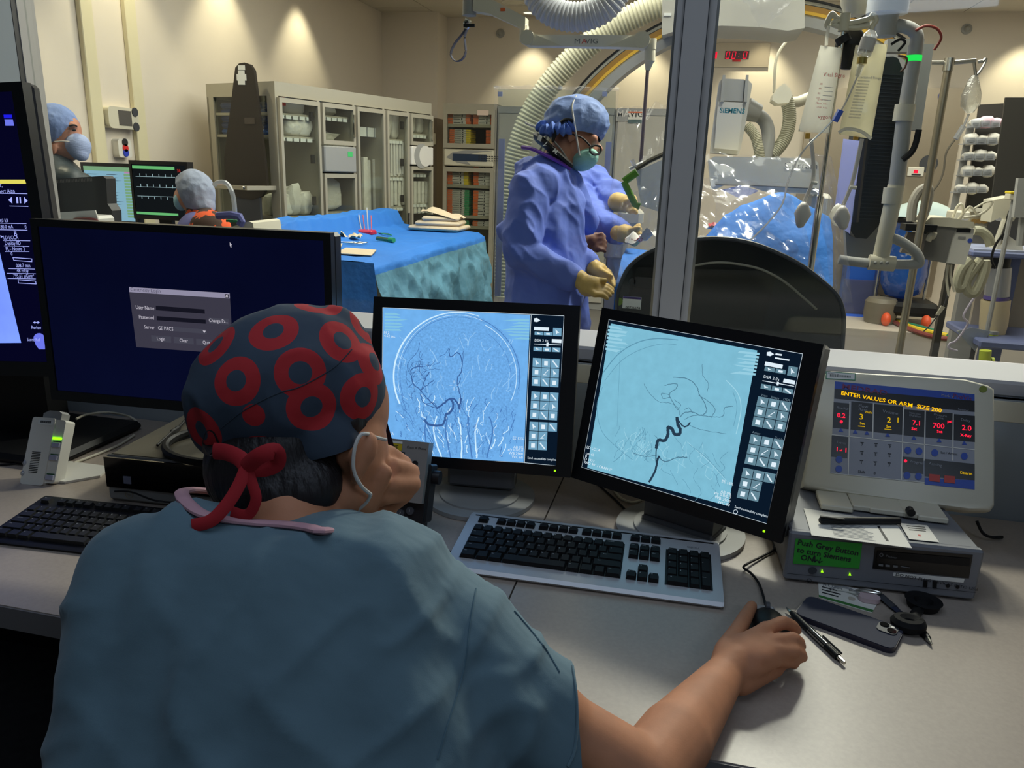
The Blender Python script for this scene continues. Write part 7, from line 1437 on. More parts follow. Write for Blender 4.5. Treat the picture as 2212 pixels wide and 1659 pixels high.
# ---- surgeon
D = 3.0; c = J(1170, 640, D)
t = thing('person', 'surgeon in blue gown, bouffant cap, glasses and green mask, looking down at gloved hands', 'person', (c.x, c.y, 0), 'people at the patient table')
b = MB(); ellp(b, 1248, 262, D, (.102, .076, .092), -10); ellp(b, 1252, 318, D, (.070, .060, .070), 20); b.cap(J(1284, 306, D), J(1296, 322, D), .012, .013); ellp(b, 1234, 292, D - .078, (.016, .009, .029), -12); ellp(b, 1238, 294, D - .072, (.012, .010, .018), -12); b.cap(J(1225, 315, D), J(1185, 380, D), .055, .07); b.cap(J(1282, 300, D - .05), J(1282, 300, D + .05), .018, .018)
b.cap(J(1185, 400, D), J(1170, 640, D), .10, .11)
part_org('body', b, m_skin2, t, .006, 4)
b = MB(); J3 = lambda x, y, d=D: J(x, y, d)
b.cap(J3(1172, 405), J3(1168, 640), .125, .145); b.cap(J3(1168, 640), J3(1165, 900), .145, .18); b.cap(J3(1212, 440), J3(1212, 640), .088, .10); b.cap(J3(1148, 372), J3(1212, 392), .065, .06); b.cap(J3(1168, 400, D - .10), J3(1168, 400, D + .12), .085, .085)
b.cap(J3(1146, 410, 2.88), J3(1122, 545, 2.84), .078, .068); b.cap(J3(1122, 545, 2.84), J3(1236, 600, 2.86), .066, .044); b.cap(J3(1118, 520, 2.85), J3(1100, 500, 2.88), .05, .045)
b.cap(J3(1215, 410, 3.13), J3(1225, 540, 3.12), .07, .06); b.cap(J3(1225, 540, 3.12), J3(1268, 568, 3.02), .056, .042); b.cap(J3(1225, 390, 3.05), J3(1265, 480, 3.1), .05, .05)
part_org('gown', b, m_gown, t, .0075, 4, lambda me: displace(me, gown_fold))
b = MB(); hand(b, J3(1242, 600, 2.855), J3(1290, 626, 2.82), J3(1322, 636, 2.85), FW * .6 + UP * .5 + RT * .3, J3(1308, 606, 2.83)); b.cap(J3(1236, 598, 2.86), J3(1252, 604, 2.85), .041, .036); ellp(b, 1272, 618, 2.83, (.044, .035, .04))
part_org('glove', b, m_glove, t, .0045, 4)
b = MB(); hand(b, J3(1270, 570, 3.02), J3(1305, 590, 2.98), J3(1328, 612, 2.95), FW * .6 + UP * .5, J3(1320, 596, 2.93)); b.cap(J3(1266, 566, 3.02), J3(1280, 576, 3.01), .040, .034); ellp(b, 1292, 582, 3.0, (.036, .03, .03))
part_org('glove', b, m_glove, t, .0045, 4)
b = MB(); ellp(b, 1246, 262, D, (.130, .100, .098), -8); ellp(b, 1188, 272, D, (.036, .06, .034)); ellp(b, 1212, 268, D - .02, (.06, .07, .05))
def capnoise(p, n): return .006 * ((1 - abs(noise.noise(p * 22))) ** 2 - .4)
me = organic(b, .006, 5, .5, lambda me: displace(me, capnoise)); cut(me, J(1240, 296, D), -(UP + RT * .12)); skin_part('bouffant_cap', me, m_skcap, t)
part('cap_ruffle', MB().tube(sty([(1166, 268, D - .05), (1180, 282, D - .07), (1200, 276, D - .085), (1222, 280, D - .09), (1236, 272, D - .09)]), [.016 + .006 * (k % 3) for k in range(25)], 8), mat('ruffle_blue', (96, 130, 212), .7, bump=[(40, .5, .006)]), t, world=True)
b = MB(); ellp(b, 1262, 344, D, (.058, .066, .043), 18); part_org('face_mask', b, m_maskg, t, .006, 3)
part('mask_strap', MB().tube(sty([(1252, 336, D - .07), (1246, 300, D - .088), (1240, 262, D - .104), (1236, 230, D - .098), (1244, 208, D - .06)]), .005, 6, flat=.6), m_str, t, world=True); part('mask_strap', MB().tube(sty([(1224, 342, D - .066), (1208, 318, D - .075), (1172, 282, D - .06), (1140, 268, D - .05), (1134, 264, D - .05)]), .005, 6, flat=.6), m_str, t, world=True)
gl = part('glasses', MB().tube(sty([(1236, 290, D - .085), (1258, 298, D - .078), (1276, 316, D - .066)]), .0035, 6).tube(sty([(1275, 318, D - .068), (1286, 314, D - .06), (1297, 318, D - .05), (1296, 330, D - .05), (1284, 334, D - .062), (1275, 328, D - .068), (1275, 318, D - .068)]), .0042, 6), m_black, t, world=True); part('headset', MB().tube(sty([(1240, 262, D - .10), (1222, 258, D - .1), (1206, 270, D - .1), (1198, 292, D - .09), (1194, 306, D - .09)]), .006, 8), m_black, t, world=True)
part('thyroid_collar', MB().tube(sty([(1163, 300, D - .02), (1172, 306, D - .06), (1194, 326, D - .085), (1214, 344, D - .085), (1228, 356, D - .06)]), .030, 10, flat=.5), m_black, t, world=True); part('collar_label', MB().poly([J(1164, 290, D - .112), J(1172, 294, D - .114), J(1168, 306, D - .114), J(1160, 302, D - .112)]), m_paper, t, 0, world=True)
o_ = J(1175, 312, D - .128); T = Matrix(((RT.x, FW.x, UP.x, o_.x), (RT.y, FW.y, UP.y, o_.y), (RT.z, FW.z, UP.z, o_.z), (0, 0, 0, 1))) @ Matrix.Rotation(radians(40), 4, 'Y'); mb = MB(); mb.text('J.', .016, T, bold=.02); mb.text('M.', .016, T @ Matrix.Translation((.040, 0, 0)), bold=.02); part('collar_lettering', mb, m_barcode, t, 0, world=True)
part('neck_binding', MB().tube(sty([(1128, 318, D - .03), (1150, 322, D - .08), (1185, 338, D - .105), (1212, 352, D - .10), (1232, 364, D - .075)]), .0075, 6), mat('binding_purple', (112, 60, 168), .7), t, world=True); legs(t, c.x, c.y, m_skcap)
# ---- assistants behind
c = J(1215, 560, 3.52); t = thing('person', 'second blue-gowned person mostly hidden behind the surgeon, both gloved hands reaching right', 'person', (c.x, c.y, 0), 'people at the patient table')
b = MB(); ellp(b, 1246, 282, 3.62, (.09, .075, .1)); b.cap(J(1240, 320, 3.62), J(1225, 400, 3.62), .055, .07); b.cap(J(1222, 420, 3.62), J(1215, 600, 3.62), .1, .1); part_org('body', b, m_skin2, t, .009, 3)
b = MB(); ellp(b, 1244, 268, 3.62, (.10, .088, .085)); part_org('bouffant_cap', b, m_skcap, t, .009, 3)
b = MB(); b.cap(J(1222, 425, 3.52), J(1212, 640, 3.52), .115, .12); b.cap(J(1212, 640, 3.52), J(1210, 800, 3.52), .12, .15); b.cap(J(1235, 400, 3.52), J(1285, 385, 3.6), .07, .062); b.cap(J(1285, 385, 3.6), J(1312, 432, 3.5), .066, .055); b.cap(J(1308, 425, 3.5), J(1338, 436, 3.38), .056, .046); b.cap(J(1300, 405, 3.52), J(1340, 412, 3.42), .04, .035)
b.cap(J(1250, 425, 3.5), J(1275, 480, 3.4), .075, .07); b.cap(J(1275, 482, 3.4), J(1338, 500, 3.3), .068, .052); b.cap(J(1285, 460, 3.42), J(1330, 490, 3.3), .05, .045)
part_org('gown', b, m_gown, t, .010, 4, lambda me: displace(me, gown_fold))
for (w_, k_, tp_, th_) in (((1340, 438, 3.36), (1362, 442, 3.3), (1376, 446, 3.28), (1364, 432, 3.27)), ((1342, 502, 3.29), (1370, 512, 3.24), (1384, 500, 3.22), (1380, 492, 3.2))):
    b = MB(); hand(b, J(*w_), J(*k_), J(*tp_), FW * .4 + UP, J(*th_), .012); b.cap(J(w_[0] - 6, w_[1] - 1, w_[2]), J(w_[0] + 6, w_[1] + 2, w_[2] - .02), .044, .04); ellp(b, (w_[0] + k_[0]) / 2, (w_[1] + k_[1]) / 2, (w_[2] + k_[2]) / 2, (.035, .03, .04)); part_org('glove', b, m_glove, t, .005, 3)
legs(t, c.x, c.y, m_skcap)
c = J(1172, 560, 3.82); t = thing('person', 'third person almost fully hidden behind the surgeon, one bare hand showing', 'person', (c.x, c.y, 0), 'people at the patient table')
b = MB(); ellp(b, 1222, 276, 3.86, (.085, .075, .1)); b.cap(J(1215, 310, 3.86), J(1190, 400, 3.84), .05, .07); b.cap(J(1185, 430, 3.84), J(1180, 640, 3.84), .09, .1); b.cap(J(1190, 420, 3.82), J(1200, 520, 3.6), .045, .04); b.cap(J(1200, 520, 3.6), J(1268, 520, 3.24), .04, .028); hand(b, J(1270, 520, 3.23), J(1290, 524, 3.18), J(1310, 528, 3.16), FW * .3 + UP, J(1298, 540, 3.15)); ellp(b, 1280, 522, 3.2, (.032, .03, .034)); part_org('body', b, mat('skin_brown', (120, 78, 60), .5), t, .006, 3)
b = MB(); b.cap(J(1185, 430, 3.84), J(1180, 800, 3.84), .11, .13); part_org('gown', b, m_gown, t, .012, 3); legs(t, c.x, c.y, m_skcap)
# ---- staff on the left
D = 3.75; c = J(115, 480, D); t = thing('person', 'standing person in a blue bouffant cap and pale blue mask at the far left', 'person', (c.x, c.y, 0))
b = MB(); ellp(b, 130, 284, D, (.100, .078, .105), 0); ellp(b, 142, 320, D, (.075, .062, .065)); b.cap(J(164, 284, D), J(172, 296, D), .012, .014); b.cap(J(160, 272, D - .045), J(160, 272, D + .045), .016, .016); ellp(b, 116, 322, D - .072, (.018, .010, .03)); b.cap(J(120, 335, D), J(108, 385, D), .056, .07); b.cap(J(108, 400, D), J(104, 640, D), .12, .12); part_org('body', b, m_skin2, t, .007, 4)
ellp(e_ := MB(), 160, 281, D - .058, (.010, .005, .006)); part('eye', e_, m_ink, t, 60, world=True); part('eyebrow', MB().tube(sty([(150, 272, D - .07), (160, 270, D - .072), (166, 273, D - .055)]), .004, 6), m_hair, t, world=True)
b = MB(); ellp(b, 118, 276, D, (.116, .102, .114), -20); ellp(b, 104, 305, D, (.06, .08, .06)); me = organic(b, .008, 4, .5, lambda me: displace(me, capnoise)); cut(me, J(159, 285, D), (RT * .85 - UP * .5).normalized()); skin_part('bouffant_cap', me, m_skcap, t)
b = MB(); ellp(b, 168, 316, D, (.056, .070, .062), -25); ellp(b, 172, 332, D, (.038, .052, .034), -20); part_org('face_mask', b, m_maskb, t, .008, 3); part('mask_strap', MB().tube(sty([(150, 306, D - .07), (135, 305, D - .084), (118, 306, D - .086)]), .003, 5), m_str, t, world=True)
b = MB(); b.cap(J(98, 362, D), J(138, 366, D), .066, .060); b.cap(J(150, 392, D - .05), J(85, 388, D - .05), .075, .075); b.cap(J(110, 400, D), J(104, 700, D), .16, .17); b.cap(J(60, 400, D), J(170, 410, D), .09, .09); part_org('coat', b, mat('coat_dark', (52, 62, 66), .45, bump=[(14, .5, .012)]), t, .010, 4); legs(t, c.x, c.y, m_black)
D = 3.85; c = J(440, 560, D); t = thing('person', 'seated person in a grey bouffant cap and orange patterned vest facing the screens', 'person', (c.x, c.y, 0))
b = MB(); ellp(b, 414, 418, D, (.072, .078, .092)); ellp(b, 398, 428, D + .02, (.05, .055, .06)); b.cap(J(420, 450, D), J(435, 490, D), .046, .058); b.cap(J(437, 520, D), J(440, 640, D), .10, .11); part_org('body', b, m_skin2, t, .008, 4)
b = MB(); ellp(b, 421, 414, D, (.098, .096, .112), 20); ellp(b, 434, 444, D, (.066, .075, .06)); me = organic(b, .008, 4, .5, lambda me: displace(me, capnoise)); cut(me, J(398, 420, D), (-RT * .93 - UP * .35).normalized()); skin_part('bouffant_cap', me, m_skcap_g, t)
b = MB(); ellp(b, 392, 434, D + .01, (.034, .052, .05), -10); part_org('face_mask', b, mat('mask_aqua', (160, 206, 222), .7), t, .008, 3)
b = MB(); b.cap(J(410, 505, D), J(468, 505, D), .07, .07); b.cap(J(438, 510, D), J(440, 640, D), .13, .14); b.cap(J(405, 505, D - .06), J(388, 570, D + .1), .058, .05); part_org('scrub_top', b, mat('scrub_violet', (108, 108, 166), .8), t, .010, 4)
m_cam = mat('vest_print', (70, 44, 34), .8); nt = m_cam.node_tree; tc = nt.nodes.new('ShaderNodeTexCoord'); vo = nt.nodes.new('ShaderNodeTexNoise'); vo.inputs['Scale'].default_value = 13; cr = nt.nodes.new('ShaderNodeValToRGB'); cr.color_ramp.interpolation = 'CONSTANT'; cr.color_ramp.elements[0].color = rgb((64, 42, 32)); cr.color_ramp.elements[1].color = rgb((226, 90, 40)); cr.color_ramp.elements[1].position = .52; nt.links.new(tc.outputs['Object'], vo.inputs['Vector']); nt.links.new(vo.outputs[0], cr.inputs[0]); nt.links.new(cr.outputs[0], nt.nodes['Principled BSDF'].inputs['Base Color'])
b = MB(); b.cap(J(446, 480, D - .03), J(470, 490, D - .03), .072, .058); b.cap(J(455, 500, D - .06), J(462, 640, D - .06), .105, .12); b.cap(J(418, 462, D - .02), J(446, 464, D - .02), .042, .042); part_org('vest', b, m_cam, t, .010, 4)
t = thing('stool', 'low stool under the seated person facing the screens', 'stool', (c.x, c.y, 0)); part('seat', MB().lathe([(0, .42), (.2, .42), (.2, .46), (0, .46)], 24), m_black, t); part('column', MB().cyl((0, 0, .04), (0, 0, .42), .03), m_chrome, t); part('base', MB().lathe([(0, 0), (.26, 0), (.24, .04), (0, .05)], 24), m_dgrey, t)

# ================================================================== the nurse station on the left
YN = 3.82; zd = onx(300, 480, at(300, 480, YN).x).z - .12; xl, xr_ = -3.62, at(420, 480, YN).x
t = thing('station_desk', 'staff desk below the two lit screens at the left', 'desk', ((xl + xr_) / 2, YN + .1, 0)); part('desktop', MB().b2((xl, YN - .25, zd - .04), (xr_, YN + .4, zd)), m_grey, t, world=True)
for x in (xl + .05, xr_ - .05): part('leg', MB().b2((x - .03, YN, 0), (x + .03, YN + .35, zd - .04)), m_dgrey, t, world=True)
def flatscreen(lb, quad, Y, face, fill):
    P = [at(x, y, Y) for x, y in quad]; cx_, cz_ = sum(p.x for p in P) / 4, sum(p.z for p in P) / 4; w_ = (P[1].x - P[0].x + P[2].x - P[3].x) / 2; h_ = (P[0].z - P[3].z + P[1].z - P[2].z) / 2
    M_ = Matrix.Translation((cx_, Y, cz_)); t = thing('monitor', lb, 'monitor', M_, 'staff desk monitors'); part('bezel', MB().ring([(-w_ / 2 - .015, -h_ / 2 - .02), (w_ / 2 + .015, -h_ / 2 - .02), (w_ / 2 + .015, h_ / 2 + .02), (-w_ / 2 - .015, h_ / 2 + .02)], [(-w_ / 2, -h_ / 2), (w_ / 2, -h_ / 2), (w_ / 2, h_ / 2), (-w_ / 2, h_ / 2)], -.004, .01, 'y').box((0, .03, 0), (w_ + .03, .04, h_ + .04)), c_frame, t)
    part('screen', MB().box((0, .004, 0), (w_, .004, h_)), face, t, 0); part('stand', MB().b2((-.04, .02, zd - cz_), (.04, .05, 0)).b2((-.12, -.06, zd - cz_), (.12, .14, zd - cz_ + .015)), m_black, t); fill(t, w_, h_); return t
def fillA(t, w, h):
    g, tx, gr, pk = MB(), MB(), MB(), MB()
    for r in range(15):
        for cc, (u0, u1) in enumerate(((.04, .44), (.48, .80))): tx.poly([(w * (u0 - .5), -.001, h * (.36 - r * .055)), (w * (u0 + (u1 - u0) * rnd.uniform(.5, 1) - .5), -.001, h * (.36 - r * .055)), (w * (u0 + (u1 - u0) * .5 - .5), -.001, h * (.36 - r * .055) - .003), (w * (u0 - .5), -.001, h * (.36 - r * .055) - .003)])
        gr.poly([(w * .34, -.001, h * (.38 - r * .055)), (w * .49, -.001, h * (.38 - r * .055)), (w * .49, -.001, h * (.34 - r * .055)), (w * .34, -.001, h * (.34 - r * .055))])
    gr.poly([(-w / 2, -.0012, h / 2), (w / 2, -.0012, h / 2), (w / 2, -.0012, h * .42), (-w / 2, -.0012, h * .42)]); pk.poly([(w * .36, -.002, h * .42), (w * .47, -.002, h * .42), (w * .47, -.002, h * .39), (w * .36, -.002, h * .39)])
    part('text_row', tx, screen('chart_ink', (70, 90, 110), .8), t, 0, kind='stuff'); part('green_column', gr, screen('chart_green', (150, 196, 150), .9), t, 0, kind='stuff'); part('pink_tag', pk, screen('chart_pink', (226, 160, 210), .9), t, 0)
def fillB(t, w, h):
    gr, ln = MB(), MB()
    for z0, z1, u1 in ((.47, .41, .3), (-.43, -.48, .3)): gr.poly([(-w * .49, -.001, h * z0), (w * u1, -.001, h * z0), (w * u1, -.001, h * z1), (-w * .49, -.001, h * z1)])
    for r, z in enumerate((.26, .06, -.12)):
        ln.tube([(-w * .44, -.001, h * z), (w * .30, -.001, h * (z + .01))], .0016, 4)
        for k in range(6): ln.tube([(-w * .36 + k * w * .12, -.001, h * z), (-w * .36 + k * w * .12, -.001, h * (z + (.06 if r < 2 else -.05)))], .0016, 4)
    part('green_bar', gr, screen('ecg_green', (130, 220, 140), .9), t, 0); part('heart_trace', ln, screen('ecg_trace', (190, 215, 225), .9), t, 0); rd = MB(); rd.text('38', .016, Matrix.Translation((w * .34, -.001, h * .37))); part('rate_digit', rd, screen('ecg_red', (230, 50, 40), 1.0), t, 0)
flatscreen('lit chart screen with pale blue rows, left of the heart trace screen', [(184, 362), (281, 358), (294, 472), (190, 480)], YN + .02, screen('chart_blue', (160, 206, 232), .95), fillA)
flatscreen('dark screen with three white heart traces by the seated person', [(288, 358), (404, 354), (404, 464), (292, 470)], YN, screen('ecg_dark', (26, 30, 34), .8), fillB)
Yb_ = 2.55; t = thing('monitor', 'back of a black monitor with a vent strip, in front of the standing person', 'monitor', at(165, 478, Yb_)); part('shell', MB().prism(ppoly([(60, 392), (100, 388), (222, 380), (229, 386), (232, 440), (242, 455), (244, 500), (60, 500)], Yb_)[::-1], Yb_, Yb_ + .05, 'y'), mat('shell_black', (44, 43, 42), .5), t, world=True)
vg = MB()
for k in range(30): x_ = 104 + k * 3.2; vg.poly(pt([(x_, 389 - .05 * (x_ - 104)), (x_ + 1.6, 389 - .05 * (x_ - 104)), (x_ + 2.4, 396 - .05 * (x_ - 104)), (x_ + .8, 396 - .05 * (x_ - 104))], Yb_ - .001))
part('vent_slot', vg, mat('vent_grey', (120, 112, 108), .6), t, 0, world=True, kind='stuff'); q = at(160, 500, Yb_); part('stand', MB().b2((q.x - .04, Yb_ + .01, .77), (q.x + .04, Yb_ + .04, q.z + .05)).b2((q.x - .14, Yb_ - .05, .78), (q.x + .14, Yb_ + .15, .80)), m_black, t, world=True)
t = thing('side_counter', 'low counter carrying the black monitor back and the small white printer', 'counter', (at(140, 500, 2.5).x, 2.5, 0)); part('top', MB().b2((at(40, 500, 2.5).x, 2.3, .74), (at(236, 500, 2.5).x, 2.75, .78)), m_grey, t, world=True); part('cabinet', MB().b2((at(40, 500, 2.5).x + .03, 2.33, 0), (at(236, 500, 2.5).x - .03, 2.73, .74)), m_cabf, t, world=True)
t = thing('printer', 'small white printer behind the top edge of the dark login monitor', 'printer', (at(168, 480, 2.4).x, 2.4, .78)); part('body', MB().b2((at(112, 470, 2.4).x, 2.36, .78), (at(216, 470, 2.4).x, 2.48, at(165, 464, 2.4).z), bev=.01), m_white, t, world=True); part('sheet', MB().prism(ppoly([(120, 480), (122, 459), (206, 454), (214, 478)], 2.352)[::-1], 2.35, 2.355, 'y'), m_paper, t, world=True); part('red_cover', MB().ell(at(185, 476, 2.34), (.055, .015, .012)), mat('cover_red', (110, 34, 32), .4), t, 60, world=True)
Yu = 3.28; t = thing('suction_unit', 'white suction unit with a blue handle and an arched clear tube', 'medical device', at(520, 500, Yu)); q = at(520, 490, Yu); part('body', MB().prism(ppoly([(474, 540), (480, 494), (500, 490), (538, 478), (546, 482), (556, 540)], Yu)[::-1], Yu, Yu + .25, 'y'), m_cream, t, world=True); part('handle', MB().tube([tuple(at(x, y, Yu - .02)) for x, y in ((470, 466), (500, 464), (518, 468), (522, 478), (518, 486))], .018, 8), mat('handle_lilac', (96, 100, 160), .45), t, world=True); part('green_pad', pbox(MB(), 488, 475, 512, 480, Yu - .01, .05), m_grn, t, world=True); part('tube', MB().tube(spline(pt([(462, 400), (472, 394), (488, 395), (500, 412), (506, 440), (508, 478)], Yu), 8), .011, 8), clear('tube_milky', (230, 230, 220), .15, .5), t, world=True); part('stand', MB().b2((q.x - .09, Yu + .02, 0), (q.x + .09, Yu + .22, at(515, 538, Yu).z)), m_cream, t, world=True)
t = thing('yellow_folder', 'yellow folder edge showing above the dark login monitor', 'folder', at(455, 493, 3.6)); part('cover', MB().prism(ppoly([(412, 500), (414, 489), (444, 486), (446, 488), (480, 488), (481, 500)], 3.6)[::-1], 3.6, 3.615, 'y'), m_yel, t, world=True); part('support', MB().b2((at(430, 500, 3.6).x, 3.6, 0), (at(470, 500, 3.6).x, 3.66, at(450, 499, 3.6).z)), m_grey, t, world=True)

# ================================================================== equipment on the right
d2 = 4.55; tp = at(2052, 126, d2); t = thing('drip_stand', 'tall steel drip stand with a side arm, at the right', 'drip stand', (tp.x, tp.y, 0)); z_ = tp.z; part('pole', MB().cyl((0, 0, .06), (0, 0, z_), .020, 14), mat('pole_steel', (150, 142, 124), .3, .7), t); part('collar', MB().cyl((0, 0, z_ - .06), (0, 0, z_), .026, 14), m_chrome, t)
part('cross_arm', MB().tube(pt([(2012, 136), (2052, 136), (2108, 131)], d2), .011, 8), m_chrome, t, world=True); part('hook', MB().tube(spline(pt([(2104, 132), (2108, 160), (2114, 158), (2126, 140), (2130, 128), (2122, 132), (2112, 134)], d2), 5), .008, 8), m_chrome, t, world=True)
for k in range(5): a_ = k * 2 * pi / 5; part('foot', MB().tube([(0, 0, .10), (.32 * cos(a_), .32 * sin(a_), .06)], .018, 8), m_chrome, t); part('caster', MB().cyl((.32 * cos(a_) - .012, .32 * sin(a_), .03), (.32 * cos(a_) + .012, .32 * sin(a_), .03), .03, 12), m_black, t)
t = thing('infusion_bag', 'clear infusion bag hanging from the steel drip stand', 'infusion bag', at(2098, 246, d2)); part('bag', MB().tube(pt([(2106, 164), (2103, 172), (2098, 205), (2096, 228), (2095, 244)], d2 - .02), [.016, .024, .046, .044, .016], 16), clear('bag_saline', (238, 238, 232), .22, .16, .1, (30, .6, .02)), t, 60, world=True); part('chamber', MB().tube(pt([(2093, 246), (2082, 272)], d2 - .02), [.006, .006], 8).tube(pt([(2082, 272), (2064, 300)], d2 - .02), .014, 10), m_tube, t, world=True); part('line', MB().tube(spline(pt([(2062, 302), (2044, 330), (2038, 370), (2028, 395), (2016, 412)], d2 - .02), 8), .005, 6), mat('line_grey', (130, 122, 108), .4), t, world=True)
t = thing('ventilator', 'grey ventilator box with a big loop handle on the steel drip stand', 'medical device', at(2050, 575, 4.75)); Yv = 4.75
part('case', MB().prism(ppoly([(2068, 492), (2105, 494), (2100, 520), (2084, 572), (2043, 568), (2058, 510)], Yv)[::-1], Yv, Yv + .25, 'y'), m_white, t, world=True); part('dark_side', MB().prism(ppoly([(1998, 480), (2066, 492), (2056, 512), (2042, 568), (1975, 556), (1985, 520)], Yv)[::-1], Yv - .01, Yv + .2, 'y'), mat('vent_side', (116, 114, 110), .5), t, world=True); part('lid', MB().prism(ppoly([(1995, 482), (2010, 470), (2050, 470), (2104, 480), (2106, 492), (2066, 492), (2000, 486)], Yv - .02)[::-1], Yv - .02, Yv + .26, 'y'), m_cream, t, world=True)
part('port_plate', pbox(MB(), 2067, 494, 2097, 502, Yv - .005, .01), m_black, t, world=True); part('badge', MB().prism(circ(.012, 16, at(2095, 520, Yv).x, at(2095, 520, Yv).z), Yv - .004, Yv, 'y'), mat('badge_blue', (60, 86, 190), .4), t, world=True); part('name_label', pbox(MB(), 2070, 511, 2086, 516, Yv - .004, .006), m_grey, t, world=True)
part('loop_handle', MB().tube(spline(pt([(1968, 478), (1972, 440), (1984, 415), (1998, 406), (2006, 410), (2004, 432), (1996, 460), (1988, 478)], Yv - .05), 6), .026, 10), mat('handle_grey', (168, 162, 150), .5), t, world=True); part('clamp', MB().b2(at(1955, 498, Yv - .1), at(2012, 484, Yv + .02)), m_black, t, world=True); part('meter', MB().prism(ppoly([(1960, 500), (2000, 505), (1990, 550), (1944, 545)], Yv - .04)[::-1], Yv - .06, Yv - .02, 'y'), mat('meter_grey', (112, 104, 96), .5), t, world=True); part('elbow_port', MB().tube(spline(pt([(2002, 520), (2010, 508), (2020, 510)], Yv - .04), 5), .022, 8), m_cream, t, world=True)
for x0, y0, x1, y1 in ((2048, 572, 2050, 640), (2054, 572, 2062, 630)): part('lead', MB().tube(spline(pt([(x0, y0), ((x0 + x1) / 2 - 4, (y0 + y1) / 2), (x1, y1)], Yv + .05), 6), .007, 6), m_cream, t, world=True)
# hamper, pillow, bins
Yh = 8.62; q = onz(1960, 668, 0); t = thing('linen_hamper', 'hamper stand with a blue bag and orange casters at the back right', 'hamper', (at(1962, 560, Yh).x, Yh, 0)); hx = at(1962, 560, Yh).x; ztop = at(1962, 474, Yh).z; hw = at(2010, 560, Yh).x - hx
part('bag', MB().tube([(hx, Yh, ztop - .02), (hx - .03, Yh, ztop - .25), (hx - .02, Yh, ztop - .55), (hx - .02, Yh, .42), (hx, Yh, .30), (hx, Yh, .25)], [hw * .9, hw * .95, hw * 1.05, hw * 1.0, hw * .8, hw * .2], 20), clear('bag_blue', (120, 160, 220), .12, .7, .2, (9, .8, .05), (44, 116, 214)), t, 60, world=True); part('rim', MB().tube([(hx + hw * cos(k * pi / 10), Yh + hw * sin(k * pi / 10), ztop) for k in range(20)], .03, 8, True), m_black, t, world=True)
for s_ in (-1, 1): part('post', MB().cyl((hx + s_ * hw * 1.15, Yh + .1, .2), (hx + s_ * hw * 1.15, Yh + .1, ztop), .016, 8), m_chrome, t, world=True); part('caster', MB().ell((hx + s_ * hw * .9, Yh - .3, .07), (.045, .07, .07)), mat('caster_orange', (224, 88, 50), .45), t, 60, world=True)
part('base', MB().box((hx + .06, Yh, .17), (hw * 2.5, .5, .14), bev=.04), m_black, t, world=True)
solo('pillow', 'pale blue pillow resting on the hamper', 'pillow', MB(Matrix.Translation((at(1995, 450, Yh).x, Yh, ztop + .03))).grid(lambda u, v: ((u - .5) * .62, (v - .5) * .34, .0 + .16 * (max(0, sin(pi * u)) * max(0, sin(pi * v))) ** .5), 16, 12).grid(lambda u, v: ((u - .5) * .62, (v - .5) * .34, .0 - .0 * u), 2, 2), mat('pillow_blue', (200, 220, 224), .8), ang=60)
t = thing('waste_bin', 'tall blue bin at the back, left of the hamper', 'bin', (at(1858, 600, 8.85).x, 8.85, 0)); bx0, bx1 = at(1826, 600, 8.85).x, at(1893, 600, 8.85).x; part('body', MB().b2((bx0, 8.8, .02), (bx1, 9.1, at(1860, 562, 8.85).z), bev=.03), mat('bin_blue', (26, 82, 176), .45), t, world=True); part('clear_cover', MB().b2((bx0 - .02, 8.77, .03), (bx1 + .02, 8.785, .40)), clear('bin_cover', (170, 186, 220), .1, .15), t, world=True); part('rim', MB().b2((bx0 - .05, 8.76, .0), (bx1 + .08, 9.12, .03)), mat('bin_rim', (60, 110, 230), .4), t, world=True)
t = thing('canister', 'grey round canister on the floor left of the hamper casters', 'canister', (at(1907, 640, 8.5).x, 8.5, 0)); part('body', MB().lathe([(0, 0), (.14, 0), (.16, .08), (.16, .22), (.13, .26), (0, .27)], 20), mat('canister_grey', (110, 104, 92), .5), t)
# supply rack
Yr = 6.4; t = thing('supply_rack', 'black supply rack with rows of clear bins at the far right', 'rack', (at(2140, 480, Yr).x, Yr + .1, 0)); m_rk = mat('rack_black', (52, 50, 46), .5)
part('back_panel', MB().prism(ppoly([(2116, 226), (2168, 223), (2150, 500), (2080, 500)], Yr + .12)[::-1], Yr + .12, Yr + .15, 'y'), m_rk, t, world=True); part('side_panel', MB().prism(ppoly([(2170, 211), (2240, 211), (2200, 520), (2128, 520)], Yr - .25)[::-1], Yr - .27, Yr - .25, 'y'), m_rk, t, world=True); part('post', MB().b2((at(2075, 480, Yr).x, Yr + .1, 0), (at(2090, 480, Yr).x, Yr + .16, at(2090, 490, Yr).z)).b2((at(2160, 480, Yr).x, Yr + .1, 0), (at(2175, 480, Yr).x, Yr + .16, at(2160, 490, Yr).z)), m_rk, t, world=True); part('rail_plate', MB().prism(ppoly([(2092, 262), (2108, 262), (2064, 470), (2050, 470)], Yr + .08)[::-1], Yr + .08, Yr + .10, 'y'), m_grey, t, world=True)
m_bin = clear('bin_clear', (236, 234, 228), .12, .5, .15); rows_ = [(262, 2098, 2162), (299, 2085, 2156), (334, 2082, 2150), (368, 2080, 2144), (405, 2066, 2132)]
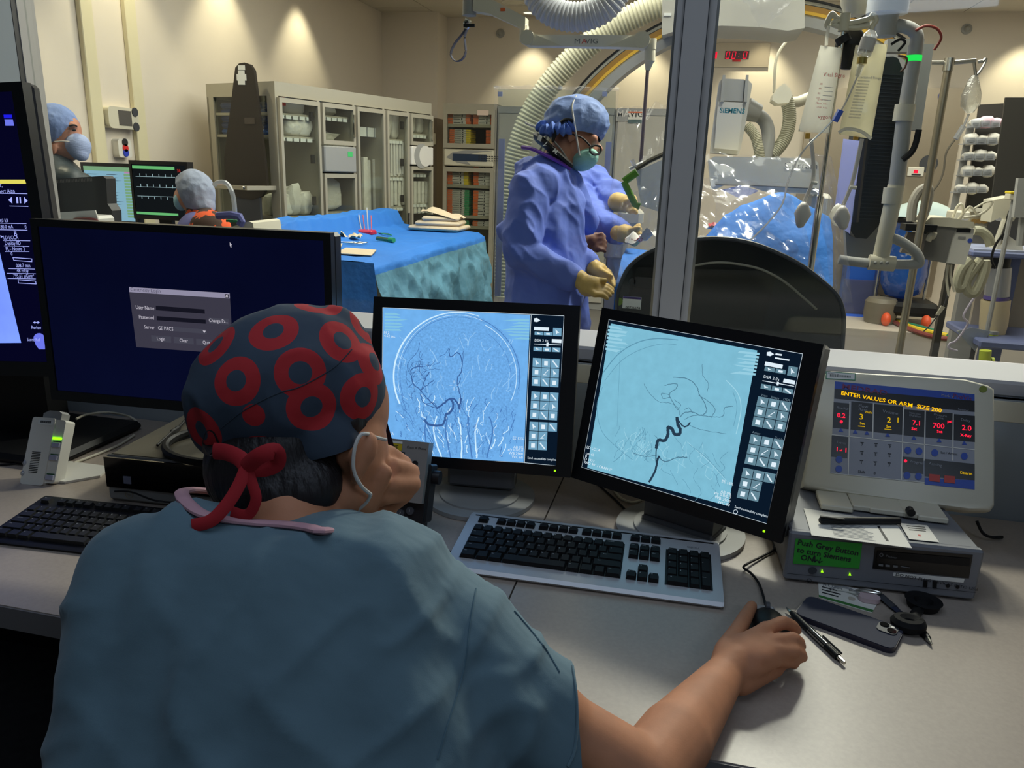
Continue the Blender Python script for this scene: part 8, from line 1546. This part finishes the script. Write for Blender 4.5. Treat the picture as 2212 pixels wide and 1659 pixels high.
for r, (y_, xa, xb) in enumerate(rows_):
    for k in range(3):
        x0, x1 = xa + (xb - xa) * k / 3, xa + (xb - xa) * (k + 1) / 3; n_ = ('top', 'second', 'third', 'fourth', 'lowest')[r]; tt = thing('supply_bin', 'clear supply bin in the %s row of the black rack, %s of three' % (n_, ('left', 'middle', 'right')[k]), 'bin', at((x0 + x1) / 2, y_ + 10, Yr - .05), 'clear bins on the black rack'); part('tray', MB().prism(ppoly([(x0 + 1, y_ + 10), (x0, y_ - 2), (x1 - 2, y_ - 2), (x1 - 1, y_ + 10)], Yr - .07)[::-1], Yr - .07, Yr - .06, 'y').prism(ppoly([(x0 + 1, y_ + 10), (x1 - 1, y_ + 10), (x1 - 1, y_ + 12), (x0 + 1, y_ + 12)], Yr - .07)[::-1], Yr - .07, Yr + .1, 'y'), m_bin, tt, world=True)
        part('label', pbox(MB(), x0 + 4, y_ + 3, x1 - 5, y_ + 8, Yr - .076, .004), m_inkg, tt, world=True); c_ = at((x0 + x1) / 2, y_ + 2, Yr); part('contents', MB(Matrix.Translation(c_) @ Matrix.Rotation(.25 * (k - 1) + .1 * r, 4, 'Y')).box((0, 0, 0), (.075, .12, .05 + .03 * ((r + k) % 2)), bev=.018), (m_pack, mat('pack_pink', (226, 186, 200), .6))[r == 0 and k > 0], tt, 60, world=True, kind='stuff')
t = thing('drip_stand', 'thin drip stand with curled hooks in front of the black rack', 'drip stand', (at(2190, 300, 6.2).x, 6.6, 0)); q = at(2209, 240, 6.6); part('pole', MB().cyl((0, 0, 0), (0, 0, q.z), .013, 10), mat('pole_steel', (150, 142, 124), .3, .7), t); part('hook', MB().tube(spline(pt([(2205, 244), (2180, 243), (2172, 240), (2166, 250), (2172, 258), (2178, 250), (2180, 242)], 6.56), 5), .008, 6), m_chrome, t, world=True); part('base', MB().lathe([(0, 0), (.22, 0), (.2, .03), (0, .05)], 20), m_dgrey, t)
# anaesthesia trolley
Ya = 5.6; xa0, xa1 = at(2100, 545, Ya).x, at(2330, 545, Ya).x; zs = at(2110, 545, Ya).z; m_tr = mat('trolley_blue', (104, 114, 156), .45); m_trl = mat('trolley_light', (168, 176, 206), .4)
t = thing('trolley', 'blue-grey anaesthesia trolley cut off by the right edge of the picture', 'trolley', ((xa0 + xa1) / 2, Ya + .3, 0))
part('shelf', MB().b2((xa0, Ya, zs - .03), (xa1, Ya + .55, zs + .01), bev=.01), m_tr, t, world=True, label='top shelf'); part('shelf_mat', MB().b2((xa0 + .01, Ya + .01, zs + .01), (xa1, Ya + .54, zs + .02)), m_trl, t, world=True); zl = at(2130, 735, Ya - .2).z
part('shelf', MB().b2((at(2114, 740, Ya - .2).x, Ya - .22, zl - .05), (xa1, Ya + .5, zl + .0), bev=.01), m_tr, t, world=True, label='bottom shelf'); part('column', MB().b2((at(2186, 640, Ya).x, Ya + .15, .08), (at(2210, 640, Ya).x, Ya + .4, zs - .03)), m_tr, t, world=True); part('back_panel', MB().b2((at(2160, 620, Ya).x, Ya + .4, zl), (xa1, Ya + .44, zs - .03)), mat('panel_taupe', (176, 164, 146), .5), t, world=True); part('foot', MB().b2((at(2070, 715, Ya).x, Ya + .1, .05), (at(2140, 715, Ya).x, Ya + .3, .16), bev=.02), m_tr, t, world=True)
for x in (at(2125, 745, Ya).x, xa1 - .1): part('caster', MB().cyl((x, Ya, .05), (x + .04, Ya, .05), .05, 14), m_dgrey, t, world=True)
part('clear_tray', MB().prism(ppoly([(2068, 716), (2100, 708), (2140, 716), (2106, 758)], Ya - .1)[::-1], Ya - .1, Ya - .08, 'y'), clear('tray_clear', (190, 200, 206), .14, .4), t, world=True)
t = thing('absorber', 'translucent canister with a purple base over a cream jar on the trolley', 'canister', at(2148, 725, Ya - .05)); q = [at(x, y, 5.7) for x, y in ((2162, 556), (2158, 578), (2153, 640), (2151, 648), (2146, 700), (2142, 726))]
part('black_top', MB().tube([q[0], q[1]], .062, 18), m_black, t, world=True); part('canister', MB().tube([q[1], q[2]], .075, 18), clear('canister_clear', (214, 208, 196), .12, .5), t, world=True); part('purple_base', MB().tube([q[2], q[3]], .076, 18), mat('base_purple', (84, 72, 140), .5), t, world=True); part('jar', MB().tube([q[3], q[4], q[5]], [.088, .085, .075], 18), mat('jar_cream', (196, 180, 146), .5), t, world=True)
t = thing('patient_monitor', 'cream patient monitor seen edge-on on the trolley shelf', 'display', at(2178, 545, Ya + .1)); part('case', MB().prism(ppoly([(2148, 432), (2190, 424), (2212, 430), (2190, 478), (2176, 480), (2160, 470), (2140, 480)], Ya + .1)[::-1], Ya + .1, Ya + .3, 'y'), m_cream, t, world=True); part('screen_edge', MB().prism(ppoly([(2183, 456), (2186, 458), (2176, 520), (2164, 518)], Ya + .05)[::-1], Ya + .05, Ya + .09, 'y'), m_black, t, world=True); part('stem', MB().tube(pt([(2172, 474), (2158, 512), (2150, 545)], Ya + .1), .022, 10), m_cream, t, world=True); part('foot', MB().prism(ppoly([(2150, 545), (2156, 532), (2178, 510), (2206, 530), (2210, 545)], Ya + .1)[::-1], Ya + .08, Ya + .25, 'y'), m_cream, t, world=True)
t = thing('module_rack', 'cream module rack with a row of gold sockets behind the ventilator', 'medical device', at(2140, 500, 6.2)); part('case', pbox(MB(), 2092, 455, 2160, 492, 6.2, .2, .01), mat('rack_cream', (188, 178, 148), .5), t, world=True); part('top_bar', pbox(MB(), 2095, 452, 2212, 459, 6.15, .05), m_cream, t, world=True)
for k in range(5): part('socket', MB().prism(circ(.018, 12, at(2104 + k * 11, 478, 6.19).x, at(2104 + k * 11, 478, 6.19).z), 6.185, 6.2, 'y'), mat('socket_gold', (150, 116, 60), .4), t, world=True)
part('leg', MB().b2((at(2100, 492, 6.3).x, 6.3, 0), (at(2150, 492, 6.3).x, 6.38, at(2120, 491, 6.3).z)), m_grey, t, world=True); part('small_module', pbox(MB(), 2062, 456, 2096, 476, 6.0, .2, .01), m_cream, t, world=True)
t = thing('sharps_box', 'pale tub with a yellow lid at the right edge', 'tub', at(2192, 425, 5.5)); part('tub', pbox(MB(), 2180, 418, 2200, 432, 5.5, .08, .005), m_cream, t, world=True); part('lid', pbox(MB(), 2183, 413, 2200, 419, 5.49, .1, .004), m_yel, t, world=True); q = at(2190, 432, 5.54); part('post', MB().cyl((q.x, 5.54, 0), (q.x, 5.54, q.z), .015, 8), m_grey, t, world=True)
t = thing('grey_display', 'flat grey display back rising at the right edge', 'display', at(2205, 480, 5.2)); part('panel', MB().prism(ppoly([(2200, 385), (2260, 385), (2240, 470), (2190, 470)], 5.2)[::-1], 5.2, 5.24, 'y'), m_boom, t, world=True); part('arm', MB().tube(pt([(2212, 462), (2204, 530)], 5.25), .025, 8), m_grey, t, world=True)
def loose(lb, pts, Y, r, m_, cat='tube'): return solo(cat if cat != 'tube' else 'breathing_tube', lb, cat, MB().tube(spline(pt(pts, Y), 8), r, 10), m_)
loose('cream corrugated tube in a tight loop under the ventilator', [(2098, 560), (2078, 582), (2068, 610), (2072, 622), (2084, 615), (2092, 590), (2102, 566)], 5.2, .030, m_hosec); loose('cream corrugated tube in a long loop left of the absorber', [(2120, 560), (2098, 590), (2086, 612), (2092, 630), (2106, 632), (2118, 610), (2128, 580), (2130, 562)], 5.2, .030, m_hosec); loose('cream tube arching behind the ventilator', [(2104, 498), (2120, 500), (2134, 512), (2140, 530)], 5.2, .028, m_hosec)
for pts_, lb in (([(2058, 470), (2068, 446), (2078, 442), (2080, 462), (2072, 476)], 'thin cream lead arching over the small module'), ([(2070, 474), (2090, 450), (2098, 448), (2110, 462)], 'second thin cream lead beside the module rack'), ([(2102, 452), (2126, 438), (2144, 436), (2130, 455), (2108, 466), (2082, 470)], 'cream lead crossing to the patient monitor'), ([(2112, 632), (2082, 680), (2090, 700), (2066, 735), (2052, 742), (2050, 752), (2068, 758)], 'pale lilac lead trailing to the floor by the trolley'), ([(2168, 505), (2150, 530), (2142, 560), (2150, 580)], 'thin dark lead hanging from the patient monitor')): solo('cable', lb, 'cable', MB().tube(spline(pt(pts_, 5.0 if 'lilac' not in lb else 5.4), 8), .007, 6), m_black if 'dark' in lb else (mat('lead_lilac', (186, 178, 196), .4) if 'lilac' in lb else m_cream))
def floor_cable(lb, pts, r, m_): return solo('floor_hose', lb, 'hose', MB().tube(spline([tuple(onz(x, y, r + .005)) for x, y in pts], 8), r, 8), m_)
floor_cable('yellow hose snaking over the floor on the right', [(1868, 667), (1895, 671), (1935, 692), (1975, 708), (2020, 719), (2068, 728)], .022, mat('hose_yellow', (232, 200, 60), .4)); floor_cable('dark red hose snaking over the floor on the right', [(1862, 672), (1900, 682), (1945, 702), (1990, 720), (2030, 730), (2062, 732)], .022, mat('hose_red', (130, 62, 60), .45)); floor_cable('green hose snaking over the floor on the right', [(1822, 665), (1860, 668), (1900, 677), (1940, 694), (2000, 710), (2066, 730)], .022, mat('hose_green', (50, 130, 100), .45)); floor_cable('light blue hose coiled on the floor on the right', [(1822, 669), (1865, 673), (1905, 676), (1926, 671), (1905, 662), (1870, 658), (1853, 661), (1860, 667), (1890, 672)], .020, mat('hose_blue', (80, 150, 190), .45))
t = thing('green_bottle', 'lime green bottle with a grey cap on the lower trolley shelf', 'bottle', at(2146, 734, 5.6)); part('body', MB().tube(pt([(2145, 734), (2146, 722)], 5.6), .028, 14), mat('lime', (176, 190, 44), .4), t, world=True); part('cap', MB().tube(pt([(2146, 722), (2147, 716)], 5.6), .029, 14), m_grey, t, world=True)
t = thing('green_bottle', 'lime green canister hanging below the trolley shelf', 'bottle', at(2126, 786, 5.2)); part('body', MB().tube(pt([(2126, 785), (2129, 757)], 5.2), .034, 14), mat('lime', (176, 190, 44), .4), t, world=True); part('side_cap', MB().tube(pt([(2140, 782), (2146, 782)], 5.2), .03, 14), mat('lime', (176, 190, 44), .4), t, world=True)
t = thing('hub_weight', 'small grey drum on the floor by the trolley foot', 'canister', onz(2064, 758, 0)); part('drum', MB().lathe([(0, 0), (.07, 0), (.07, .14), (.05, .16), (0, .16)], 18), m_trl, t)
t = thing('dropped_tag', 'cream tag on a dark string near the floor hoses', 'tag', at(2036, 660, 5.2)); part('tag', MB().prism(ppoly([(2034, 660), (2042, 664), (2028, 682), (2022, 680)], 5.2)[::-1], 5.2, 5.21, 'y'), m_cream, t, world=True); part('string', MB().tube(spline(pt([(2050, 620), (2044, 645), (2038, 662), (2025, 682), (2008, 704), (1995, 716)], 5.21), 6), .004, 5), m_dgrey, t, world=True)
